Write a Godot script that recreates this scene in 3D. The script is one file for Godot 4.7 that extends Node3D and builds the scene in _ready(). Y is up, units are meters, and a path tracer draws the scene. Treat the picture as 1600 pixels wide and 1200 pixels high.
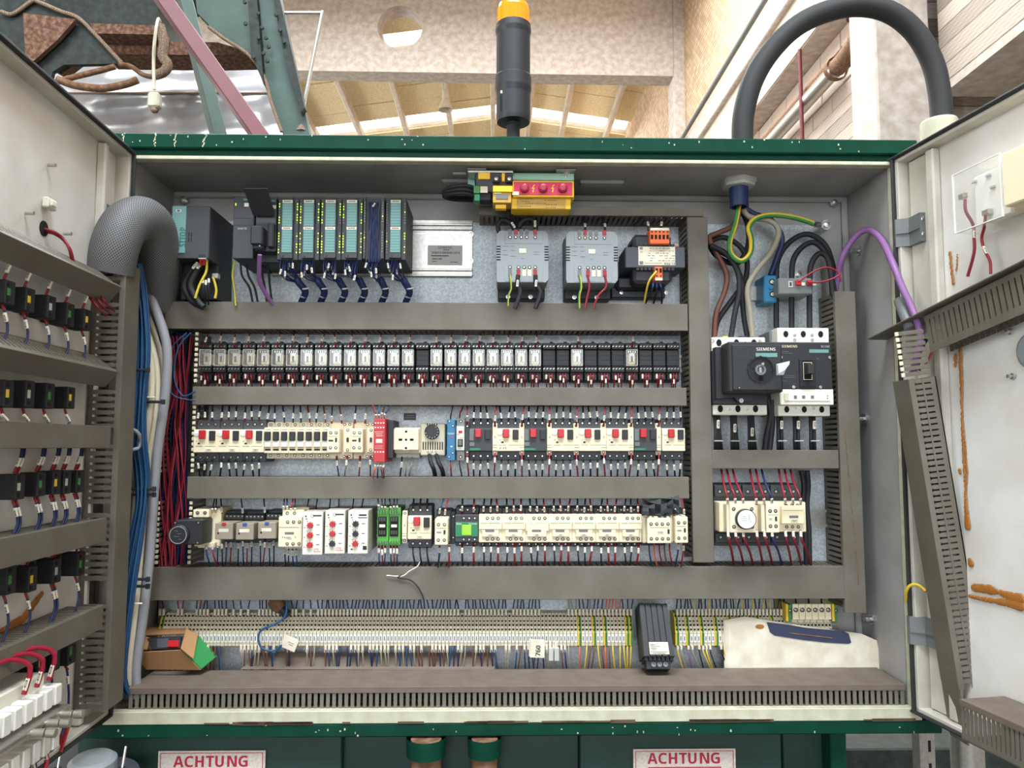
extends Node3D
# camera of the photograph (fitted): lens 1199.36 px, standing 1.39 m in front of the cabinet
const F := 1199.36
const CP := Vector3(-0.0336, 1.5132, 1.3946)
const PZ := -0.175            # front of the mounting plate
const U := 0.00124            # metres per photo pixel at the depth of the device fronts
var CB := Basis.from_euler(Vector3(0.0807, -0.0196, 0.0012))
var used := {}
var M := {}
var T := {}
var rng := RandomNumberGenerator.new()

class MB:
	var v := PackedVector3Array()
	var n := PackedVector3Array()
	var uv := PackedVector2Array()
	var c := PackedColorArray()
	var t := Transform3D.IDENTITY
	var k := 1.0
	var tint = null
	var stripe = null
	func tri(a: Vector3, b: Vector3, d: Vector3, na: Vector3, nb: Vector3, nd: Vector3, ua := Vector2.ZERO, ub := Vector2.ZERO, ud := Vector2.ZERO):
		var g := (d - a).cross(b - a)
		if g.length_squared() < 1e-22: return
		if g.dot(na + nb + nd) < 0.0:
			var x := b; b = d; d = x
			x = nb; nb = nd; nd = x
			var y := ub; ub = ud; ud = y
		if t.basis.determinant() < 0.0:
			var x2 := b; b = d; d = x2
			x2 = nb; nb = nd; nd = x2
			var y2 := ub; ub = ud; ud = y2
		for p in [a, b, d]: v.push_back(t * (p * k))
		for p in [na, nb, nd]: n.push_back((t.basis * p).normalized())
		uv.push_back(ua); uv.push_back(ub); uv.push_back(ud)
		if tint != null:
			for i in 3: c.push_back(tint)
	func flat(ps: Array, hint: Vector3, us: Array = []):
		var g: Vector3 = (ps[2] - ps[0]).cross(ps[1] - ps[0])
		if g.length_squared() < 1e-22 and ps.size() > 3: g = (ps[3] - ps[0]).cross(ps[2] - ps[0])
		g = g.normalized()
		var m := Vector3.ZERO
		for p in ps: m += p
		if g.dot(m / ps.size() - hint) < 0: g = -g
		for i in range(1, ps.size() - 1):
			if us: tri(ps[0], ps[i], ps[i + 1], g, g, g, us[0], us[i], us[i + 1])
			else: tri(ps[0], ps[i], ps[i + 1], g, g, g)
	func box(x: float, y: float, z: float, w: float, h: float, d: float, b := 0.0):
		var o := Vector3(x, y, z)
		var s := Vector3(w, h, d) / 2
		b = minf(b, 0.49 * minf(w, minf(h, d)))
		if b <= 0.0:
			for ax in 3:
				for sg in [-1.0, 1.0]:
					var q := []
					for e in [[-1, -1], [1, -1], [1, 1], [-1, 1]]:
						var p := Vector3.ZERO
						p[ax] = sg * s[ax]; p[(ax + 1) % 3] = e[0] * s[(ax + 1) % 3]; p[(ax + 2) % 3] = e[1] * s[(ax + 2) % 3]
						q.append(o + p)
					flat(q, o)
			return
		for ax in 3:
			var a1 := (ax + 1) % 3
			var a2 := (ax + 2) % 3
			for sg in [-1.0, 1.0]:
				var q := []
				for e in [[-1, -1], [1, -1], [1, 1], [-1, 1]]:
					var p := Vector3.ZERO
					p[ax] = sg * s[ax]; p[a1] = e[0] * (s[a1] - b); p[a2] = e[1] * (s[a2] - b)
					q.append(o + p)
				flat(q, o)
				for s2 in [-1.0, 1.0]:
					var r := []
					for e in [[0, -1], [0, 1], [1, 1], [1, -1]]:
						var p := Vector3.ZERO
						p[ax] = sg * (s[ax] - b * e[0]); p[a1] = s2 * (s[a1] - b * (1 - e[0])); p[a2] = e[1] * (s[a2] - b)
						r.append(o + p)
					flat(r, o)
		for sx in [-1.0, 1.0]:
			for sy in [-1.0, 1.0]:
				for sz in [-1.0, 1.0]:
					flat([o + Vector3(sx * s.x, sy * (s.y - b), sz * (s.z - b)), o + Vector3(sx * (s.x - b), sy * s.y, sz * (s.z - b)), o + Vector3(sx * (s.x - b), sy * (s.y - b), sz * s.z)], o)
	func lathe(prof: Array, from: Vector3, axis: Vector3, seg := 16):
		# prof: Vector2(radius, height along the axis); a hard edge where two points repeat a radius
		axis = axis.normalized()
		var e1 := axis.cross(Vector3(0.31, 0.9, 0.2) if absf(axis.y) < 0.9 else Vector3.RIGHT).normalized()
		var e2 := axis.cross(e1)
		for i in prof.size() - 1:
			var p: Vector2 = prof[i]
			var q: Vector2 = prof[i + 1]
			var sl := Vector2(q.y - p.y, p.x - q.x).normalized()
			for j in seg:
				var a := TAU * j / seg
				var b := TAU * (j + 1) / seg
				var ra := e1 * cos(a) + e2 * sin(a)
				var rb := e1 * cos(b) + e2 * sin(b)
				var na := ra * sl.x + axis * sl.y
				var nb := rb * sl.x + axis * sl.y
				var A := from + ra * p.x + axis * p.y
				var B := from + rb * p.x + axis * p.y
				var C := from + rb * q.x + axis * q.y
				var D := from + ra * q.x + axis * q.y
				tri(A, B, C, na, nb, nb); tri(A, C, D, na, nb, na)
	func cyl(a: Vector3, b: Vector3, r: float, seg := 12, bev := 0.0):
		var L := a.distance_to(b)
		if bev > 0: lathe([Vector2(0, 0), Vector2(r - bev, 0), Vector2(r, bev), Vector2(r, L - bev), Vector2(r - bev, L), Vector2(0, L)], a, b - a, seg)
		else: lathe([Vector2(0, 0), Vector2(r, 0), Vector2(r, L), Vector2(0, L)], a, b - a, seg)
	func tube(pts: Array, r, seg := 6, caps := true):
		var up := Vector3(0.13, 0.21, 0.97)
		var rings := []
		var ns := []
		for i in pts.size():
			var d: Vector3 = (pts[mini(i + 1, pts.size() - 1)] - pts[maxi(i - 1, 0)]).normalized()
			var e1 := up - d * up.dot(d)
			if e1.length() < 0.05: e1 = d.cross(Vector3(1, 0.2, 0.1))
			e1 = e1.normalized(); up = e1
			var e2 := d.cross(e1)
			var ring := []; var nn := []
			var rr: float = r[i] if r is Array else r
			for j in seg:
				var w := e1 * cos(TAU * j / seg) + e2 * sin(TAU * j / seg)
				nn.append(w); ring.append(pts[i] + w * rr)
			rings.append(ring); ns.append(nn)
		for i in pts.size() - 1:
			for j in seg:
				var l := (j + 1) % seg
				if stripe != null: tint = stripe[0] if j < seg / 2 else stripe[1]
				var u0 := Vector2(float(j) / seg, i); var u1 := Vector2(float(j + 1) / seg, i)
				var v1 := Vector2(0, 1)
				tri(rings[i][j], rings[i][l], rings[i + 1][l], ns[i][j], ns[i][l], ns[i + 1][l], u0, u1, u1 + v1)
				tri(rings[i][j], rings[i + 1][l], rings[i + 1][j], ns[i][j], ns[i + 1][l], ns[i + 1][j], u0, u1 + v1, u0 + v1)
		if caps:
			flat(rings[0], pts[1]); flat(rings[-1], pts[-2])
	func prism(poly: Array, z0: float, z1: float):
		# polygon in x, y pulled from z0 to z1
		var pv := PackedVector2Array(poly)
		var ix := Geometry2D.triangulate_polygon(pv)
		for i in range(0, ix.size(), 3):
			for z in [z0, z1]:
				var nz := Vector3(0, 0, signf(z - (z0 + z1) / 2))
				tri(Vector3(pv[ix[i]].x, pv[ix[i]].y, z), Vector3(pv[ix[i + 1]].x, pv[ix[i + 1]].y, z), Vector3(pv[ix[i + 2]].x, pv[ix[i + 2]].y, z), nz, nz, nz)
		var cw := 1.0 if Geometry2D.is_polygon_clockwise(pv) else -1.0
		for i in pv.size():
			var a := pv[i]; var b := pv[(i + 1) % pv.size()]
			var d := (b - a).normalized()
			var nn := Vector3(-d.y, d.x, 0) * cw
			tri(Vector3(a.x, a.y, z0), Vector3(b.x, b.y, z0), Vector3(b.x, b.y, z1), nn, nn, nn)
			tri(Vector3(a.x, a.y, z0), Vector3(b.x, b.y, z1), Vector3(a.x, a.y, z1), nn, nn, nn)
	func hex8(p: Array):
		# eight corners: four of one face in order, then the four opposite
		var m := Vector3.ZERO
		for q in p: m += q / 8.0
		for f in [[0, 1, 2, 3], [4, 5, 6, 7], [0, 1, 5, 4], [1, 2, 6, 5], [2, 3, 7, 6], [3, 0, 4, 7]]:
			flat([p[f[0]], p[f[1]], p[f[2]], p[f[3]]], m, [Vector2(0, 1), Vector2(1, 1), Vector2(1, 0), Vector2(0, 0)])
	func mesh() -> ArrayMesh:
		var a := []
		a.resize(Mesh.ARRAY_MAX)
		a[Mesh.ARRAY_VERTEX] = v; a[Mesh.ARRAY_NORMAL] = n; a[Mesh.ARRAY_TEX_UV] = uv
		if c.size() == v.size(): a[Mesh.ARRAY_COLOR] = c
		var m := ArrayMesh.new()
		m.add_surface_from_arrays(Mesh.PRIMITIVE_TRIANGLES, a)
		return m

func mb(k := 1.0) -> MB:
	var b := MB.new(); b.k = k
	return b
func W(px: float, py: float, z: float) -> Vector3:
	var d := CB * Vector3((px - 800.0) / F, (600.0 - py) / F, -1.0)
	return CP + d * ((z - CP.z) / d.z)
func WP(px: float, py: float, o: Vector3, nn: Vector3) -> Vector3:
	var d := CB * Vector3((px - 800.0) / F, (600.0 - py) / F, -1.0)
	return CP + d * ((o - CP).dot(nn) / d.dot(nn))
func numbered(nm: String) -> String:
	var i: int = used.get(nm, 0)
	used[nm] = i + 1
	return nm if i == 0 else "%s_%03d" % [nm, i]
func tag(o: Node3D, label: String, cat: String, group := "", kind := ""):
	if label: o.set_meta("label", label)
	if cat: o.set_meta("category", cat)
	if group: o.set_meta("group", group)
	if kind: o.set_meta("kind", kind)
	return o
func thing(nm: String, label: String, cat: String, at := Vector3.ZERO, group := "", rot := Vector3.ZERO) -> Node3D:
	var o := Node3D.new()
	o.name = numbered(nm); add_child(o)
	o.position = at; o.rotation = rot
	tag(o, label, cat, group)
	return o
func part(par: Node3D, nm: String, b, m, label := "") -> MeshInstance3D:
	var o := MeshInstance3D.new()
	o.mesh = b.mesh() if b is MB else b
	o.material_override = M[m] if m is String else m
	o.name = numbered(nm) if par == self else nm
	par.add_child(o, true)
	if label: o.set_meta("label", label)
	return o
var boxes := {}
var kk := U
func bx(par: Node3D, nm: String, m, x: float, y: float, z: float, w: float, h: float, d: float, b := 0.8) -> MeshInstance3D:
	var key := "%.3f %.3f %.3f %.2f %.6f" % [w, h, d, b, kk]
	if not boxes.has(key):
		var q := mb(kk); q.box(0, 0, 0, w, h, d, b); boxes[key] = q.mesh()
	var o := part(par, nm, boxes[key], m)
	o.position = Vector3(x, y, z) * kk
	return o
func single(nm: String, b, m, label: String, cat: String, group := "", kind := "") -> MeshInstance3D:
	var o := part(self, nm, b, m)
	tag(o, label, cat, group, kind)
	return o
func struct(nm: String, b, m) -> MeshInstance3D:
	var o := part(self, nm, b, m)
	o.set_meta("kind", "structure")
	return o
func dup(src: Node3D, at: Vector3, label: String, group := "") -> Node3D:
	var o: Node3D = src.duplicate()
	o.name = numbered(str(src.get_meta("base_name", src.name))); add_child(o)
	o.position = at
	tag(o, label, "", group)
	return o
func words(par: Node3D, s: String, h: float, m, at: Vector3, rot := Vector3.ZERO, nm := "lettering", wide := 0.0) -> MeshInstance3D:
	var key := "%s %.5f" % [s, h]
	if not boxes.has(key):
		var t := TextMesh.new()
		var f := SystemFont.new(); f.font_names = PackedStringArray(["Droid Sans"])
		f.font_weight = 700 if s == s.to_upper() and h > 0.006 else 400
		t.font = f; t.text = s; t.font_size = 24; t.pixel_size = h / 17.0; t.depth = 0.0004; t.curve_step = 4.0
		boxes[key] = t
	var o := part(par, nm, boxes[key], m)
	o.position = at; o.rotation = rot
	if wide > 0: o.scale.x = wide / (boxes[key] as TextMesh).get_aabb().size.x
	return o
func curve(ps: Array, sub := 4) -> Array:
	var out := []
	for i in ps.size() - 1:
		var a: Vector3 = ps[maxi(i - 1, 0)]; var b: Vector3 = ps[i]; var c: Vector3 = ps[i + 1]; var d: Vector3 = ps[mini(i + 2, ps.size() - 1)]
		for s in sub: out.append(b.cubic_interpolate(c, a, d, float(s) / sub))
	out.append(ps[-1])
	return out
func nth(i: int) -> String:
	var w := ["first", "second", "third", "fourth", "fifth", "sixth", "seventh", "eighth", "ninth", "tenth", "eleventh", "twelfth", "thirteenth", "fourteenth", "fifteenth", "sixteenth", "seventeenth", "eighteenth", "nineteenth"]
	if i < 19: return w[i]
	var tens: String = ["twent", "thirt", "fort", "fift", "sixt", "sevent", "eight", "ninet"][(i + 1) / 10 % 10 - 2]
	var pre := "" if i < 99 else "hundred and "
	if i >= 99 and (i + 1) % 100 < 20: return "hundredth" if i == 99 else pre + w[(i + 1) % 100 - 1]
	return pre + (tens + "ieth" if (i + 1) % 10 == 0 else tens + "y-" + w[(i + 1) % 10 - 1])

func noise_tex(freq: float, lo: float, hi: float, size := 256, type := FastNoiseLite.TYPE_SIMPLEX_SMOOTH, oct := 4, sd := 1, warm := 0.0) -> NoiseTexture2D:
	var f := FastNoiseLite.new()
	f.noise_type = type; f.frequency = freq; f.fractal_octaves = oct; f.seed = sd
	if type == FastNoiseLite.TYPE_CELLULAR: f.cellular_return_type = FastNoiseLite.RETURN_CELL_VALUE; f.fractal_type = FastNoiseLite.FRACTAL_NONE
	var t := NoiseTexture2D.new()
	t.width = size; t.height = size; t.seamless = true; t.noise = f
	var g := Gradient.new()
	g.offsets = PackedFloat32Array([0.0, 1.0])
	g.colors = PackedColorArray([Color(lo, lo * (1.0 - warm), lo * (1.0 - 2 * warm)), Color(hi, hi, hi)])
	t.color_ramp = g
	return t
func mat(nm: String, r: int, g: int, b: int, rough := 0.6, metal := 0.0, tex = null, sc := 6.0, bump := 0.0) -> StandardMaterial3D:
	var m := StandardMaterial3D.new()
	m.resource_name = nm
	m.albedo_color = Color8(r, g, b); m.roughness = rough; m.metallic = metal
	if tex:
		m.albedo_texture = T[tex]
		m.uv1_triplanar = true; m.uv1_world_triplanar = true
		m.uv1_scale = Vector3.ONE * sc
		if bump > 0.0:
			m.heightmap_enabled = true; m.heightmap_texture = T[tex]; m.heightmap_scale = bump
	M[nm] = m
	return m

func wpart(par: Node3D, nm: String, b, m, label := "") -> MeshInstance3D:
	# a part given in world coordinates
	var o := part(par, nm, b, m, label)
	o.transform = par.global_transform.affine_inverse() * o.transform
	return o
func sub(par: Node3D, nm: String, at := Vector3.ZERO, rot := Vector3.ZERO) -> Node3D:
	var o := Node3D.new()
	o.name = nm; par.add_child(o, true); o.position = at; o.rotation = rot
	return o
func setup_view():
	var cam := Camera3D.new()
	cam.name = "camera"; cam.fov = rad_to_deg(2.0 * atan(600.0 / F)); cam.near = 0.02; cam.far = 200.0
	cam.transform = Transform3D(CB, CP); cam.current = true
	add_child(cam)
	var we := WorldEnvironment.new()
	we.name = "environment"
	var e := Environment.new()
	var sm := ProceduralSkyMaterial.new()
	sm.sky_top_color = Color(0.75, 0.83, 0.95); sm.sky_horizon_color = Color(0.93, 0.95, 0.97); sm.ground_horizon_color = Color(0.8, 0.8, 0.78); sm.ground_bottom_color = Color(0.5, 0.5, 0.48)
	sm.sky_energy_multiplier = 1.3
	e.sky = Sky.new(); e.sky.sky_material = sm
	e.background_mode = Environment.BG_SKY
	e.tonemap_mode = Environment.TONE_MAPPER_LINEAR
	e.tonemap_exposure = 1.28
	e.sdfgi_enabled = true; e.ssao_enabled = true; e.ssil_enabled = true
	we.environment = e
	add_child(we)
	# daylight through the roof lights and the gate behind the photographer
	area("daylight_over_cabinet", Vector3(0.1, 8.0, 3.2), 8.0, 2.6, Color(0.92, 0.962, 1.0), Vector3(0.1, 0.0, 3.2), 7.0)
	area("daylight_over_hall", Vector3(-0.8, 7.6, -5.0), 7.0, 3.0, Color(0.97, 0.985, 1.0), Vector3(-0.8, 0.0, -5.0), 4.2)
	area("daylight_far_skylight", Vector3(-1.2, 7.5, -13.6), 7.0, 0.7, Color(0.97, 0.985, 1.0), Vector3(-1.2, 0.0, -13.6), 12.0)
	area("daylight_side_windows", Vector3(-8.9, 5.0, -12.0), 14.0, 3.0, Color(0.97, 0.985, 1.0), Vector3(0.0, 6.3, -11.0), 2.0)
	area("daylight_front_window", Vector3(-8.9, 3.4, 4.2), 6.0, 3.0, Color(0.95, 0.98, 1.0), Vector3(0.6, 1.6, 0.4), 2.2)
	area("daylight_through_gate", Vector3(-0.6, 2.7, 9.4), 4.6, 4.2, Color(0.96, 0.98, 1.0), Vector3(-0.6, 2.4, 0.0), 1.4)

func area(nm: String, at: Vector3, w: float, h: float, col: Color, aim: Vector3, energy: float):
	var l := AreaLight3D.new()
	l.name = nm
	l.area_size = Vector2(w, h); l.area_normalize_energy = false
	l.light_color = col; l.light_energy = energy; l.shadow_enabled = true
	l.light_size = 1.0
	l.area_range = 60.0; l.area_attenuation = 2.0
	add_child(l)
	l.look_at_from_position(at, aim, Vector3.UP if absf((aim - at).normalized().y) < 0.9 else Vector3.FORWARD)

func textures():
	T.dirt = noise_tex(0.012, 0.88, 1.0, 256, FastNoiseLite.TYPE_SIMPLEX_SMOOTH, 5, 3, 0.03)
	T.fine = noise_tex(0.06, 0.86, 1.0, 256, FastNoiseLite.TYPE_SIMPLEX_SMOOTH, 4, 5, 0.01)
	T.spangle = noise_tex(0.1, 0.84, 1.0, 256, FastNoiseLite.TYPE_CELLULAR, 1, 8)
	T.concrete = noise_tex(0.02, 0.82, 1.0, 512, FastNoiseLite.TYPE_SIMPLEX_SMOOTH, 6, 9, 0.05)
	T.rust = noise_tex(0.03, 0.55, 1.0, 256, FastNoiseLite.TYPE_SIMPLEX_SMOOTH, 5, 12, 0.2)
	# a braided sleeve: little diamonds
	var im := Image.create(64, 64, false, Image.FORMAT_RGB8)
	for y in 64:
		for x in 64:
			var a := absf(fposmod((x + y) / 32.0, 1.0) - 0.5) * 2.0
			var b := absf(fposmod((x - y) / 32.0, 1.0) - 0.5) * 2.0
			var g := 0.1 if maxf(a, b) > 0.72 and minf(a, b) > 0.3 else (0.62 + 0.38 * minf(a, b))
			im.set_pixel(x, y, Color(g, g, g))
	T.braid = ImageTexture.create_from_image(im)
	# yellow wall bricks: running bond with thin joints
	im = Image.create(256, 256, false, Image.FORMAT_RGB8)
	rng.seed = 4
	for r in 16:
		for q in 8:
			var g := rng.randf_range(0.84, 1.0)
			im.fill_rect(Rect2i(q * 32 + (r % 2) * 16, r * 16, 32, 16), Color(g, g * rng.randf_range(0.95, 1.0), g * 0.97))
			if r % 2 == 1 and q == 7: im.fill_rect(Rect2i(0, r * 16, 16, 16), Color(g, g * 0.97, g * 0.95))
	for r in 16:
		im.fill_rect(Rect2i(0, r * 16, 256, 2), Color(0.62, 0.55, 0.47))
		for q in 8: im.fill_rect(Rect2i(q * 32 + (r % 2) * 16, r * 16, 2, 16), Color(0.62, 0.55, 0.47))
	T.brick = ImageTexture.create_from_image(im)
	# shuttering boards: stripes along one direction
	im = Image.create(128, 256, false, Image.FORMAT_RGB8)
	for r in 8:
		for y in 32:
			for x in 128:
				var g := 0.8 + 0.12 * sin(r * 2.7) + 0.06 * sin(x * 0.3 + r + y * 0.2) * sin(y * 0.9 + r)
				if y < 2: g = 0.55
				im.set_pixel(x, r * 32 + y, Color(g, g * 0.97, g * 0.94))
	T.board = ImageTexture.create_from_image(im)

func materials():
	mat("duct", 111, 106, 94, 0.55, 0, "dirt", 3.0)
	mat("duct_dusty", 114, 102, 91, 0.8, 0, "dirt", 5.0)
	mat("duct_white", 205, 205, 202, 0.55)
	mat("green", 8, 64, 48, 0.36, 0, "dirt", 4.0)
	M.green.metallic_specular = 0.3
	mat("green_dark", 24, 58, 50, 0.45, 0, "dirt", 3.0)
	mat("lip", 200, 200, 176, 0.6, 0, "dirt", 7.0)
	mat("grime", 92, 74, 60, 0.95)
	mat("inside", 166, 166, 164, 0.5, 0, "dirt", 2.0)
	mat("door", 236, 236, 232, 0.42, 0, "dirt", 1.5)
	mat("door_lip", 212, 210, 198, 0.45, 0, "dirt", 3.0)
	mat("rubber", 38, 38, 38, 0.7)
	mat("strap", 112, 114, 114, 0.45)
	mat("galv", 196, 202, 204, 0.5, 0.35, "spangle", 14.0)
	mat("zinc", 196, 194, 186, 0.35, 0.8, "fine", 6.0)
	mat("steel", 205, 205, 205, 0.25, 0.95)
	mat("screw", 190, 186, 172, 0.35, 0.85)
	mat("brass", 205, 160, 70, 0.35, 0.9)
	mat("black", 36, 37, 40, 0.5)
	mat("black_soft", 28, 28, 32, 0.65)
	mat("anthracite", 58, 60, 63, 0.55)
	mat("dark_slate", 66, 70, 76, 0.55)
	mat("hole", 8, 8, 9, 0.9)
	mat("cream", 234, 220, 186, 0.5)
	mat("cream_dim", 214, 204, 176, 0.5)
	mat("bone", 226, 222, 206, 0.5)
	mat("white", 236, 234, 226, 0.5)
	mat("paper", 232, 226, 206, 0.8, 0, "dirt", 5.0)
	mat("grey_box", 178, 172, 158, 0.55)
	mat("grey_relay", 150, 138, 120, 0.45)
	mat("grey", 140, 146, 148, 0.55)
	mat("grey_light", 182, 182, 174, 0.55)
	mat("grey_mid", 108, 110, 108, 0.55)
	mat("red", 184, 26, 34, 0.4)
	mat("red_dark", 150, 24, 36, 0.45)
	mat("red_wire", 132, 20, 36, 0.45)
	mat("ferrule_red", 140, 20, 30, 0.5)
	mat("crimson", 160, 22, 52, 0.4)
	mat("magenta", 196, 26, 74, 0.45)
	mat("teal", 104, 146, 140, 0.5)
	mat("teal_line", 48, 104, 98, 0.5)
	mat("mint", 150, 190, 165, 0.4)
	mat("blue_module", 30, 110, 150, 0.45)
	mat("blue", 34, 76, 150, 0.5)
	mat("blue_wire", 24, 74, 116, 0.5)
	mat("navy", 24, 40, 84, 0.5)
	mat("yellow", 240, 190, 30, 0.45)
	mat("ochre", 190, 150, 60, 0.5)
	mat("yg_green", 60, 130, 62, 0.5)
	mat("yg_yellow", 226, 190, 50, 0.5)
	mat("term_green", 78, 150, 60, 0.45)
	mat("tesys_green", 30, 120, 78, 0.45)
	mat("lime", 150, 200, 40, 0.4)
	mat("orange", 226, 100, 40, 0.45)
	mat("orange_wire", 226, 96, 50, 0.5)
	mat("brown_wire", 108, 66, 50, 0.55)
	mat("grey_wire", 150, 142, 124, 0.55)
	mat("cream_cable", 205, 196, 172, 0.55)
	mat("grey_cable", 140, 140, 144, 0.55)
	mat("violet", 132, 92, 142, 0.5)
	mat("cardboard", 176, 132, 88, 0.85, 0, "fine", 20.0)
	mat("card_green", 50, 140, 76, 0.6)
	mat("ink", 40, 40, 44, 0.7)
	mat("ink_red", 190, 40, 50, 0.6)
	mat("ink_green", 80, 150, 90, 0.6)
	mat("sign_red", 170, 26, 54, 0.5)
	mat("sign_white", 226, 216, 204, 0.5, 0, "fine", 9.0)
	mat("glue", 176, 112, 44, 0.55, 0, "fine", 30.0)
	mat("rust_paint", 104, 30, 38, 0.5, 0, "dirt", 3.0)
	mat("rust", 142, 112, 96, 0.95, 0, "rust", 5.0, 0.2)
	mat("dust", 176, 160, 146, 1.0, 0, "rust", 20.0)
	mat("pipe_grime", 150, 118, 92, 0.85, 0, "rust", 5.0)
	mat("concrete", 206, 198, 190, 0.9, 0, "concrete", 0.9, 0.25)
	mat("concrete_dark", 160, 140, 126, 0.9, 0, "concrete", 1.4, 0.25)
	mat("board", 222, 212, 202, 0.9, 0, "board", 1.0, 0.6)
	mat("brick", 220, 196, 164, 0.9, 0, "brick", 1.1)
	mat("block", 234, 216, 200, 0.9, 0, "fine", 4.0)
	mat("hall_grey", 120, 122, 124, 0.85, 0, "dirt", 1.0)
	mat("plaster", 220, 208, 188, 0.9, 0, "dirt", 1.0)
	mat("roof_panel", 240, 220, 176, 0.85, 0, "fine", 1.0)
	mat("purlin", 212, 200, 184, 0.85, 0, "dirt", 1.0)
	mat("floor", 84, 83, 82, 0.8, 0, "concrete", 0.6)
	mat("foil", 206, 206, 210, 0.34, 0.35, "dirt", 1.5)
	mat("machine_green", 70, 94, 86, 0.5, 0, "dirt", 2.0)
	mat("machine_dark", 40, 56, 54, 0.6, 0, "rust", 3.0)
	mat("amber", 255, 140, 10, 0.25)
	M.amber.emission_enabled = true; M.amber.emission = Color8(255, 120, 0); M.amber.emission_energy_multiplier = 0.25
	mat("led", 200, 240, 40, 0.3)
	M.led.emission_enabled = true; M.led.emission = Color8(190, 255, 30); M.led.emission_energy_multiplier = 0.9
	mat("led_off", 130, 130, 120, 0.4)
	mat("skylight_pane", 250, 250, 246, 0.5)
	M.skylight_pane.emission_enabled = true; M.skylight_pane.emission = Color(1.0, 1.0, 0.98); M.skylight_pane.emission_energy_multiplier = 1.6
	mat("relay_clear", 235, 230, 205, 0.08)
	M.relay_clear.transparency = BaseMaterial3D.TRANSPARENCY_ALPHA; M.relay_clear.albedo_color.a = 0.12
	mat("clear_box", 240, 240, 236, 0.12)
	M.clear_box.transparency = BaseMaterial3D.TRANSPARENCY_ALPHA; M.clear_box.albedo_color.a = 0.1
	mat("clear_bag", 235, 238, 240, 0.2)
	M.clear_bag.transparency = BaseMaterial3D.TRANSPARENCY_ALPHA; M.clear_bag.albedo_color.a = 0.45
	mat("folder_blue", 52, 56, 84, 0.5)
	mat("braid", 168, 168, 168, 0.6)
	M.braid.albedo_texture = T.braid; M.braid.uv1_scale = Vector3(26, 0.9, 1)
	var vc := mat("vc", 255, 255, 255, 0.6)
	vc.vertex_color_use_as_albedo = true; vc.vertex_color_is_srgb = true

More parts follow.
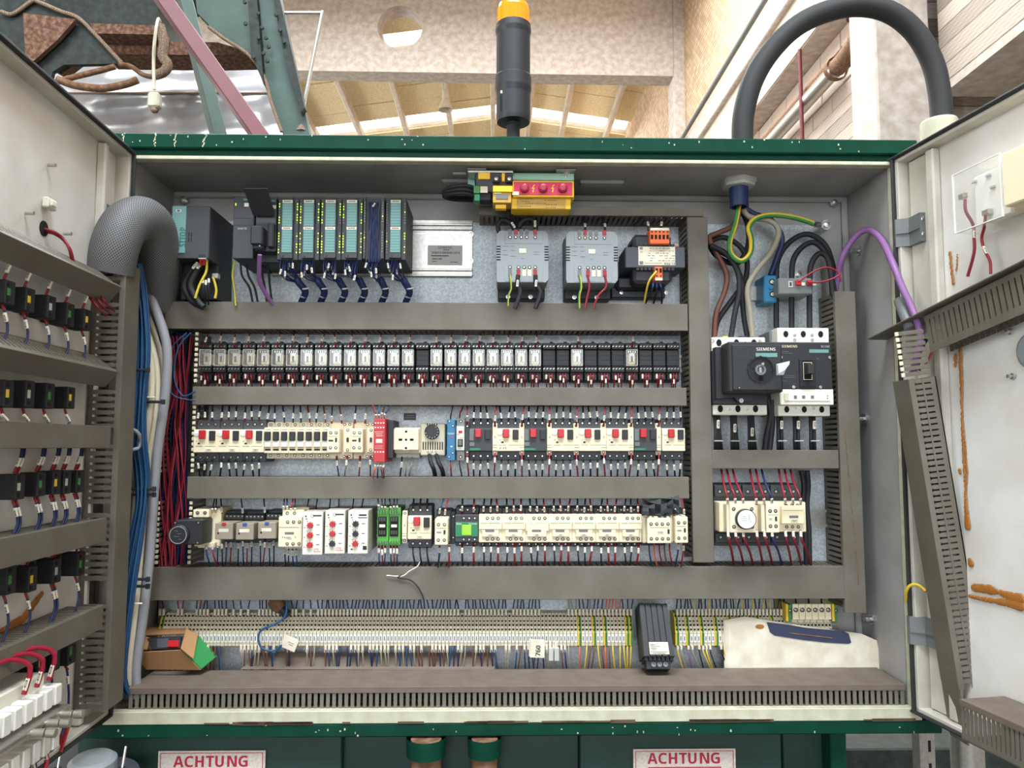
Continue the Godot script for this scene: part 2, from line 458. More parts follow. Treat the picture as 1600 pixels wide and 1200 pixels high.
# ---------------------------------------------------------------- the hall round the cabinet
func wbox(b: MB, a: Vector3, c: Vector3, bev := 0.0):
	b.box((a.x + c.x) / 2, (a.y + c.y) / 2, (a.z + c.z) / 2, absf(c.x - a.x), absf(c.y - a.y), absf(c.z - a.z), bev)
const EYE := 1.513
func roof_y(x: float) -> float: return EYE + 6.75 - 0.14 * absf(x - 0.1)
func hall():
	var b := mb(); wbox(b, Vector3(-9, -0.3, -22), Vector3(6, 0, 9.5)); struct("floor", b, "floor")
	b = mb(); wbox(b, Vector3(-9.3, 0, -22), Vector3(-9, 9, 9.5)); struct("wall_left", b, "plaster")
	b = mb(); wbox(b, Vector3(-9.0, 3.5, -19), Vector3(-8.97, 6.5, -5)); struct("window_2", b, "skylight_pane")
	b = mb(); wbox(b, Vector3(-9.0, 1.9, 1.2), Vector3(-8.97, 4.9, 7.2)); struct("window_3", b, "skylight_pane")
	b = mb(); wbox(b, Vector3(-9.3, 0, -22.3), Vector3(6, 9, -22)); struct("wall_back", b, "plaster")
	b = mb()
	wbox(b, Vector3(-9.3, 0, 9.5), Vector3(-3.0, 9, 9.8)); wbox(b, Vector3(1.8, 0, 9.5), Vector3(6, 9, 9.8)); wbox(b, Vector3(-3.0, 5.0, 9.5), Vector3(1.8, 9, 9.8))
	struct("wall_front", b, "hall_grey")
	# right wall: set back low, projecting brick band above, ledge between
	b = mb(); wbox(b, Vector3(2.82, 0, -22), Vector3(3.2, EYE + 2.84, -3.7)); wbox(b, Vector3(3.6, 0, -3.7), Vector3(3.9, 9.2, 9.5)); wbox(b, Vector3(2.83, 0, -3.9), Vector3(3.9, 9.2, -3.7)); var wr := struct("wall_right", b, "board")
	b = mb(); wbox(b, Vector3(2.94, EYE + 2.84, -22), Vector3(3.2, EYE + 3.46, -3.7)); part(wr, "mortar_bed", b, "concrete_dark")
	rng.seed = 21
	var blocks := []
	for i in 3:
		b = mb(); b.box(0, 0, 0, 0.11, 0.142, 0.385, 0.006); blocks.append(b.mesh())
	for r in 4:
		for i in 16:
			var o := part(wr, "block", blocks[rng.randi() % 3], "block")
			o.position = Vector3(2.875 + rng.randf_range(0, 0.008), EYE + 2.84 + 0.0775 + r * 0.155, -3.9 - i * 0.4 - (r % 2) * 0.2)
	b = mb(); wbox(b, Vector3(2.6, EYE + 3.46, -22), Vector3(3.2, EYE + 3.95, -3.7)); part(wr, "cream_band", b, "plaster")
	b = mb(); wbox(b, Vector3(2.612, EYE + 3.45, -22), Vector3(2.82, EYE + 3.46, -3.7)); part(wr, "soffit", b, "concrete")
	b = mb(); wbox(b, Vector3(2.6, EYE + 4.2, -22), Vector3(3.2, 9.2, -3.7)); part(wr, "brickwork", b, "brick")
	b = mb(); wbox(b, Vector3(2.54, EYE + 3.95, -22), Vector3(3.2, EYE + 4.2, -3.7), 0.01); part(wr, "ledge", b, "concrete")
	b = mb(); b.cyl(Vector3(2.52, EYE + 4.26, -20), Vector3(2.52, EYE + 4.26, -3.8), 0.03, 8); part(wr, "conduit", b, "grey_mid")
	# pilaster, roof beam with its round hole
	b = mb(); wbox(b, Vector3(2.44, 0, -9.35), Vector3(2.62, 8.2, -9.0), 0.02); struct("column_1", b, "concrete")
	var hc := W(625, 42, -9.0)
	var y0 := W(800, 114, -9.0).y
	b = mb(); b.t = Transform3D(Basis(), Vector3(0, 0, -9.15))
	var hole := []
	for i in 33: hole.append(Vector2(hc.x - 0.315 * cos(TAU * i / 32.0), hc.y - 0.315 * sin(TAU * i / 32.0)))
	var lo := [Vector2(-9, y0 + 0.03), Vector2(2.44, y0 - 0.02), Vector2(2.44, hc.y)]
	var hi := [Vector2(2.44, hc.y), Vector2(2.44, 7.9), Vector2(0.1, 8.2), Vector2(-9, 7.7), Vector2(-9, hc.y)]
	var low_half := lo.duplicate(); var up_half := []
	for i in 17: low_half.append(Vector2(hc.x + 0.315 * cos(PI * i / 16.0), hc.y - 0.315 * sin(PI * i / 16.0)))
	low_half.append(Vector2(-9, hc.y))
	up_half = hi.duplicate()
	for i in 17: up_half.append(Vector2(hc.x - 0.315 * cos(PI * i / 16.0), hc.y + 0.315 * sin(PI * i / 16.0)))
	b.prism(low_half, -0.15, 0.15); b.prism(up_half, -0.15, 0.15)
	struct("beam_1", b, "concrete")
	# roof: purlins run along the hall, slabs between them; bands of rooflight run across it
	var roof := thing("roof_shell", "", "", Vector3.ZERO); roof.name = "ceiling"; roof.set_meta("kind", "structure")
	var xs := [-9.0, -8.1, -7.2, -6.3, -5.4, -4.5, -3.65, -2.8, -1.9, -1.0, -0.13, 0.6, 1.3, 2.2, 3.95]
	var cuts := [[-22.0, -18.6, 0], [-18.6, -17.6, 1], [-17.6, -13.95, 0], [-13.95, -13.3, 1], [-13.3, -10.9, 0], [-10.9, -10.3, 1], [-10.3, -9.3, 0], [-9.3, -8.0, 0], [-8.0, -6.5, 0], [-6.5, -3.5, 1], [-3.5, 1.9, 0], [1.9, 4.5, 1], [4.5, 9.8, 0]]
	var skyl := thing("skylight_shell", "", "", Vector3.ZERO); skyl.name = "window_1"; skyl.set_meta("kind", "structure")
	rng.seed = 8
	for i in xs.size() - 1:
		var x0: float = xs[i]; var x1: float = xs[i + 1]
		for c in cuts:
			var near: bool = c[1] <= -9.3 and x0 > -4.0
			if c[2] == 1:
				b = mb(); slab(b, x0 + 0.06, x1 - 0.06, c[0], c[1], 0.12, 0.14); part(skyl, "pane", b, "skylight_pane")
				continue
			if not near or c[0] < -18 or c[0] > -9:
				b = mb(); slab(b, x0, x1, c[0], c[1], 0.0, 0.1); part(roof, "roof_slab", b, "roof_panel" if c[1] < -3 else "hall_grey")
				continue
			var z: float = c[0] + rng.randf_range(0.0, 0.5)
			b = mb(); slab(b, x0, x1, c[0], c[1], 0.045, 0.1); part(roof, "roof_slab", b, "purlin")
			var zs := [c[0]]
			while z < c[1] - 0.2:
				if z > c[0] + 0.15: zs.append(z)
				z += 0.62
			zs.append(c[1])
			for q in zs.size() - 1:
				b = mb(); slab(b, x0 + 0.008, x1 - 0.008, zs[q] + 0.008, zs[q + 1] - 0.008, rng.randf_range(0.0, 0.01), 0.05); part(roof, "panel", b, "roof_panel")
		if x0 > -8.9:
			b = mb(); b.box(x0, roof_y(x0) - 0.05, -6.2, 0.09, 0.16, 32, 0.01); part(roof, "purlin", b, "purlin")
	# column beside the cabinet, and the beam it carries towards the viewer
	var fz := CP.z - 4.85
	b = mb(); wbox(b, Vector3(2.47, 0, fz - 0.36), Vector3(2.84, 8.0, fz), 0.012); struct("column_2", b, "concrete")
	b = mb(); wbox(b, Vector3(2.88, EYE + 2.36, fz + 0.02), Vector3(3.35, EYE + 3.6, 3.0), 0.01); struct("beam_2", b, "board")
	b = mb(); wbox(b, Vector3(2.88, EYE + 2.3, fz + 0.02), Vector3(3.35, EYE + 2.36, 3.0)); struct("beam_3", b, "concrete")
	var duct_at := Vector3(2.66, EYE + 3.0, 0)
	var pp := thing("flue_pipe", "silver flue pipe with grimy elbow running along the block wall", "pipe", duct_at + Vector3(0, 0, -6.2))
	b = mb(); b.cyl(Vector3(0, 0, -1.2), Vector3(0, 0, 1.8), 0.062, 18); part(pp, "straight_pipe", b, "zinc")
	b = mb(); b.tube(curve([Vector3(0, 0, 1.78), Vector3(0, 0.0, 1.95), Vector3(0.02, 0.07, 2.08), Vector3(0.03, 0.25, 2.12)], 5), 0.072, 16); part(pp, "elbow", b, "pipe_grime")
	b = mb(); b.lathe([Vector2(0.09, 0), Vector2(0.098, 0.02), Vector2(0.09, 0.06)], Vector3(0, 0, 1.72), Vector3(0, 0, 1), 16); b.lathe([Vector2(0.1, 0), Vector2(0.105, 0.02), Vector2(0.1, 0.05)], Vector3(0.03, 0.22, 2.12), Vector3.UP, 16); part(pp, "clamp_ring", b, "pipe_grime")
	b = mb(); b.cyl(Vector3(0.03, 0.1, -1.2), Vector3(0.03, 0.1, 1.6), 0.05, 10); part(pp, "old_pipe", b, "pipe_grime", "grimy brown pipe above")
	b = mb(); var q1 := W(1247, 112, -5.0); b.cyl(Vector3(2.6, q1.y - 0.85, -5.0), Vector3(2.6, q1.y + 0.2, -5.0), 0.018, 8); single("red_conduit", b, "rust_paint", "thin red vertical conduit in front of the block wall", "conduit")
	# pendant lamp under the far roof
	var lp := W(696, 172, -11.4)
	var lamp := thing("pendant_lamp", "industrial bell lamp hanging below the far skylight", "lamp", lp)
	b = mb(); b.lathe([Vector2(0.125, 0), Vector2(0.12, 0.03), Vector2(0.07, 0.15), Vector2(0.05, 0.19)], Vector3.ZERO, Vector3.UP, 18); part(lamp, "lamp_shade", b, "purlin")
	b = mb(); b.lathe([Vector2(0, 0.35), Vector2(0.055, 0.35), Vector2(0.06, 0.19), Vector2(0.03, 0.19)], Vector3.ZERO, Vector3.UP, 14); part(lamp, "ballast", b, "purlin")
	b = mb(); b.cyl(Vector3(0, 0.35, 0), Vector3(0, roof_y(lp.x) - lp.y - 0.1, 0), 0.02, 8); part(lamp, "stem", b, "purlin")

func slab(b: MB, x0: float, x1: float, z0: float, z1: float, lift: float, thick: float):
	if x0 < 0.1 and x1 > 0.1:
		slab(b, x0, 0.1, z0, z1, lift, thick); slab(b, 0.1, x1, z0, z1, lift, thick)
		return
	var ya := roof_y(x0) + lift; var yb := roof_y(x1) + lift
	b.hex8([Vector3(x0, ya, z0), Vector3(x1, yb, z0), Vector3(x1, yb, z1), Vector3(x0, ya, z1), Vector3(x0, ya + thick, z0), Vector3(x1, yb + thick, z0), Vector3(x1, yb + thick, z1), Vector3(x0, ya + thick, z1)])
# ---------------------------------------------------------------- the cabinet, its doors and wiring ducts
var HL := Vector3(-0.7306, 0, 0.02)      # hinge lines of the doors; u runs along the door, v up, w out of its inner face
var DL := Vector3(0.04, 0, 1).normalized()
var NL := Vector3(1, 0, -0.04).normalized()
var HR := Vector3(0.7354, 0, 0.02)
var DR := Vector3(0.15, 0, 1).normalized()
var NR := Vector3(-1, 0, 0.15).normalized()
var TL := Transform3D(Basis(DL, Vector3.UP, NL), HL)
var TR := Transform3D(Basis(DR, Vector3.UP, NR), HR)
func lb() -> MB:
	var b := mb(); b.t = TL; return b
func rb() -> MB:
	var b := mb(); b.t = TR; return b
func LD(px: float, py: float, w: float) -> Vector3: return TL.affine_inverse() * WP(px, py, HL + NL * w, NL)
func RD(px: float, py: float, w: float) -> Vector3: return TR.affine_inverse() * WP(px, py, HR + NR * w, NR)

func ring(b: MB, x0: float, x1: float, y0: float, y1: float, wl: float, wr: float, wb: float, wt: float, z0: float, z1: float, bev := 0.0):
	wbox(b, Vector3(x0, y0, z0), Vector3(x1, y0 + wb, z1), bev); wbox(b, Vector3(x0, y1 - wt, z0), Vector3(x1, y1, z1), bev)
	wbox(b, Vector3(x0, y0 + wb, z0), Vector3(x0 + wl, y1 - wt, z1), bev); wbox(b, Vector3(x1 - wr, y0 + wb, z0), Vector3(x1, y1 - wt, z1), bev)

func blob(b: MB, pts: Array, r: Array, z: float):
	# a flat bead of dried glue along a polyline in u, v
	for i in pts.size() - 1:
		var p: Vector2 = pts[i]; var q: Vector2 = pts[i + 1]
		var steps := maxi(2, int(p.distance_to(q) / 0.0028))
		for s in steps:
			var f := float(s) / steps
			var c := p.lerp(q, f) + Vector2(rng.randf_range(-0.001, 0.001), 0)
			var rr: float = lerpf(r[i], r[i + 1], f) * rng.randf_range(0.75, 1.2)
			b.lathe([Vector2(rr, 0), Vector2(rr * 0.7, 0.0012), Vector2(0, 0.0018)], Vector3(c.x, c.y, z), Vector3(0, 0, 1), 8)

func cabinet():
	var cab := thing("electrical_cabinet", "large green steel control cabinet standing wide open in the workshop", "cabinet", Vector3(0, 1.0045, -0.1))
	var b := mb(); ring(b, -0.7605, 0.7605, 1.0045, 2.0915, 0.018, 0.018, 0.0235, 0.028, -0.02, 0.0, 0.002); wpart(cab, "outer_frame", b, "green")
	b = mb(); ring(b, -0.7425, 0.7425, 1.028, 2.0635, 0.024, 0.018, 0.004, 0.014, -0.02, -0.011); wpart(cab, "gutter", b, "green")
	b = mb(); ring(b, -0.7195, 0.7245, 1.028, 2.0485, 0.0085, 0.0155, 0.0215, 0.007, -0.018, 0.001, 0.001); wpart(cab, "sealing_lip", b, "lip")
	b = mb()
	wbox(b, Vector3(-0.7605, 2.0885, -0.2), Vector3(0.7605, 2.0915, -0.02)); wbox(b, Vector3(-0.7605, 1.0045, -0.2), Vector3(0.7605, 1.008, -0.02))
	wbox(b, Vector3(-0.7605, 1.0045, -0.2), Vector3(-0.757, 2.0915, -0.02)); wbox(b, Vector3(0.757, 1.0045, -0.2), Vector3(0.7605, 2.0915, -0.02))
	wbox(b, Vector3(-0.7605, 1.0045, -0.206), Vector3(0.7605, 2.0915, -0.2))
	wpart(cab, "outer_shell", b, "green")
	b = mb(); wbox(b, Vector3(-0.757, 1.046, -0.2), Vector3(-0.7115, 2.045, -0.021)); wpart(cab, "side_panel", b, "inside")
	b = mb(); wbox(b, Vector3(0.7095, 1.046, -0.2), Vector3(0.757, 2.045, -0.021)); wpart(cab, "side_panel", b, "inside")
	b = mb(); wbox(b, Vector3(-0.72, 2.0425, -0.2), Vector3(0.72, 2.088, -0.021)); wpart(cab, "top_panel", b, "inside")
	b = mb(); wbox(b, Vector3(-0.72, 1.008, -0.2), Vector3(0.72, 1.047, -0.021)); wpart(cab, "bottom_panel", b, "inside")
	b = mb(); wbox(b, Vector3(-0.712, 1.046, -0.199), Vector3(0.712, 2.043, -0.191)); wpart(cab, "back_panel", b, "inside")
	b = mb(); wbox(b, Vector3(0.696, 1.047, -0.191), Vector3(0.7095, 2.0425, -0.181), 0.003); wbox(b, Vector3(-0.71, 2.03, -0.191), Vector3(0.71, 2.0425, -0.182), 0.003); wpart(cab, "corner_fold", b, "inside")
	for px in [[690.0, 760.0], [905.0, 975.0]]:
		b = mb(); var p := W(px[0], 290, -0.1); var q := W(px[1], 290, -0.1); wbox(b, Vector3(p.x, 2.035, -0.12), Vector3(q.x, 2.0425, -0.09), 0.003); wpart(cab, "roof_stiffener", b, "inside")
	var pa := W(270, 344, PZ); var pb := W(1303, 1062, PZ)
	b = mb(); wbox(b, Vector3(pa.x, pb.y, PZ - 0.004), Vector3(pb.x, pa.y, PZ), 0.001); wpart(cab, "mounting_plate", b, "galv")
	for p in [[1289, 352], [1302, 317], [288, 313], [1247, 430]]:
		b = mb(); var o := W(p[0], p[1], -0.176 if p[1] > 320 else -0.188); b.lathe([Vector2(0.011, 0), Vector2(0.011, 0.003), Vector2(0.006, 0.003), Vector2(0.006, 0.009), Vector2(0, 0.01)], o, Vector3(0, 0, 1), 6); wpart(cab, "mounting_bolt", b, "steel")
	for p in [[1342, 392], [1345, 655], [1368, 968]]:
		var o := W(p[0], p[1], -0.14); o.x = 0.7095
		b = mb(); b.lathe([Vector2(0.012, 0), Vector2(0.012, 0.004), Vector2(0.006, 0.004), Vector2(0.006, 0.016), Vector2(0, 0.017)], o, Vector3(-1, 0, 0), 6); wpart(cab, "side_bolt", b, "steel")
	# grime and chips along the lower lip and the frame
	rng.seed = 5
	b = mb()
	for i in 26:
		var x := rng.randf_range(-0.7, 0.7); b.box(x, 1.0295, 0.0012, rng.randf_range(0.01, 0.09), rng.randf_range(0.002, 0.006), 0.0006)
	var g := wpart(cab, "grime_patch", b, "grime"); g.set_meta("kind", "stuff")
	b = mb()
	for i in 60:
		var lo := rng.randf() < 0.5
		var x := rng.randf_range(-0.74, 0.74)
		b.box(x, rng.randf_range(1.006, 1.026) if lo else rng.randf_range(2.066, 2.09), 0.0003, rng.randf_range(0.001, 0.003), rng.randf_range(0.001, 0.004), 0.0008)
	for x in [193.0, 242.0, 274.0, 322.0]:
		var q := W(x, 218, 0.0)
		for i in 9: b.box(q.x + rng.randf_range(-0.002, 0.002) - i * 0.0008 * (1 if x > 300 else 0), 2.09 - i * 0.0029, 0.0004, rng.randf_range(0.001, 0.003), 0.003, 0.0012)
	g = wpart(cab, "paint_chip", b, "lip"); g.set_meta("kind", "stuff")
	# ---- doors
	var dl := sub(cab, "door"); dl.set_meta("label", "open door carrying rows of black contact blocks")
	b = lb(); b.box(0.37, 1.5475, -0.012, 0.78, 1.003, 0.02, 0.002); wpart(dl, "door_panel", b, "door")
	b = lb(); b.box(0.375, 2.045, 0.01, 0.78, 0.007, 0.026, 0.001); b.box(0.375, 1.05, 0.01, 0.78, 0.007, 0.026, 0.001); b.box(-0.012, 1.5475, 0.01, 0.008, 1.0, 0.026, 0.001); wpart(dl, "folded_rim", b, "door_lip")
	b = lb(); b.box(0.375, 2.051, 0.013, 0.8, 0.007, 0.034, 0.002); b.box(-0.018, 1.5475, 0.013, 0.006, 1.01, 0.034, 0.002); b.box(0.375, 1.0445, 0.013, 0.8, 0.005, 0.034, 0.002); wpart(dl, "rubber_gasket", b, "rubber")
	b = lb(); b.box(0.058, 1.5475, 0.006, 0.014, 0.985, 0.016, 0.003); wpart(dl, "stiffener", b, "door_lip")
	for p in [[75, 258], [40, 333], [100, 365]]:
		b = lb(); var o := LD(p[0], p[1], 0.0); b.cyl(o, o + Vector3(0, 0, 0.012), 0.0028, 8); wpart(dl, "stud", b, "screw")
	b = lb(); var hp := LD(70, 357, 0.0); b.lathe([Vector2(0.012, 0), Vector2(0.0115, 0.001), Vector2(0, 0.0006)], hp - Vector3(0, 0, 0.0015), Vector3(0, 0, 1), 18); wpart(dl, "drilled_hole", b, "hole")
	b = lb(); hp = LD(161, 340, 0.0); b.box(0.025, hp.y, 0.004, 0.02, 0.05, 0.006, 0.001); wpart(dl, "hinge_plate", b, "strap")
	b = lb(); b.lathe([Vector2(0.008, 0), Vector2(0.008, 0.004), Vector2(0, 0.007)], Vector3(0.025, hp.y, 0.007), Vector3(0, 0, 1), 10); wpart(dl, "hinge_screw", b, "steel")
	b = lb(); rng.seed = 3
	for s in [[[[0.14, 1.655], [0.143, 1.63]], [0.006, 0.008]], [[[0.36, 1.235], [0.28, 1.247], [0.22, 1.262], [0.17, 1.29]], [0.01, 0.012, 0.008, 0.004]]]:
		var pts := []
		for q in s[0]: pts.append(Vector2(q[0], q[1]))
		blob(b, pts, s[1], 0.0)
	g = wpart(dl, "glue_stain", b, "glue"); g.set_meta("kind", "stuff")
	var dr := sub(cab, "door"); dr.set_meta("label", "open door with brown glue streaks and a loose duct")
	b = rb(); b.box(0.37, 1.5475, -0.012, 0.8, 1.003, 0.02, 0.002); wpart(dr, "door_panel", b, "door")
	b = rb(); b.box(0.375, 2.045, 0.01, 0.8, 0.007, 0.026, 0.001); b.box(0.375, 1.05, 0.01, 0.8, 0.007, 0.026, 0.001); b.box(-0.012, 1.5475, 0.01, 0.008, 1.0, 0.026, 0.001); wpart(dr, "folded_rim", b, "door_lip")
	b = rb(); b.box(0.375, 2.051, 0.013, 0.82, 0.006, 0.034, 0.002); b.box(-0.018, 1.5475, 0.013, 0.006, 1.01, 0.034, 0.002); b.box(0.375, 1.0445, 0.013, 0.82, 0.005, 0.034, 0.002); wpart(dr, "rubber_gasket", b, "rubber")
	b = rb(); b.box(0.062, 1.5475, 0.006, 0.02, 0.985, 0.016, 0.003); b.box(0.02, 1.5475, 0.001, 0.045, 0.985, 0.006, 0.001); wpart(dr, "stiffener", b, "door_lip")
	b = rb(); var q0 := RD(1598, 550, 0.0); b.lathe([Vector2(0.028, 0), Vector2(0.028, 0.004), Vector2(0.024, 0.006), Vector2(0, 0.006)], q0 + Vector3(0.02, 0, 0), Vector3(0, 0, 1), 24); wpart(dr, "cable_plug", b, "grey")
	for p in [[1580, 518], [1583, 588], [1497, 1003]]:
		b = rb(); var o := RD(p[0], p[1], 0.0); b.lathe([Vector2(0.005, 0), Vector2(0.005, 0.003), Vector2(0.003, 0.003), Vector2(0.003, 0.01), Vector2(0, 0.011)], o, Vector3(0, 0, 1), 8); wpart(dr, "stud", b, "steel")
	b = rb(); rng.seed = 9
	for s in [[[[1500, 540], [1502, 600], [1503, 640], [1505, 690], [1508, 760], [1509, 790], [1512, 825]], [0.004, 0.004, 0.002, 0.004, 0.002, 0.004, 0.008]], [[[1508, 690], [1511, 740], [1509, 775]], [0.002, 0.0018, 0.002]],
		[[[1520, 918], [1545, 921], [1560, 925], [1578, 932], [1600, 937]], [0.006, 0.008, 0.004, 0.008, 0.007]], [[[1514, 931], [1540, 937], [1575, 942], [1598, 948]], [0.003, 0.004, 0.006, 0.008]],
		[[[1515, 876], [1517, 884]], [0.005, 0.007]], [[[1484, 395], [1488, 430], [1490, 445]], [0.003, 0.003, 0.003]], [[[1496, 398], [1494, 425]], [0.0015, 0.0015]], [[[1493, 555], [1493, 575]], [0.004, 0.003]], [[[1500, 735], [1501, 742]], [0.004, 0.004]]]:
		var pts := []
		for q in s[0]:
			var d := RD(q[0], q[1], 0.0); pts.append(Vector2(d.x, d.y))
		blob(b, pts, s[1], 0.0)
	g = wpart(dr, "glue_stain", b, "glue"); g.set_meta("kind", "stuff")
	for y in [[345.0, 388.0], [962.0, 1005.0]]:
		var p := W(1395, y[0], 0.004); var q := W(1395, y[1], 0.004)
		var h := sub(cab, "hinge_strap")
		b = mb(); b.t = Transform3D(Basis(Vector3.RIGHT, Vector3.BACK, Vector3.DOWN), Vector3(0, p.y, 0))
		var x0 := p.x if y[0] < 500 else W(1418, 980, 0.004).x
		var e := HR + DR * 0.036 + NR * 0.002
		var e2 := HR + DR * 0.036 + NR * 0.009
		b.prism([Vector2(x0, 0.002), Vector2(x0 + 0.02, 0.004), Vector2(0.742, 0.004), Vector2(e.x, e.z), Vector2(e2.x - 0.006, e2.z), Vector2(0.725, 0.022), Vector2(x0 + 0.012, 0.018), Vector2(x0, 0.012)], 0.0, p.y - q.y)
		b.prism([Vector2(x0 + 0.001, 0.012), Vector2(x0 + 0.012, 0.018), Vector2(0.725, 0.022), Vector2(e2.x - 0.006, e2.z), Vector2(e2.x - 0.008, e2.z + 0.001), Vector2(0.722, 0.025), Vector2(x0 + 0.01, 0.021), Vector2(x0 - 0.001, 0.014)], 0.4 * (p.y - q.y), 0.55 * (p.y - q.y))
		wpart(h, "strap", b, "strap")
		for f in [0.22, 0.75]:
			b = rb(); b.lathe([Vector2(0.0075, 0), Vector2(0.0075, 0.003), Vector2(0.004, 0.005), Vector2(0, 0.005)], Vector3(0.03, lerpf(p.y, q.y, f), 0.008), Vector3(0, 0, 1), 8); wpart(h, "screw", b, "steel")
	# ---- plinth under the cabinet
	var pl := thing("cabinet_plinth", "dark green steel plinth carrying the control cabinet", "plinth", Vector3(0, 0, -0.12))
	var xa := W(120, 1160, -0.03).x
	for e in [[120.0, 535.0, -0.03], [535.0, 905.0, -0.05], [905.0, 1222.0, -0.035], [1222.0, 1298.0, -0.07]]:
		b = mb(); wbox(b, Vector3(W(e[0], 1170, e[2]).x + 0.001, 0.05, -0.19), Vector3(W(e[1], 1170, e[2]).x - 0.001, 1.004, e[2]), 0.002); wpart(pl, "plinth_panel", b, "green_dark")
	b = mb(); wbox(b, Vector3(W(1298, 1170, -0.03).x, 0, -0.1), Vector3(W(1323, 1170, -0.03).x, 1.004, -0.03), 0.002); wpart(pl, "plinth_leg", b, "green")
	b = mb(); wbox(b, Vector3(xa, 0, -0.19), Vector3(xa + 0.05, 1.0, -0.1)); wbox(b, Vector3(xa, 0, -0.19), Vector3(W(1323, 1170, -0.1).x, 0.06, -0.05)); wpart(pl, "plinth_base", b, "green_dark")
	for x in [665.0, 757.0]:
		var p := W(x, 1158, 0.012)
		var fl := thing("pipe_stub", "grimy %s conduit pipe with green collar under the cabinet" % ("thicker" if x < 700 else "narrower"), "pipe", Vector3(p.x, 0, 0.0))
		var r := 0.027 if x < 700 else 0.023
		b = mb(); b.cyl(Vector3(0, 0, 0), Vector3(0, p.y, 0), r, 18); part(fl, "pipe", b, "pipe_grime")
		b = mb(); b.lathe([Vector2(r, -0.03), Vector2(r * 1.25, -0.028), Vector2(r * 1.3, -0.005), Vector2(r * 1.3, 0.004)], Vector3(0, p.y, 0), Vector3.UP, 18); part(fl, "collar", b, "green")
	for e in [[248.0, 414.0, 1173.0, 1], [989.0, 1150.0, 1170.0, 0]]:
		var p := W(e[0], e[2], -0.028); var q := W(e[1], e[2] + 58, -0.028)
		if e[3] == 0: p = W(e[0], e[2], -0.033); q = W(e[1], e[2] + 58, -0.033)
		var sg := thing("warning_sign", "white enamel warning sign with red ACHTUNG lettering, " + ("corner chipped, beside the round lid" if e[3] else "below the terminal end of the cabinet"), "sign", Vector3((p.x + q.x) / 2, (p.y + q.y) / 2, p.z + 0.0005))
		b = mb(); b.box(0, 0, 0.0006, q.x - p.x, p.y - q.y, 0.0024, 0.0008); part(sg, "plate", b, "sign_white")
		b = mb(); var sx := (q.x - p.x) / 2 - 0.004; var sy := (p.y - q.y) / 2 - 0.003; ring(b, -sx, sx, -sy, sy, 0.0012, 0.0012, 0.0012, 0.0012, 0.0018, 0.0022); part(sg, "border", b, "sign_red")
		words(sg, "ACHTUNG", 0.019, "sign_red", Vector3(0, sy - 0.013 - (0.002 if e[3] else 0.0), 0.002), Vector3.ZERO, "lettering", 0.131)
		b = mb(); b.box(0, sy - 0.029, 0.002, 0.132, 0.0018, 0.0006); part(sg, "underline", b, "sign_red")
	var lid := thing("filter_lid", "round grey lid with wire latches under the open door", "lid", W(145, 1205, 0.06))
	b = mb(); b.lathe([Vector2(0.036, -0.03), Vector2(0.037, 0.018), Vector2(0.03, 0.024), Vector2(0, 0.026)], Vector3.ZERO, Vector3(0, 1, 0.12), 28); part(lid, "lid_cap", b, "grey")
	b = mb(); b.lathe([Vector2(0.07, -0.05), Vector2(0.07, -0.012), Vector2(0.05, -0.006), Vector2(0.036, -0.006)], Vector3.ZERO, Vector3(0, 1, 0.12), 28); part(lid, "lid_base", b, "dark_slate")
	for s in [-1, 1]:
		b = mb(); b.tube([Vector3(0.052 * s, -0.03, 0.02), Vector3(0.053 * s, 0.04, 0.0)], 0.0022, 8); b.lathe([Vector2(0.006, 0), Vector2(0.006, 0.02)], Vector3(0.053 * s, -0.01, 0.01), Vector3.UP, 8); part(lid, "latch", b, "steel")
	var po := thing("steel_post", "galvanised slotted steel post under the cabinet corner", "post", Vector3(W(1443, 1170, -0.05).x, 0, -0.05))
	b = mb(); b.box(0, 0.5, 0, 0.028, 1.0, 0.03, 0.002); part(po, "post_channel", b, "zinc")
	b = mb(); b.box(0.003, 0.97, 0.0152, 0.005, 0.02, 0.0006); b.box(0.003, 0.93, 0.0152, 0.005, 0.02, 0.0006); part(po, "slot", b, "hole")
	b = mb(); wbox(b, Vector3(0.35, 0, -0.7), Vector3(0.42, 0.7, -0.64)); wbox(b, Vector3(0.3, 0.695, -0.75), Vector3(3.0, 0.75, -0.6), 0.004); wbox(b, Vector3(2.6, 0, -0.7), Vector3(2.67, 0.7, -0.64)); single("floor_beam", b, "machine_dark", "dark steel beam seen under the cabinet corner", "beam")
	b = mb(); wbox(b, Vector3(0.5, 0.5, -0.85), Vector3(1.4, W(1380, 1183, -0.8).y, -0.8), 0.004); wbox(b, Vector3(0.52, 0, -0.84), Vector3(0.56, 0.51, -0.81)); wbox(b, Vector3(1.34, 0, -0.84), Vector3(1.38, 0.51, -0.81)); single("white_rail", b, "white", "white rail seen under the cabinet behind the green leg", "rail")

var finger_meshes := {}
func finger_mesh(w: float, t: float, d: float) -> ArrayMesh:
	var key := "%.4f %.4f" % [w, d]
	if not finger_meshes.has(key):
		var b := mb()
		b.t = Transform3D(Basis(Vector3.RIGHT, Vector3.BACK, Vector3.DOWN), Vector3.ZERO)   # prism x -> x, prism y -> z, depth -> -y
		b.prism([Vector2(-w / 2, 0), Vector2(w / 2, 0), Vector2(w / 2, d * 0.78), Vector2(w * 0.36, d * 0.83), Vector2(w * 0.36, d * 0.88), Vector2(w / 2, d * 0.92), Vector2(w / 2, d), Vector2(-w / 2, d), Vector2(-w / 2, d * 0.92), Vector2(-w * 0.36, d * 0.88), Vector2(-w * 0.36, d * 0.83), Vector2(-w / 2, d * 0.78)], -t / 2, t / 2)
		finger_meshes[key] = b.mesh()
	return finger_meshes[key]
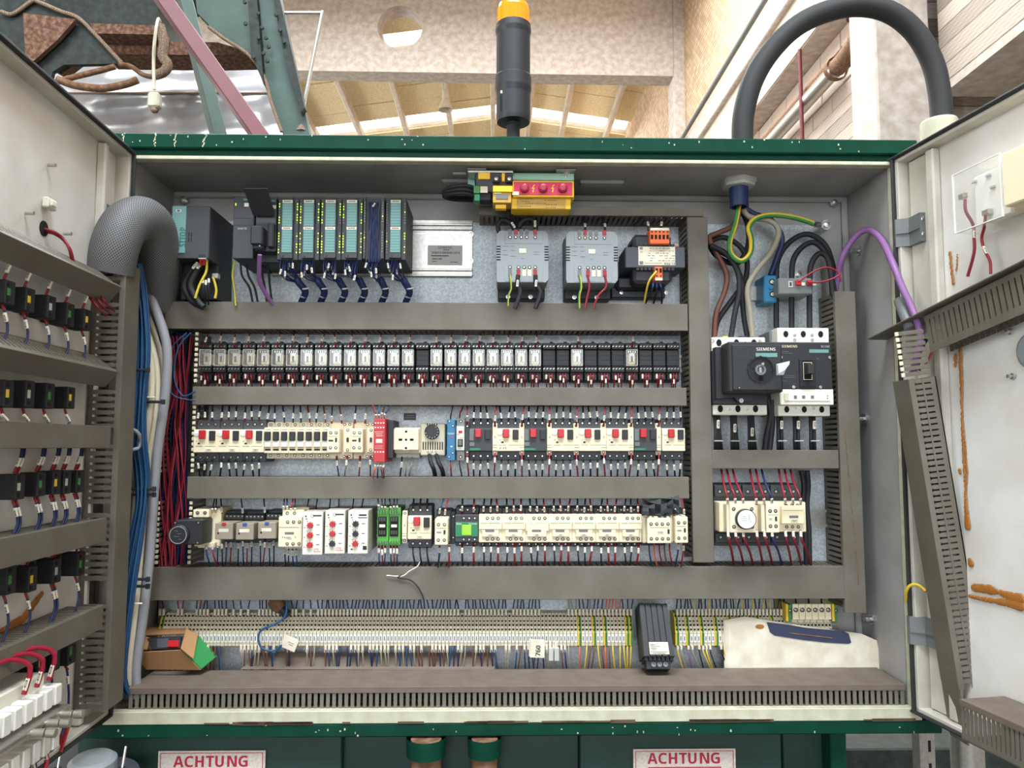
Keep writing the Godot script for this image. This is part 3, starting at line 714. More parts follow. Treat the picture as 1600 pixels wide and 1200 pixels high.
# local frame of a duct: x along it, y across it, z out of its cover; its origin is the middle of one end, on the base
func duct(label: String, o: Vector3, bas: Basis, L: float, H: float, D: float, pitch := 0.0125, single_sides := [], stuff_sides := [-1, 1], cover := true, m := "duct", gaps := [], lift := 0.0, fill := 0.62) -> Node3D:
	var d := thing("cable_duct", label, "cable duct", o, "")
	d.basis = bas
	var b := mb(); b.box(L / 2, 0, 0.001, L, H, 0.002)
	b.box(L / 2, H / 2 - 0.0008, 0.005, L, 0.0016, 0.01); b.box(L / 2, -H / 2 + 0.0008, 0.005, L, 0.0016, 0.01)
	part(d, "duct_base", b, m)
	if cover:
		b = mb(); b.box(L / 2, 0, D - 0.001, L, H + 0.003, 0.0025, 0.0006); b.box(L / 2, H / 2 + 0.001, D - 0.005, L, 0.0012, 0.008); b.box(L / 2, -H / 2 - 0.001, D - 0.005, L, 0.0012, 0.008)
		part(d, "duct_cover", b, m)
	var fd := D - 0.012 - (0.004 if cover else 0.0)
	var n := int(L / pitch)
	for s in [-1, 1]:
		if s in single_sides:
			var fm := finger_mesh(pitch * fill, 0.0016, fd)
			for i in n:
				var x := (i + 0.5) * pitch
				var skip := false
				for g in gaps: skip = skip or (x > g[0] and x < g[1])
				if skip: continue
				var f := part(d, "finger", fm, m)
				f.position = Vector3(x, s * (H / 2 - 0.0008), 0.01 + lift)
		elif s in stuff_sides:
			b = mb()
			for i in n: b.box((i + 0.5) * pitch, s * (H / 2 - 0.0008), 0.01 + fd / 2, pitch * fill, 0.0016, fd)
			part(d, "finger", b, m).set_meta("kind", "stuff")
	return d

func ducts():
	var zc := -0.095
	var D := zc - PZ
	var X := Basis()
	for e in [[258.0, 1075.0, 471.0, 517.0, "long grey wiring duct under the row of transformers and controller modules"], [301.0, 1073.0, 604.0, 634.0, "grey wiring duct between the clear relays and the motor breakers"],
		[293.0, 1077.0, 745.0, 779.0, "grey wiring duct between the motor breakers and the contactors"], [236.0, 1320.0, 887.0, 935.5, "widest grey wiring duct, above the terminal strip"], [1112.0, 1311.0, 703.0, 732.0, "short grey wiring duct below the two big circuit breakers"],
		[748.0, 1099.0, 322.0, 338.0, "thin grey wiring duct along the top of the mounting plate"]]:
		var c := W((e[0] + e[1]) / 2, (e[2] + e[3]) / 2, zc)
		var l := W(e[0], e[2], zc); var r := W(e[1], e[3], zc)
		duct(e[4], Vector3(l.x, c.y, PZ), X, r.x - l.x, l.y - r.y - 0.003, D, 0.0105)
	var Y := Basis(Vector3.DOWN, Vector3.RIGHT, Vector3.BACK)
	for e in [[1077.0, 1109.0, 339.0, 879.0, "tall upright grey duct dividing the contactors from the big circuit breakers"], [1304.0, 1336.0, 455.0, 958.0, "scuffed upright grey duct next to the bare side wall"]]:
		var p := W(e[0], 520 if e[0] < 1200 else 455, zc); var q := W(e[1], 520 if e[0] < 1200 else 455, zc)
		var t := W(e[0], e[2], zc).y; var u := W(e[0] + 10, e[3], zc).y
		var right: bool = e[0] > 1200
		var d := duct(e[4], Vector3((p.x + q.x) / 2, t, PZ), Y, t - u, q.x - p.x - 0.003, D, 0.0105, [-1] if right else [], [-1, 1])
		if right:
			var b := mb()
			for k in 14: b.box(0.42 - 0.13 + k * 0.021, -0.009 + k * 0.0012, D + 0.0006, 0.022, 0.0012, 0.0004)
			part(d, "scratch", b, "pipe_grime")
	# open duct at the ends of the rows: only its two walls of fingers, tips yellowed
	var c0 := W(300, 700, zc); var c1 := W(249, 700, zc)
	var top := W(300, 517, zc).y; var bot := W(300, 886, zc).y
	var od := thing("open_duct", "open upright duct stuffed with red and navy wires, cover missing", "cable duct", Vector3(c0.x, top, PZ))
	var b := mb(); wbox(b, Vector3(c1.x, bot, PZ + 0.0005), Vector3(c0.x, top, PZ + 0.002)); wpart(od, "duct_base", b, "duct")
	b = mb(); b.box(0, 0, D / 2, 0.0016, 0.0062, D - 0.01, 0.0005); var fm := b.mesh()
	b = mb(); b.box(0, 0, 0, 0.006, 0.0064, 0.004, 0.001); var tipm := b.mesh()
	for s in 2:
		var n := int((top - bot) / 0.0102)
		for i in n:
			var y := top - (i + 0.5) * 0.0102
			var py := 517 + (i + 0.5) * (886.0 - 517.0) / n
			if (py > 600 and py < 638) or (py > 742 and py < 782): continue
			if s == 1 and py < 640: continue
			var f := part(od, "finger", fm, "duct"); f.position = Vector3(0 if s == 0 else c1.x - c0.x, y - top, 0)
			var tp := part(f, "finger_tip", tipm, "cream_dim", "yellowed tip"); tp.position = Vector3(0, 0, D - 0.005)
	# bottom duct, lying on its back with the cover up
	var l := W(199, 1075, -0.012); var r := W(1415, 1066, -0.012)
	var ty := 1.0862
	var bd := thing("floor_duct", "dusty wide slotted duct along the floor of the cabinet", "cable duct", Vector3(l.x, 1.0475, -0.0655))
	var L := r.x - l.x
	b = mb(); b.box(L / 2, 0.0015, 0, L, 0.003, 0.1); part(bd, "duct_base", b, "duct")
	b = mb(); b.box(L / 2, ty - 1.047 - 0.0012, 0, L, 0.0024, 0.106, 0.0008); b.box(L / 2, ty - 1.047 - 0.006, 0.0522, L, 0.01, 0.0014, 0.0005); b.box(L / 2, ty - 1.047 - 0.006, -0.0522, L, 0.01, 0.0014); part(bd, "duct_cover", b, "duct_dusty", "dusty cover")
	b = mb(); b.box(L / 2, 0.018, -0.05, L, 0.034, 0.0016); part(bd, "back_wall", b, "duct")
	var n2 := 128
	b = mb(); b.prism([Vector2(-0.0033, 0.0), Vector2(0.0033, 0.0), Vector2(0.0033, 0.005), Vector2(0.0026, 0.0065), Vector2(0.0033, 0.008), Vector2(0.0033, 0.033), Vector2(-0.0033, 0.033), Vector2(-0.0033, 0.008), Vector2(-0.0026, 0.0065), Vector2(-0.0033, 0.005)], -0.0009, 0.0009)
	fm = b.mesh()
	for i in n2:
		var f := part(bd, "finger", fm, "duct"); f.position = Vector3((i + 0.5) * L / n2, 0.001, 0.0505)
	b = mb(); rng.seed = 31
	for i in 46:
		var x := rng.randf_range(0.02, L - 0.02)
		b.tube(curve([Vector3(x, 0.006 + rng.randf() * 0.02, 0.03 + rng.randf() * 0.012), Vector3(x + rng.randf_range(-0.1, 0.1), 0.008 + rng.randf() * 0.02, 0.03), Vector3(x + rng.randf_range(-0.25, 0.25), 0.005 + rng.randf() * 0.02, 0.035)], 4), 0.0013, 5)
	single("wire_fill", b, "black_soft", "tangle of dark wires lying inside the floor duct", "wires", "", "stuff").position = bd.position
	# the cover leaning behind it and a strip of it lying loose
	var p0 := W(395, 1020, -0.135); var p1 := W(772, 1046, -0.118)
	b = mb(); b.hex8([W(400, 1020, -0.15), W(773, 1020, -0.15), W(773, 1046, -0.125), W(376, 1046, -0.125), W(400, 1020, -0.153), W(773, 1020, -0.153), W(773, 1046, -0.128), W(376, 1046, -0.128)]); single("loose_cover", b, "duct_dusty", "loose strip of duct cover propped behind the floor duct", "cover")
	door_ducts()

func door_ducts():
	# ducts on the door with the contact blocks: frames in door coordinates
	var fr := func(along: Vector3, across: Vector3, out: Vector3) -> Basis: return Basis(along, across, out)
	var R := TL.basis
	# upright one by the hinge, fingers towards the viewer
	var tr := TL * Vector3(0.038, 1.828, 0.001)
	duct("upright slotted duct by the hinge of the door with contact blocks", tr, fr.call(Vector3.DOWN, DL, NL), 0.748, 0.054, 0.056, 0.0115, [1], [], true, "duct", [[0.036, 0.07], [0.19, 0.215], [0.29, 0.315], [0.41, 0.43], [0.545, 0.575]], 0.0, 0.66)
	var e := [[1.527, 0.032, 0.0, 0.1, "flat grey duct at eye level on the door with contact blocks"], [1.377, 0.035, 0.0, 0.1, "grey duct under the third row of contact blocks"], [1.238, 0.034, 0.0, 0.1, "grey duct above the white terminal blocks on the door"], [1.63, 0.03, -0.66, 0.085, "tilted duct with bright slots under the first row of contact blocks"], [1.772, 0.032, -0.66, 0.085, "highest tilted duct on the door, above the first row of contact blocks"]]
	for q in e:
		var out := NL.rotated(DL, -q[2] if NL.rotated(DL, 0.3).y > 0 else q[2])
		if q[2] != 0.0 and out.y > 0: out = NL.rotated(DL, q[2])
		var acr := DL.cross(out)
		if acr.y < 0: acr = -acr
		duct(q[4], TL * Vector3(q[3], q[0] + (0.022 if q[2] != 0.0 else 0.0), 0.002 if q[2] == 0.0 else 0.012), Basis(DL, acr, out), 0.64, q[1], 0.056 if q[2] == 0.0 else 0.047, 0.0125, [1], [-1], true, "duct", [], 0.0, 0.66)
	var fb := mb(); rng.seed = 17
	for q in e:
		for k in 10:
			var v: float = q[0] + rng.randf_range(-0.009, 0.009) + (0.008 if q[2] != 0.0 else 0.0)
			var pts := []
			for i in 5: pts.append(TL * Vector3(q[3] + 0.02 + i * 0.14, v + rng.randf_range(-0.004, 0.004), 0.022 + rng.randf_range(-0.008, 0.008)))
			fb.tube(curve(pts, 2), 0.0022, 5)
	single("wire_fill", fb, "navy", "dark wires lying inside the ducts of the door with contact blocks", "wires", "", "stuff")
	# leaning duct on the glue-streaked door
	var p1 := W(1441, 590, 0.11); var p2 := W(1521, 1075, 0.11)
	var al := (p2 - p1).normalized()
	var out := Vector3(-1, 0, 0); out = (out - al * out.dot(al)).normalized()
	var ac := Vector3(0, 0, 1); ac = (ac - al * ac.dot(al)).normalized()
	var ld := duct("leaning slotted duct hanging loose along the glue-streaked door", p1 - out * 0.024 - ac * 0.026, Basis(al, ac, out), p1.distance_to(p2), 0.05, 0.048, 0.01, [1], [-1], true, "duct", [], 0.0, 0.72)
	var b := mb(); b.box(p1.distance_to(p2) / 2, 0.0252, 0.024, p1.distance_to(p2), 0.0012, 0.003); part(ld, "break_line", b, "duct")
	b = mb(); b.box(p1.distance_to(p2) + 0.03, 0, 0.047, 0.12, 0.05, 0.003, 0.0005); part(ld, "cover_end", b, "duct")
	b = mb(); b.box(-0.045, 0, 0.0, 0.09, 0.0016, 0.04, 0.0004)
	for i in 8:
		var f := sub(ld, "bare_finger", Vector3(-0.008 - i * 0.0101, 0.024, 0.03))
		bx(f, "finger_body", "duct", 0, 0, 0, 5.5, 1.4, 36, 0.3)
		bx(f, "finger_tip", "cream_dim", 0, 0, 20, 5.6, 2.2, 5, 0.5)
	# tilted duct across that door
	var a := RD(1448, 522, 0.045); var c := RD(1600, 452, 0.045)
	var A := TR * a; var C := TR * c
	al = (C - A).normalized(); out = (NR.cross(al)); if out.y > 0: out = -out
	var ac2 := al.cross(-out).normalized(); if ac2.dot(NR) < 0: ac2 = -ac2
	var td := duct("tilted slotted duct rising across the glue-streaked door", A - out * 0.033 - ac2 * 0.02, Basis(al, ac2, out), A.distance_to(C) + 0.1, 0.04, 0.066, 0.0115, [1], [-1], false, "duct", [], 0.0, 0.7)
	b = mb(); b.box(A.distance_to(C) / 2 - 0.02, 0.0, -0.003, A.distance_to(C) + 0.24, 0.066, 0.003, 0.001); part(td, "back_flange", b, "duct")
	b = mb(); b.box(A.distance_to(C) / 2 + 0.05, 0.019, 0.06, A.distance_to(C) + 0.1, 0.0018, 0.014, 0.0005); part(td, "slotted_edge", b, "duct")
	# stub of duct at the bottom of that door, its cover up
	a = RD(1500, 1092, 0.08)
	var bd := duct("dusty duct stub near the bottom of the glue-streaked door", TR * Vector3(a.x, a.y - 0.06, 0.042), Basis(DR, NR, Vector3.UP), 0.4, 0.076, 0.06, 0.0085, [1], [-1], true, "duct", [], 0.0, 0.72)
	(bd.get_node("duct_cover") as MeshInstance3D).material_override = M.duct_dusty
# ---------------------------------------------------------------- devices on the mounting plate; sizes in photo pixels at the device's own depth
func dev(nm: String, label: String, cat: String, px: float, py: float, zf: float, group := "") -> Node3D:
	kk = (CP.z - zf) / F
	var p := W(px, py, zf)
	var o := thing(nm, label, cat, Vector3(p.x, p.y, PZ), group)
	o.set_meta("base_name", nm)
	return o
func mm(v: float) -> float: return v * 0.001 / kk      # millimetres as local units
func mk() -> MB: return mb(kk)
var screws := {}
func scr(par: Node3D, x: float, y: float, z: float, r := 2.4, ring_m := "hole", nm := "screw"):
	var key := "%.2f %.6f" % [r, kk]
	if not screws.has(key):
		var a := mk(); a.lathe([Vector2(r, 0), Vector2(r, 0.35), Vector2(r * 0.66, 0.4), Vector2(r * 0.66, 0.1)], Vector3.ZERO, Vector3(0, 0, 1), 12)
		var b := mk(); b.lathe([Vector2(r * 0.66, 0.12), Vector2(r * 0.5, 0.35), Vector2(0, 0.35)], Vector3.ZERO, Vector3(0, 0, 1), 10); b.box(0, 0, 0.36, r, r * 0.22, 0.1)
		screws[key] = [a.mesh(), b.mesh()]
	var o := part(par, nm, screws[key][1], "screw")
	o.position = Vector3(x, y, z) * kk
	var c := part(o, "screw_seat", screws[key][0], ring_m)
	c.position = Vector3.ZERO
func inkbox(par: Node3D, list: Array, z: float, m := "ink", nm := "print"):
	var b := mk()
	for q in list: b.box(q[0], q[1], z, q[2], q[3], 0.25)
	return part(par, nm, b, m)
func din_rail(px0: float, px1: float, py: float, label: String):
	var p := W(px0, py, -0.168); var q := W(px1, py, -0.168)
	var b := mb()
	b.box((p.x + q.x) / 2, p.y, -0.1735, q.x - p.x, 0.027, 0.0012); b.box((p.x + q.x) / 2, p.y + 0.015, -0.1675, q.x - p.x, 0.005, 0.0012); b.box((p.x + q.x) / 2, p.y - 0.015, -0.1675, q.x - p.x, 0.005, 0.0012)
	b.box((p.x + q.x) / 2, p.y + 0.0128, -0.1705, q.x - p.x, 0.001, 0.006); b.box((p.x + q.x) / 2, p.y - 0.0128, -0.1705, q.x - p.x, 0.001, 0.006)
	single("mounting_rail", b, "zinc", label, "rail")

# a wire from a device to a duct, with a printed marker sleeve and a coloured ferrule
var marker_mesh: ArrayMesh
var ferrules := {}
func marker(par: Node3D, at: Vector3, dir: Vector3, sc := 1.0):
	if marker_mesh == null:
		var b := mb(0.001)
		b.tint = Color8(226, 220, 202); b.box(0, 0, 0, 3.6, 11.0, 3.6, 0.7)
		b.tint = Color8(70, 66, 62); b.box(0, 0.6, 1.82, 1.5, 6.2, 0.2); b.tint = Color8(226, 220, 202); b.box(0, 0.6, 1.9, 0.5, 4.0, 0.2)
		marker_mesh = b.mesh()
	var o := part(par, "marker_sleeve", marker_mesh, "vc")
	var y := dir.normalized()
	var z := (Vector3(0, 0, 1) - y * y.z).normalized()
	o.transform = Transform3D(Basis(y.cross(z), y, z).scaled_local(Vector3.ONE * sc), at + z * 0.0006)
func wire(pts: Array, r: float, m: String, label: String, group: String, marks := [0.35], fer := "", fat := 1.0, nm := "wire") -> Node3D:
	var o := thing(nm, label, "wire", pts[0], group)
	var loc := []
	for p in pts: loc.append(p - pts[0])
	var c := curve(loc, 3)
	var b := mb(); b.tube(c, r, 6)
	part(o, "conductor", b, m)
	for f in marks:
		var i := clampf(f, 0, 0.999) * (c.size() - 1)
		var a: Vector3 = c[int(i)]; var d: Vector3 = c[int(i) + 1]
		marker(o, a.lerp(d, i - int(i)), d - a, fat)
	if fer:
		if not ferrules.has(0):
			b = mb(); b.cyl(Vector3.ZERO, Vector3(0, 0.0085, 0), 0.0019, 8); ferrules[0] = b.mesh()
		var f := part(o, "ferrule", ferrules[0], fer)
		var y: Vector3 = (c[1] - c[0]).normalized(); var z := (Vector3(0, 0, 1) - y * y.z).normalized()
		f.basis = Basis(y.cross(z), y, z)
	return o
# short wire between a device terminal at (x, y) and a duct edge at yd
func tap(x: float, y: float, yd: float, m: String, label: String, group: String, fer := "", r := 0.0013, zd := -0.112, lean := 0.0, mark := 0.42):
	var s := signf(yd - y)
	var j := rng.randf_range(-1.5, 1.5) + lean
	var p := [W(x, y, zd), W(x + j * 0.2, lerpf(y, yd, 0.4), zd + 0.012), W(x + j, lerpf(y, yd, 0.85), zd + 0.004), W(x + j * 1.4, yd + s * 7, zd - 0.028)]
	return wire(p, r, m, label, group, [mark * 0.75 + rng.randf_range(-0.05, 0.05)] if mark > 0 else [], fer)
# extra wires nobody could count, joined
func tap_stuff(b: MB, x: float, y: float, yd: float, r := 0.0012, zd := -0.13):
	var j := rng.randf_range(-3.0, 3.0)
	b.tube(curve([W(x, y, zd), W(x + j * 0.5, lerpf(y, yd, 0.5), zd + 0.006), W(x + j, yd + signf(yd - y) * 6, zd - 0.02)], 3), r, 5)

func relays():
	var zf := -0.128
	din_rail(300, 1075, 566, "zinc mounting rail behind the relay sockets")
	var xs := []
	for i in 15: xs.append([319.6 + 22.67 * i, 1])
	xs.append([659.5, 0])
	for i in 8: xs.append([681.6 + 22.11 * i, 1])
	xs.append([858.2, 0]); xs.append([880.0, 0]); xs.append([902.0, 1])
	for i in 3: xs.append([923.5 + 21.5 * i, 0])
	xs.append([988.0, 1])
	for i in 3: xs.append([1009.8 + 21.6 * i, 0])
	var sock := dev("relay_socket", "", "relay socket", xs[0][0], 566, zf, "black relay sockets in one row")
	bx(sock, "socket_body", "black", 0, 0, mm(20), 20.8, 60, mm(26), 0.8)
	bx(sock, "socket_face", "anthracite", 0, 7, mm(36), 20.2, 25, mm(8), 0.8)
	bx(sock, "terminal_step", "black", 0, 26, mm(38), 20.6, 10, mm(12), 0.8)
	bx(sock, "terminal_step", "black", 0, -11, mm(38), 20.6, 9, mm(12), 0.8)
	bx(sock, "terminal_step", "black", 0, -23, mm(36), 19.6, 10, mm(8), 0.8)
	bx(sock, "release_tab", "anthracite", 4, 31, mm(36), 5, 5, mm(10), 0.8)
	var b := mk(); var r2 := mk()
	for x in [-7.5, -2.5, 2.5, 7.5]:
		var s := Vector3(1.2, 0.7, 0)
		for y in [25.0, -10.5]: b.hex8([Vector3(x, y, mm(44.2)) - s, Vector3(x, y, mm(44.2)) + s, Vector3(x, y, mm(44.2)) + s + Vector3(-0.8, 1, 0), Vector3(x, y, mm(44.2)) - s + Vector3(-0.8, 1, 0), Vector3(x, y, mm(44.6)) - s, Vector3(x, y, mm(44.6)) + s, Vector3(x, y, mm(44.6)) + s + Vector3(-0.8, 1, 0), Vector3(x, y, mm(44.6)) - s + Vector3(-0.8, 1, 0)])
		if absf(x) < 5: b.box(x * 1.4, -21, mm(40.4), 2.6, 1.0, 0.3)
	part(sock, "terminal_screw", b, "screw").set_meta("kind", "stuff")
	for x in [-6.0, -2.0, 2.0, 6.0]:
		for y in [14.0, 7.0, 1.0]: r2.box(x, y, mm(40.2), 2.4, 0.7, 0.25)
	part(sock, "contact_slot", r2, "grey_mid").set_meta("kind", "stuff")
	var rel := dev("plug_in_relay", "", "relay", xs[0][0], 558.5, -0.1, "clear plug-in relays")
	var z0 := mm(41); var zl := mm(31)
	bx(rel, "relay_base", "black", 0, 0, z0 + mm(1), 17.5, 25, mm(3), 0.5)
	bx(rel, "coil", "cream", 0.5, -1.5, z0 + mm(13), 11.5, 17, mm(20), 1.5)
	bx(rel, "armature", "zinc", 0.5, 1.0, z0 + mm(24.5), 9.5, 14, mm(2), 0.5)
	b = mk()
	for x in [-5.0, -1.5, 2.0, 5.5]: b.box(x, 9.5, z0 + mm(24), 1.6, 4.0, mm(8), 0.3)
	part(rel, "contact_spring", b, "steel")
	bx(rel, "indicator", "anthracite", 0.6, -1.5, z0 + mm(26), 3.2, 9.0, mm(1), 0.3)
	bx(rel, "cover", "relay_clear", 0, 0, z0 + mm(16), 17.8, 25.6, mm(30), 0.9)
	b = mk()
	for sx in [-1, 1]: b.box(sx * 8.6, 0, z0 + mm(31.5), 0.7, 25, 0.6)
	for sy in [-1, 1]: b.box(0, sy * 12.4, z0 + mm(31.5), 17.4, 0.7, 0.6)
	part(rel, "cover_edge", b, "clear_bag")
	var nr := 0
	for i in xs.size():
		var p := W(xs[i][0], 566, zf); p.z = PZ
		var l := "%s black relay socket, %s from the red wires" % ["occupied" if xs[i][1] else "empty", nth(i)]
		if i == 0: sock.set_meta("label", l)
		else: dup(sock, p, l)
		if xs[i][1]:
			p = W(xs[i][0], 558.5, -0.1); p.z = PZ
			l = "clear plastic plug-in relay, %s from the bundle of red wires" % nth(nr)
			if nr == 0: rel.set_meta("label", l)
			else: dup(rel, p, l)
			nr += 1
	# engraved strips above the sockets, wires above and below
	rng.seed = 14
	b = mb()
	var more := mb()
	var tags := mb()
	for i in xs.size():
		var x: float = xs[i][0]
		var q := W(x + 8, 528, -0.174)
		b.box(q.x, q.y, -0.1745, 0.016, 0.006, 0.001)
		var lab := "socket %s from the bundle of red wires" % nth(i)
		if xs[i][1]: tap(x + 0.5, 542, 521, "red_wire", "red wire above the relay " + lab, "red wires above the relay row", "ferrule_red", 0.0013, -0.125, rng.randf_range(0, 4), 0.6)
		for k in 3:
			tap_stuff(more, x - 5 + k * 4.5, 584, 603, 0.0013)
			if k < 2:
				var tq := W(x - 5 + k * 6 + rng.randf_range(-1, 1), 590 + k * 6 + rng.randf_range(-2, 2), -0.121)
				tags.box(tq.x, tq.y, tq.z, 0.0034, 0.009, 0.003, 0.0006)
	single("marking_strip", b, "grey_light", "faint strips of engraved labels above the relay sockets", "label strips", "", "stuff")
	single("marker_sleeve", tags, "paper", "pale marker sleeves crowding under the relay sockets", "marker sleeves", "", "stuff")
	single("wire_crowd", more, "red_dark", "dense dark red wires crowding under the relay sockets", "wires", "", "stuff")

func proto_breaker(dark: bool, label: String, px: float, py: float) -> Node3D:
	var o := dev("motor_breaker", label, "motor breaker", px, py, -0.097, "motor breakers in the middle row")
	bx(o, "breaker_body", "dark_slate" if not dark else "anthracite", 0, 0, mm(32), 36.2, 66, mm(62), 1.2)
	bx(o, "front_panel", "cream" if not dark else "anthracite", 0, -0.5, mm(70), 36.2, 35.5, mm(16), 0.8)
	for y in [25.5, -26.0]:
		for x in [-11.0, 0.0, 11.0]: scr(o, x, y, mm(63), 2.7)
	bx(o, "stop_button", "red", -4.0, 9.5, mm(80), 10, 13.6, mm(8), 1.0)
	bx(o, "start_button", "black", 11, 7.5, mm(79), 9.2, 15.5, mm(5), 0.8)
	if dark:
		bx(o, "cover_plate", "grey_mid", -14, 7, mm(78.3), 7, 18, mm(1), 0.2); bx(o, "cover_plate", "grey_mid", -13.5, -7.5, mm(78.3), 8, 6, mm(1), 0.2)
		bx(o, "green_strip", "tesys_green", -9, -15.5, mm(78.3), 17, 3.4, mm(1), 0.2)
	else:
		var b := mk(); b.lathe([Vector2(4.2, 0), Vector2(4.2, mm(1.2)), Vector2(0, mm(1.4))], Vector3(-13.5, 11, mm(78)), Vector3(0, 0, 1), 16); b.box(-13.5, 11, mm(79.5), 5.5, 1.0, mm(0.6)); part(o, "setting_dial", b, "white")
		words(o, "Schneider", 0.0022, "ink_green", Vector3(-9 * kk, -8.6 * kk, 0.0782)); 
		inkbox(o, [[8, -8.6, 17, 0.5]], mm(78.2), "ink_green", "green_line")
		inkbox(o, [[-9.5, -4.5, 3.6, 2.0], [-13, -1, 2, 0.8]], mm(78.2))
		bx(o, "reset_slot", "hole", -9.5, -4.5, mm(78), 3.6, 2.2, mm(1), 0.1)
	return o
func tagplate(o: Node3D, x: float, y: float, z: float, s: String, w := 10.0, h := 4.4):
	var t := bx(o, "name_tag", "paper", x, y, z, w, h, 0.6, 0.15)
	var e := words(t, s, h * kk * 0.62, "ink", Vector3(0, 0, 0.32 * kk), Vector3.ZERO, "tag_lettering")
	return e
func aux(label: String, px: float, grp: String) -> Node3D:
	var o := dev("auxiliary_contact", label, "auxiliary contact", px, 686, -0.097, grp)
	bx(o, "contact_body", "cream", 0, 0, mm(38), 7.6, 50, mm(66), 0.6)
	bx(o, "contact_front", "cream", 0, 0, mm(74), 7.4, 36, mm(8), 0.6)
	for y in [21.0, -20.5]: scr(o, 0, y, mm(71.2), 2.2)
	inkbox(o, [[0, 2, 2.4, 0.6], [0.4, 4, 0.6, 3], [0, -13, 7.2, 0.4], [0, -9.5, 7.2, 0.4]], mm(78.3))
	return o

func middle_row():
	rng.seed = 22
	din_rail(298, 1075, 688, "zinc mounting rail behind the middle row of breakers")
	var gtop := "wires above the middle row"; var gbot := "wires below the middle row"
	# three cream motor breakers by the open duct
	var p0 := proto_breaker(false, "cream motor breaker, nearest the open duct with red wires", 320.5, 688.5)
	tagplate(p0, 6, -14.5, mm(78.4), "TM1")
	var lefts := ["cream motor breaker, nearest the open duct with red wires", "cream motor breaker between two others near the open duct", "cream motor breaker beside the row of slim fuse holders"]
	var breakers := [[320.5, lefts[0]]]
	for i in 2:
		var p := W(357.3 + i * 36.4, 688.5, -0.097); p.z = PZ
		dup(p0, p, lefts[i + 1]); breakers.append([357.3 + i * 36.4, lefts[i + 1]])
	# right-hand group
	var right := [[751.0, 1], [794.5, 0], [837.0, 1], [880.0, 0], [922.5, 0], [965.5, 0], [1009.0, 1], [1052.5, 0]]
	var names := ["black motor breaker beside the slim white circuit breaker", "cream motor breaker with hand-marked front between two black ones", "black motor breaker between two cream ones", "cream motor breaker just past the second black one", "cream motor breaker in the middle of three cream ones", "cream motor breaker just before the last black one", "black motor breaker, last but one before the dividing duct", "cream motor breaker ending its row at the dividing duct"]
	var dark: Node3D; var pale: Node3D
	for i in 8:
		var x: float = right[i][0]
		var o: Node3D
		var p := W(x, 686.5, -0.097); p.z = PZ
		if right[i][1]:
			if dark == null: dark = proto_breaker(true, names[i], x, 686.5); o = dark
			else: o = dup(dark, p, names[i])
		else:
			if pale == null: pale = proto_breaker(false, names[i], x, 686.5); o = pale
			else: o = dup(pale, p, names[i])
		breakers.append([x, names[i]])
	kk = (CP.z + 0.097) / F
	inkbox(pale, [[-13, -14, 1, 3], [-11, -13, 1.4, 0.7], [-8, -14, 0.8, 3], [-6, -13, 2, 0.7], [-4, -14, 0.8, 3]], mm(78.3), "ink", "handwriting")
	var ax := [773.3, 815.5, 858.5, 900.8, 943.5, 986.5, 1029.5]
	for i in 7:
		aux("narrow cream auxiliary contact clipped between motor breakers, %s after the blue module" % nth(i), ax[i], "narrow auxiliary contacts between the motor breakers")
	# wires of the breakers
	for e in breakers:
		var lx: float = e[0] < 500
		for k in 3:
			var x: float = e[0] - 11 + k * 11
			tap(x, 659, 636, "black_soft", ["first", "middle", "last"][k] + " black wire above the " + e[1], gtop, "ferrule_red" if e[0] < 420 else "", 0.0017, -0.115, rng.randf_range(-2, 2), 0.5)
			tap(x, 717, 743, "black_soft", ["first", "middle", "last"][k] + " black wire below the " + e[1], gbot, "", 0.0017, -0.115, rng.randf_range(-2, 2), 0.5)
	for i in 7:
		tap(ax[i], 666, 636, "red_wire", "red wire entering the %s narrow auxiliary contact after the blue module from above" % nth(i), gtop, "ferrule_red", 0.0015, -0.1, rng.randf_range(-1, 3), 0.45)
		tap(ax[i], 709, 743, "red_wire", "red wire leaving the %s narrow auxiliary contact after the blue module below" % nth(i), gbot, "ferrule_red", 0.0015, -0.1, rng.randf_range(-3, 1), 0.4)
	# eight slim fuse holders
	var f0: Node3D
	for i in 8:
		var x := 418.3 + 12.86 * i
		var l := "slim cream fuse holder with black lever, %s after the three motor breakers" % nth(i)
		if i == 0:
			f0 = dev("fuse_holder", l, "fuse holder", x, 687.5, -0.1, "slim fuse holders")
			bx(f0, "holder_body", "cream_dim", 0, 0, mm(28), 12.5, 58, mm(56), 0.7)
			bx(f0, "holder_front", "cream", 0, -0.5, mm(64), 12.5, 40, mm(18), 0.8)
			bx(f0, "lever", "black", 0, 6, mm(76), 8.6, 14, mm(8), 0.9)
			bx(f0, "carrier", "white", 0, -6, mm(75), 9.6, 9.5, mm(5), 0.8)
			inkbox(f0, [[0, -15, 9, 2.6]], mm(73.2)); inkbox(f0, [[0, 16, 8, 0.4], [0, -12.2, 11, 0.4]], mm(73.2))
			for y in [24.0, -24.0]: scr(f0, 0 if y > 0 else 0.5, y, mm(56.2), 2.3)
		else:
			var p := W(x, 687.5, -0.1); p.z = PZ
			dup(f0, p, l)
		for s in [1]:
			tap(x + rng.randf_range(-2, 2), 660 if s > 0 else 715, 636 if s > 0 else 743, ["black_soft", "navy", "red_wire", "brown_wire"][rng.randi() % 4], "wire %s the %s slim fuse holder after the three motor breakers" % ["above" if s > 0 else "below", nth(i)], gtop if s > 0 else gbot, "ferrule_red" if rng.randf() < 0.4 else "", 0.0016, -0.118, rng.randf_range(-2, 2), 0.5)
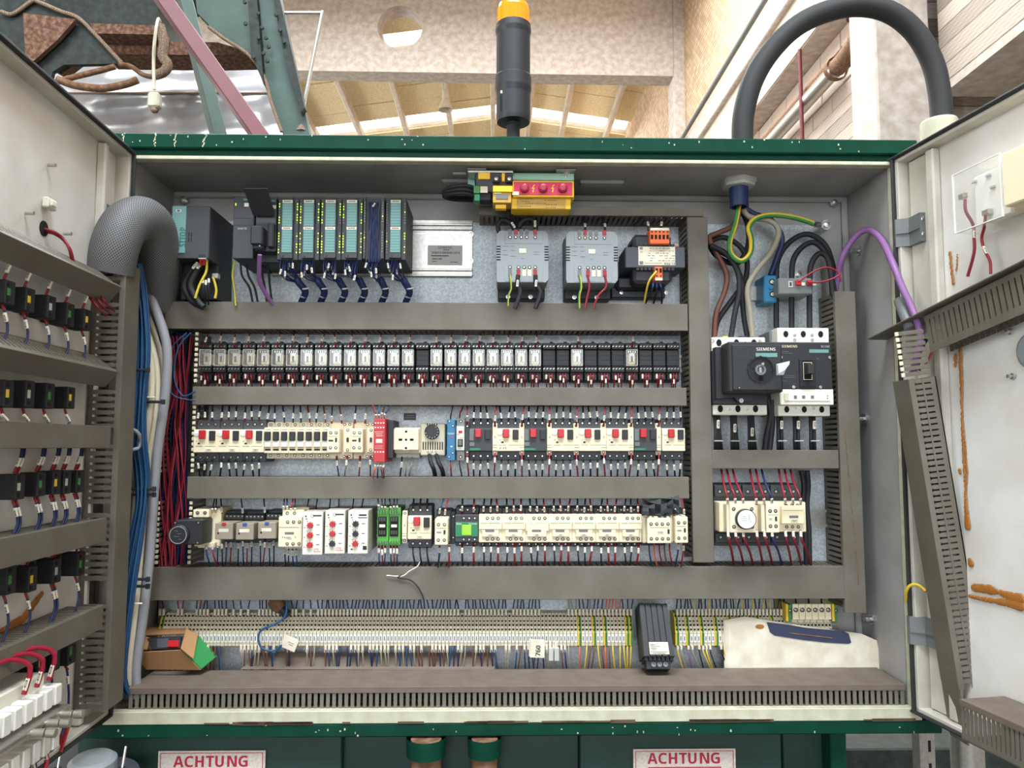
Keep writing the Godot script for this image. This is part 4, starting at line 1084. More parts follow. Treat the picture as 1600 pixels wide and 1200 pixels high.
	# two small contactors with front contact blocks
	for i in 2:
		var x := 531.0 + i * 36.5
		var o := dev("small_contactor", ["small cream contactor beside the slim fuse holders", "small cream contactor touching the red safety module"][i], "contactor", x, 688, -0.1, "small cream contactors")
		bx(o, "contactor_body", "cream", 0, 0, mm(28), 35, 58, mm(56), 1.0)
		bx(o, "contactor_front", "cream", 11, 0, mm(62), 13, 38, mm(12), 0.8)
		bx(o, "contact_block", "cream", -8.5, -0.5, mm(68), 19, 37, mm(36), 0.9)
		for x2 in [-12.5, -4.0]:
			for y in [11.5, -11.5]: scr(o, x2, y, mm(86.2), 2.3)
		for x2 in [4.0, 12.0]:
			for y in [25.0, -25.0]: scr(o, x2, y, mm(56.2), 2.3)
		scr(o, 11, 16, mm(68.2), 2.3); scr(o, 11, -15, mm(68.2), 2.3)
		bx(o, "plunger", "black", 11, 1, mm(68), 3.6, 7, mm(3), 0.4); bx(o, "plunger", "black", -4, 0.5, mm(86), 3, 6.5, mm(2), 0.4)
		inkbox(o, [[-9, 6, 15, 0.6]], mm(86.2), "ink_green", "green_line"); inkbox(o, [[-12, -0.5, 7, 2.6]], mm(86.2))
		for k in 4:
			var x2 := x - 13 + k * 8
			for s in [1 if k % 2 == 0 else -1]: tap(x2, 661 if s > 0 else 713, 636 if s > 0 else 743, ["black_soft", "navy", "red_wire", "grey_wire"][(k + i) % 4], ["black", "navy", "red", "grey"][(k + i) % 4] + " wire %s the %s" % ["above" if s > 0 else "below", ["small cream contactor beside the fuse holders", "small cream contactor touching the red module"][i]], gtop if s > 0 else gbot, "ferrule_red", 0.0014, -0.115, rng.randf_range(-3, 3), 0.4)
	# red safety module
	var o := dev("safety_module", "tall red safety relay module with white terminal dots and label", "safety relay", 592.5, 688, -0.066)
	bx(o, "module_housing", "red", 0, 0, mm(53), 18, 68, mm(106), 0.8)
	bx(o, "module_body", "black", 14, 2, mm(40), 10, 60, mm(78), 0.8)
	bx(o, "name_tag", "paper", -0.5, -1, mm(106), 10, 6, 0.5, 0.1)
	var b := mk()
	for y in [27.0, 20.0, -18.0]:
		for k in 4: b.box(-6.5 + k * 4.2, y, mm(106.3), 2.2, 1.8, 0.3)
	part(o, "terminal_dot", b, "white")
	inkbox(o, [[-1, 13, 13, 0.8], [-1, 10, 11, 0.8], [0, 7, 10, 0.8], [-1, -9, 12, 0.5], [-1, -12, 12, 0.5]], mm(106.2), "sign_white")
	for k in 4:
		tap(586.5 + k * 4.2, 725, 743, ["orange_wire", "navy", "brown_wire", "red_wire"][k], "marked %s wire under the red safety module" % ["orange", "navy", "brown", "red"][k], gbot, "", 0.0014, -0.08, rng.randf_range(-2, 2), 0.18)
		tap(588 + k * 4.2, 653, 636, ["red_wire", "blue_wire", "black_soft", "navy"][k], "%s wire entering the red safety module from above" % ["red", "blue", "black", "navy"][k], gtop, "", 0.0014, -0.085, 4.0 * (k - 1.0), 0.3)
	# outlet
	o = dev("power_outlet", "cream three-pin power outlet module between the red module and thermostat", "power outlet", 634.5, 687, -0.095)
	bx(o, "outlet_frame", "cream_dim", 0, -1, mm(30), 42, 41, mm(58), 1.5); bx(o, "outlet_foot", "grey_light", 0, -22, mm(24), 38, 14, mm(46), 1.0)
	bx(o, "outlet_plate", "cream", 0, 0.5, mm(70), 39, 34, mm(20), 1.5)
	b = mk(); b.lathe([Vector2(16.5, 0), Vector2(16.5, 0.5), Vector2(15.7, 0.5), Vector2(15.7, 0)], Vector3(0, 0, mm(79.8)), Vector3(0, 0, 1), 28); part(o, "outlet_well", b, "cream_dim")
	b = mk()
	for x in [-10.0, -7.5, 0.0, 7.5, 10.0]: b.lathe([Vector2(1.9, 0), Vector2(1.9, 0.3), Vector2(0, 0.3)], Vector3(x, 0, mm(80)), Vector3(0, 0, 1), 10)
	part(o, "pin_hole", b, "hole")
	for y in [12.5, -13.0]: bx(o, "earth_clip", "hole", 0, y, mm(80), 3.6, 3, 0.5, 0.1)
	for k in 3: tap(628.0 + k * 8, 714, 743, ["black_soft", "grey_wire", "grey_wire"][k], "%s wire under the cream power outlet" % ["black", "thin grey", "thick grey"][k], gbot, "", 0.0016, -0.12, -3, 0.5 if k == 0 else 0.0)
	b = mb(); var q := W(640.5, 651, PZ); b.box(q.x, q.y, PZ + 0.001, 0.025, 0.0145, 0.0015); var sg := single("engraved_tag", b, "anthracite", "small dark engraved tag on the plate above the power outlet", "tag")
	b = mb(); b.box(q.x, q.y + 0.002, PZ + 0.0019, 0.016, 0.0014, 0.0004); b.box(q.x, q.y - 0.0022, PZ + 0.0019, 0.019, 0.0014, 0.0004); wpart(sg, "engraving", b, "grey_mid")
	b = mb(); q = W(640.5, 641, PZ); b.box(q.x, q.y, PZ + 0.001, 0.011, 0.006, 0.0015); sg = single("paper_tag", b, "paper", "small pale tag above the dark engraved tag", "tag")
	# thermostat
	o = dev("thermostat", "cream cabinet thermostat with black dial and vent slots", "thermostat", 676, 686.5, -0.118)
	bx(o, "thermostat_case", "cream_dim", 0, 0, mm(28), 38.5, 50, mm(56), 1.4)
	b = mk(); b.lathe([Vector2(11.5, 0), Vector2(11.5, mm(5)), Vector2(10, mm(7)), Vector2(0, mm(7))], Vector3(-1, 11.5, mm(56)), Vector3(0, 0, 1), 26); part(o, "dial", b, "black")
	b = mk()
	for k in 9: b.box(-1 + 9.6 * cos(0.9 - k * 0.48), 11.5 + 9.6 * sin(0.9 - k * 0.48), mm(63.2), 1.0, 1.0, 0.2)
	part(o, "dial_mark", b, "white")
	b = mk()
	for k in 9: b.box(-14.5 + k * 3.7, -10, mm(56), 1.7, 12.5, 0.6)
	for k in 5: b.box(-8.5 + k * 3.7, 23, mm(56), 1.6, 3.5, 0.6)
	part(o, "vent_slot", b, "hole")
	for k in 3: scr(o, -7 + k * 6, -19.8, mm(56), 1.7)
	bx(o, "name_tag", "paper", 12.5, -19.5, mm(56), 8, 4, 0.5, 0.1)
	for k in 2: wire([W(671 + k * 11, 711, -0.12), W(673 + k * 12, 722, -0.1), W(678 + k * 13, 734, -0.1), W(681 + k * 13, 750, -0.14)], 0.0042, "black_soft", ["thick black wire leaving the dial thermostat, nearer the outlet", "thick black wire leaving the dial thermostat, nearer the blue module"][k], gbot, [0.4], "ferrule_red", 1.1)
	# blue module, slim circuit breaker, black spacer
	o = dev("blue_module", "narrow blue interface module with red indicator", "module", 704.5, 687.5, -0.09)
	bx(o, "module_case", "blue_module", 0, 0, mm(42), 12.6, 64, mm(84), 0.8)
	for y in [22.0, -20.0]: scr(o, 3.0, y, mm(84.2), 2.0)
	for y in [29.0, -26.0]: scr(o, -2.5, y, mm(84.2), 1.8)
	inkbox(o, [[0, 10.5, 11, 0.7], [0, 9, 9, 0.5], [1, -10, 3, 2]], mm(84.2), "sign_white")
	bx(o, "indicator", "magenta", 1.5, 3.8, mm(84.3), 3.2, 2.6, 0.5, 0.2)
	o = dev("slim_circuit_breaker", "slim whitish circuit breaker with grey lever beside the blue module", "circuit breaker", 719, 686, -0.1)
	bx(o, "breaker_body", "grey_light", 0, 0, mm(28), 13.4, 67, mm(56), 0.8); bx(o, "breaker_front", "bone", 0, 1, mm(62), 13.2, 38, mm(12), 0.8)
	bx(o, "lever", "grey_mid", 0, -6, mm(70), 5.5, 9, mm(9), 0.8); bx(o, "lever_seat", "hole", 0, -6, mm(68), 8, 12, 0.6, 0.2)
	for y in [28.0, -28.0]: scr(o, 0, y, mm(56.2), 2.5)
	inkbox(o, [[0, 11, 6, 4], [-3, 7, 4, 0.8]], mm(68.2), "ink_red"); inkbox(o, [[2, 2, 6, 0.6]], mm(68.2), "ink_red")
	o = dev("spacer_contact", "narrow black contact block beside the slim circuit breaker", "auxiliary contact", 730, 686, -0.1)
	bx(o, "contact_body", "anthracite", 0, 0, mm(36), 7, 54, mm(72), 0.7)
	for y in [20.0, -20.5]: scr(o, 0, y, mm(72.2), 2.2)
	for s in [1, -1]:
		tap(704, 656 if s > 0 else 718, 636 if s > 0 else 743, "black_soft" if s > 0 else "red_wire", "wire %s the narrow blue module" % ["above", "", "below"][1 - s], gtop if s > 0 else gbot, "", 0.0014, -0.1, 2, 0)
		tap(718, 653 if s > 0 else 720, 636 if s > 0 else 743, "red_wire" if s > 0 else "black_soft", "wire %s the slim whitish circuit breaker" % ["above", "", "below"][1 - s], gtop if s > 0 else gbot, "", 0.0014, -0.115, 4, 0)
		tap(730, 663 if s > 0 else 709, 636 if s > 0 else 743, "red_wire", "red wire %s the narrow black contact block" % ["above", "", "below"][1 - s], gtop if s > 0 else gbot, "ferrule_red", 0.0014, -0.105, 1, 0.4)
func contactor(label: String, px: float, variant: int) -> Node3D:
	var o := dev("contactor", label, "contactor", px, 826, -0.09, "cream contactors in the lower row")
	bx(o, "contactor_base", "anthracite", 0, 0, mm(28), 36, 61, mm(56), 1.0)
	for y in [27.0, -26.5]:
		for x in [-11.5, -1.0, 9.5]: scr(o, x, y, mm(56.2), 2.3)
	bx(o, "contactor_front", "cream", 0, 0, mm(66), 36.2, 43, mm(28), 0.9)
	bx(o, "front_step", "cream", 0, 4.8 if variant == 0 else 2.0, mm(81), 35.6, 12.5, mm(6), 0.8)
	bx(o, "front_step", "cream", 0 if variant == 0 else -0.5, -7.5, mm(81.5), 26 if variant == 0 else 30, 10.5, mm(5), 0.8)
	for x in [-5.0, 3.5, 12.0]:
		scr(o, x, 15.5, mm(80.2), 2.5); scr(o, x, -16.2, mm(80.2), 2.5)
	bx(o, "window", "grey_mid", -1, -3.3, mm(84), 14, 3.6, mm(1.2), 0.2)
	tagplate(o, -0.5, -9.6, mm(84.2), "KM", 11, 3.6)
	inkbox(o, [[6, 8.4, 18, 0.6]], mm(84.2), "ink_green", "green_line")
	words(o, "Schneider", 0.002, "ink_green", Vector3(-9.5 * kk, 8.4 * kk, 0.0842))
	return o
func two_pole(label: String, px: float, py: float, m := "cream") -> Node3D:
	# narrow contactor: dark base and a cream two-pole contact block in front
	var o := dev("slim_contactor", label, "contactor", px, py, -0.062, "slim contactors in the lower row")
	bx(o, "contactor_base", "anthracite", 1, 3, mm(30), 24, 54, mm(60), 1.0)
	bx(o, "contact_block", m, 0, 0, mm(86), 20, 40, mm(54), 0.9)
	for x in [-4.5, 4.8]:
		for y in [11.0, -12.5]: scr(o, x, y, mm(113.2), 2.5)
		bx(o, "wire_guide", m, x, 19.5, mm(96), 4.5, 5, mm(30), 0.6)
	bx(o, "plunger", "black", 5, -0.5, mm(113), 3, 6.5, mm(2), 0.3)
	inkbox(o, [[-3.5, -0.8, 8, 3]], mm(113.2), "grey_light"); inkbox(o, [[-3.5, -0.8, 6, 0.8]], mm(113.5))
	inkbox(o, [[0, 5.5, 16, 0.6]], mm(113.2), "ink_green", "green_line")
	return o
func dial_box(label: String, px: float, py: float, h: float, knobs: Array, w := 31.0) -> Node3D:
	var o := dev("timer_module", label, "timer module", px, py, -0.06, "tan timer modules with knobs")
	bx(o, "module_case", "grey_box", 0, 0, mm(55), w, h, mm(110), 1.0)
	bx(o, "front_plate", "bone", 0, 0, mm(112), w - 0.6, h - 0.6, mm(5), 0.9)
	for i in 3:
		var b := mk()
		var c := Vector3(-3.5, 12.5 - i * 15.0, mm(114.5))
		b.lathe([Vector2(4.2, 0), Vector2(3.8, mm(5)), Vector2(0, mm(5))], c, Vector3(0, 0, 1), 14)
		for k in 8: b.box(c.x + 4.5 * cos(k * TAU / 8), c.y + 4.5 * sin(k * TAU / 8), c.z + 0.6, 1.5, 1.5, 1.2)
		part(o, "knob", b, "red" if knobs[i] else "black")
		inkbox(o, [[8.5, c.y + 0.5, 5, 1.0], [-12, c.y - 3.5, 2.4, 0.8], [-8, c.y + 6.0, 2, 0.8]], mm(114.6))
	return o

func lower_row():
	rng.seed = 41
	din_rail(300, 1075, 826, "zinc mounting rail behind the lower row of contactors")
	var gtop := "wires above the lower row"; var gbot := "wires below the lower row"
	# contactor with a round black timer in front
	var o := dev("timer_contactor", "cream contactor with a round black timer block, next to the open duct", "contactor", 322, 826, -0.11)
	bx(o, "contactor_body", "cream", 2, 2, mm(33), 40, 58, mm(62), 1.2)
	bx(o, "guide_block", "cream", -4, 24, mm(70), 24, 12, mm(20), 0.8); bx(o, "guide_block", "cream", 4, -24, mm(68), 26, 8, mm(14), 0.8)
	for x in [-9.0, 2.0]: scr(o, x, 25, mm(80.2), 2.6)
	var b := mk(); b.box(-10, -1, mm(92), 40, 36, mm(52), 1.4); part(o, "timer_block", b, "black")
	b = mk(); b.lathe([Vector2(15, 0), Vector2(15, mm(10)), Vector2(13.6, mm(12)), Vector2(0, mm(12))], Vector3(-22, -4, mm(116)), Vector3(0, 0, 1), 30); part(o, "timer_dial", b, "black")
	b = mk(); b.lathe([Vector2(12.6, 0), Vector2(12.6, 0.25), Vector2(11.9, 0.25), Vector2(11.9, 0)], Vector3(-22, -4, mm(128)), Vector3(0, 0, 1), 30); part(o, "dial_ring", b, "grey_light")
	inkbox(o, [[-25, 2, 5, 0.8], [-20, -2, 6, 0.8], [-24, -6, 7, 0.8], [-19, -10, 4, 0.8]], mm(128.2), "grey_mid")
	for q in [[-30.0, 13.0], [4.0, 13.0], [4.0, -16.0]]: scr(o, q[0], q[1], mm(118.2), 2.4)
	for k in 2:
		tap(332 + k * 5, 802, 780, "black_soft", ["inner", "outer"][k] + " black wire above the round black timer", gtop, "ferrule_red", 0.0014, -0.115, 2, 0.3)
		tap(322 + k * 10, 852, 886, ["navy", "red_wire"][k], "marked %s wire below the round black timer" % ["navy", "red"][k], gbot, "ferrule_red", 0.0016, -0.1, 6, 0.2)
	# three square relays with a coloured tab
	var sq: Node3D
	for i in 3:
		var x: float = [350.0, 382.5, 417.0][i]
		var y: float = [830.0, 830.5, 829.0][i]
		var l: String = ["square tan relay with red tab", "square tan relay with blue tab beside the red-tabbed one", "square tan relay with blue tab beside the cream contactor"][i]
		o = dev("square_relay", l, "relay", x, y, -0.07, "square tan relays")
		bx(o, "socket_base", "black", 1.5, 2, mm(22), 32, 50, mm(40), 1.0); bx(o, "terminal_step", "black", 1.5, 18, mm(48), 31, 9, mm(16), 0.8); bx(o, "terminal_step", "black", 1.5, -18, mm(46), 31, 9, mm(12), 0.8)
		bx(o, "relay_case", "grey_relay", 0, 0, mm(74), 27, 25, mm(64), 0.9)
		bx(o, "test_tab", "red" if i == 0 else "blue", 0, 10.5, mm(105.5), 6.5, 4.5, mm(3), 0.4)
		bx(o, "paper_label", "paper", -0.5, 1.2, mm(106), 15, 5, 0.4, 0.1)
		bx(o, "indicator", "hole", -8.5, -3, mm(106), 2.4, 3, 0.4, 0.1)
		b = mk()
		for k in 5: b.box(-10 + k * 6, 19, mm(56.2), 2.2, 1.8, 0.3)
		part(o, "terminal_screw", b, "screw")
		for k in 4:
			if k < 1: tap(x - 3 + k * 9, 808, 780, "black_soft", "dark wire above the " + l, gtop, "", 0.0013, -0.125, rng.randf_range(-2, 2), 0.4)
			tap(x - 10 + k * 7, 846, 886, ["navy", "black_soft", "navy", "red_wire"][(k + i) % 4], ["first", "second", "third", "fourth"][k] + " marked wire below the " + l, gbot, "", 0.0013, -0.122, rng.randf_range(-2, 2), 0.18)
	# cream contactor before the timer modules
	o = dev("cream_contactor", "cream contactor between the tan relays and the timer modules", "contactor", 453.5, 830, -0.078)
	bx(o, "contactor_body", "cream", 2, 1, mm(30), 36, 66, mm(58), 1.2); bx(o, "contactor_front", "cream", 0, -1, mm(78), 36, 46, mm(40), 1.0); bx(o, "upper_block", "cream", 0, 25, mm(66), 33, 12, mm(26), 0.8)
	for x in [-9.0, 2.0]: scr(o, x, 26, mm(79.2), 2.6)
	for x in [-4.0, 5.0, 14.0]:
		scr(o, x, 14, mm(98.2), 2.5); scr(o, x, -19, mm(98.2), 2.5)
	bx(o, "window", "grey_mid", -1, -3, mm(98), 14, 3.6, mm(1), 0.2); inkbox(o, [[-2, 6, 30, 0.5], [-4, -9.5, 10, 1.2], [-11, -9, 0.8, 3], [8, -9, 0.8, 3]], mm(98.2))
	tagplate(o, -2, -9.5, mm(98.3), "KM2", 10, 4)
	for k in 4:
		tap(443 + k * 6, 800, 780, ["black_soft", "navy", "red_wire", "black_soft"][k], ["first black", "navy", "red", "second black"][k] + " wire above the cream contactor before the timer modules", gtop, "ferrule_red", 0.0014, -0.105, 1, 0.3)
		tap(445 + k * 6, 858, 886, ["black_soft", "navy", "navy", "blue_wire"][k], ["black", "first navy", "second navy", "blue"][k] + " wire below the cream contactor before the timer modules", gbot, "", 0.0014, -0.105, 1, 0.25)
	# timer modules
	for i in 3:
		var x: float = [488.0, 523.0, 559.0][i]
		o = dial_box(["tan timer module with three red knobs", "tan timer module with two red knobs above a black one", "tan timer module with two black knobs above a red one"][i], x, [833.5, 831.5, 831.5][i], [66.0, 66.5, 66.5][i], [[1, 1, 1], [1, 1, 0], [0, 0, 1]][i])
		if i < 2:
			b = mk(); b.lathe([Vector2(2.6, 0), Vector2(2.6, 0.2), Vector2(2.1, 0.2)], Vector3(-0.5, 26.5, mm(114.5)), Vector3(0, 0, 1), 12); b.box(7, 27, mm(114.7), 13, 2.0, 0.25); part(o, "print", b, "ink")
			words(o, "SYSTEM", 0.0026, "ink_red", Vector3(7.5 * kk, -27.5 * kk, 0.1147)); words(o, "OPTO", 0.0026, "ink_red", Vector3(6.5 * kk, -24.2 * kk, 0.1147))
		else:
			inkbox(o, [[7, 26, 12, 2.4], [7, 22, 14, 1.2], [11, -24, 6, 6], [-9, -26, 3, 2]], mm(114.6))
		inkbox(o, [[-10.5, 26, 2, 2.6], [-9.5, 22, 2, 1.6]], mm(114.6))
		for k in 2:
			tap(x - 8 + k * 14, 797, 780, "black_soft", ["first", "second"][k] + " dark wire behind the top of the timer module with %s" % ["three red knobs", "two red knobs", "two black knobs"][i], gtop, "", 0.0013, -0.13, 1, 0.0)
	# green coupling modules
	for i in 2:
		var x: float = [597.0, 615.5][i]
		o = dev("coupling_module", ["green relay coupling module beside the white timer module", "green relay coupling module beside the cream motor breaker"][i], "coupling module", x, 824, -0.095, "green coupling modules")
		bx(o, "module_case", "term_green", 1, 1, mm(38), 17.5, 58, mm(76), 0.8)
		bx(o, "relay_insert", "hole", 0, 1, mm(76), 13, 30, mm(3), 0.5)
		bx(o, "name_tag", "paper", 0, 2, mm(78), 9, 4.5, 0.5, 0.1)
		b = mk(); var b2 := mk()
		for k in 4:
			b.box(-6 + k * 4, 23, mm(77), 3.2, 5.5, mm(6), 0.4); b.box(-6 + k * 4, -23, mm(77), 3.2, 5.5, mm(6), 0.4)
			b2.box(-6 + k * 4, 23.5, mm(80.2), 1.8, 2.4, 0.3); b2.box(-6 + k * 4, -23.5, mm(80.2), 1.8, 2.4, 0.3)
			b2.box(-4 + k * 2.6, 12, mm(77.8), 0.9, 6, 0.4); b2.box(-4 + k * 2.6, -8, mm(77.8), 0.9, 6, 0.4)
		part(o, "clamp", b, "term_green"); part(o, "clamp_screw", b2, "grey_mid")
		for k in 3:
			tap(x - 5 + k * 5, 797, 780, "black_soft", ["first", "middle", "last"][k] + " wire above the green module, %s" % ["nearer the timers", "nearer the motor breaker"][i], gtop, "ferrule_red", 0.0013, -0.105, 0, 0.3)
			tap(x - 5 + k * 5, 853, 886, ["navy", "red_wire", "navy"][k], "%s wire below the green module, %s" % [["first navy", "red", "second navy"][k], ["nearer the timers", "nearer the motor breaker"][i]], gbot, "ferrule_red", 0.0013, -0.108, 0, 0.3)
	# motor breaker of the lower row with its side contact
	var p0 := proto_breaker(false, "cream motor breaker alone in the lower row, beside the green modules", 655.5, 824)
	tagplate(p0, 0, -14.5, mm(78.4), "TM9", 9, 4)
	o = aux("tall narrow cream contact clipped to the lower motor breaker", 633.5, "narrow auxiliary contact of the lower row")
	o.position.y = W(633.5, 824, -0.097).y
	for k in 3:
		tap(645 + k * 11, 795, 780, "black_soft", ["first", "middle", "last"][k] + " black wire above the lone motor breaker of the lower row", gtop, "", 0.0018, -0.115, 0, 0)
		tap(645 + k * 11, 853, 886, "black_soft", ["first", "middle", "last"][k] + " black wire below the lone motor breaker of the lower row", gbot, "", 0.0018, -0.115, 3, 0)
	# slim contactor, then the black one with the green front
	o = two_pole("slim contactor with cream two-pole front between the motor breaker and green-fronted contactor", 689.5, 831)
	bx(o, "side_base", "anthracite", 12, 2, mm(30), 14, 52, mm(56), 1.0)
	for y in [19.5, -14.0]: scr(o, 16, y, mm(58.2), 2.3)
	o = dev("green_contactor", "black contactor with green front and lime window", "contactor", 729, 825, -0.09)
	bx(o, "contactor_base", "anthracite", 0, 0, mm(28), 36, 61, mm(56), 1.0); bx(o, "contactor_front", "anthracite", 0, -1, mm(66), 36, 42, mm(28), 0.9)
	bx(o, "green_front", "tesys_green", 0, -2.5, mm(80.5), 35, 22, mm(2), 0.4); bx(o, "window", "lime", 0, -3.5, mm(82), 15, 16, mm(2), 0.6)
	words(o, "TeSys", 0.003, "white", Vector3(-12 * kk, 6.2 * kk, 0.0818)); words(o, "Schneider", 0.0026, "white", Vector3(10 * kk, 6.2 * kk, 0.0818))
	for x in [-4.5, 4.0, 12.5]:
		scr(o, x, 14.5, mm(80.2), 2.5); scr(o, x, -18, mm(80.2), 2.5)
	for x in [-11.0, 0.5, 12.0]:
		scr(o, x, 26, mm(56.2), 2.4); scr(o, x, -27, mm(56.2), 2.4)
	# seven cream contactors
	var nm := ["first cream contactor of seven, touching the green-fronted contactor", "second cream contactor of the seven beside the green-fronted one", "third of seven cream contactors, its front without a recessed top", "fourth cream contactor, in the middle of the seven", "fifth of seven cream contactors after the green-fronted one", "sixth of seven cream contactors, last but one before the four-pole block", "seventh cream contactor, beside the one with a four-pole block"]
	var c0: Node3D
	for i in 7:
		var x := 766.3 + 36.6 * i
		if i == 0: c0 = contactor(nm[i], x, 0)
		elif i == 2: contactor(nm[i], x, 1)
		else:
			var p := W(x, 826, -0.09); p.z = PZ
			dup(c0, p, nm[i])
		for k in 3:
			var red: bool = k == 2 or (k == 1 and i % 2 == 1)
			var c := "red_wire" if red else "black_soft"
			tap(x - 11 + k * 11.0, 803, 780, c, "%s %s wire above the %s" % [["first", "middle", "last"][k], "red" if red else "black", nm[i].get_slice(",", 0)], gtop, "ferrule_red" if red else "", 0.0017, -0.112, rng.randf_range(-2, 3), 0.4)
			tap(x - 10 + k * 11.0, 849, 886, c, "%s %s wire below the %s" % [["first", "middle", "last"][k], "red" if red else "black", nm[i].get_slice(",", 0)], gbot, "ferrule_red" if red else "", 0.002 if red else 0.0016, -0.108, rng.randf_range(-3, 2), 0.3)
	# contactors with contact blocks at the end of the row
	o = dev("block_contactor", "contactor with a cream four-pole contact block, its wires under a rag of dark plastic", "contactor", 1029, 829, -0.066)
	bx(o, "contactor_base", "anthracite", 0, 2, mm(30), 40, 60, mm(58), 1.0); bx(o, "contact_block", "cream", 1, 0, mm(84), 37, 39, mm(50), 0.9); bx(o, "block_side", "cream_dim", -20, -0.5, mm(76), 5, 40, mm(38), 0.8)
	for k in 4:
		for y in [10.0, -12.5]: scr(o, -11.5 + k * 8.8, y, mm(109.2), 2.6)
		bx(o, "wire_guide", "cream", -12 + k * 9, 19, mm(94), 4.5, 5, mm(28), 0.6)
	bx(o, "plunger", "black", 15.5, -1.5, mm(109), 3.2, 7, mm(2), 0.3); tagplate(o, 3, -2.8, mm(109.2), "KM8", 14, 5); inkbox(o, [[2, 4.5, 30, 0.6]], mm(109.2), "ink_green", "green_line")
	o = two_pole("slim contactor with cream two-pole front at the very end of the lower row", 1065, 828)
	bx(o, "side_plate", "cream_dim", -12.5, 0, mm(78), 4, 42, mm(36), 0.8)
	for k in 5:
		tap(1014 + k * 8, 850, 886, ["navy", "orange_wire", "red_wire", "brown_wire", "red_wire"][k], "%s wire below the cream four-pole contact block" % ["navy", "orange", "red", "brown", "second red"][k], gbot, "", 0.0014, -0.095, 3, 0.0)
	for k in 2:
		tap(1060 + k * 8, 849, 886, ["navy", "red_wire"][k], "%s wire below the slim contactor ending the lower row" % ["navy", "red"][k], gbot, "ferrule_red", 0.0016, -0.09, -3, 0.25)
		tap(1055 + k * 14, 806, 780, ["grey_wire", "red_wire"][k], "%s wire above the slim contactor ending the lower row" % ["grey", "red"][k], gtop, "", 0.0015, -0.09, -3, 0.3)
		tap(686 + k * 9, 810, 780, ["navy", "red_wire"][k], "%s wire entering the slim contactor beside the lone motor breaker" % ["navy", "red"][k], gtop, "ferrule_red", 0.0016, -0.09, 6 - k * 2, 0.4)
		tap(687 + k * 15, 853, 886, ["navy", "red_wire"][k], "%s wire leaving the slim contactor beside the lone motor breaker" % ["navy", "red"][k], gbot, "ferrule_red", 0.002, -0.09, -1, 0.25)
		tap(722 + k * 18, 803, 780, ["black_soft", "red_wire"][k], "%s wire above the green-fronted contactor" % ["black", "red"][k], gtop, "ferrule_red", 0.0017, -0.112, 2, 0.4)
		tap(722 + k * 18, 849, 886, ["black_soft", "red_wire"][k], "%s wire below the green-fronted contactor" % ["black", "red"][k], gbot, "ferrule_red", 0.002, -0.11, 0, 0.3)
	b = mb(); rng.seed = 6
	var rag := []
	for i in 7:
		var row := []
		for j in 5: row.append(W(1004 + i * 9.5, 779 + j * 6.5 + 2.5 * sin(i * 1.9 + j) + (4.0 * sin(i * 0.9)), -0.092 + 0.008 * sin(i * 2.1 + j * 1.7) + 0.006 * j))
		rag.append(row)
	for i in 6:
		for j in 4:
			if (i + j) % 5 == 4 and j > 1: continue
			b.flat([rag[i][j], rag[i + 1][j], rag[i + 1][j + 1], rag[i][j + 1]], Vector3(0.2, 1.3, -0.3)); var e := Vector3(0, 0, -0.0012)
			b.flat([rag[i][j] + e, rag[i + 1][j] + e, rag[i + 1][j + 1] + e, rag[i][j + 1] + e], Vector3(0.2, 1.3, 0.3))
	single("plastic_rag", b, "anthracite", "crumpled rag of dark plastic over the four-pole contact block", "rag")
func rope(pts: Array, z: float, r: float, m: String, nm: String, label: String, cat := "cable", group := "", stripe = null) -> Node3D:
	# a single cable through photo pixels at one depth (a third number overrides it)
	var w := []
	for p in pts: w.append(W(p[0], p[1], p[2] if p.size() > 2 else z))
	var b := mb()
	if stripe: b.stripe = stripe
	b.tube(curve(w, 5), r, 10)
	return single(nm, b, m, label, cat, group)
const GY := [Color(0.24, 0.5, 0.24), Color(0.86, 0.72, 0.2)]
func sheet(b: MB, q: Array, t: float):
	var nn: Vector3 = (q[1] - q[0]).cross(q[2] - q[0]).normalized() * t
	b.hex8([q[0], q[1], q[2], q[3], q[0] - nn, q[1] - nn, q[2] - nn, q[3] - nn])

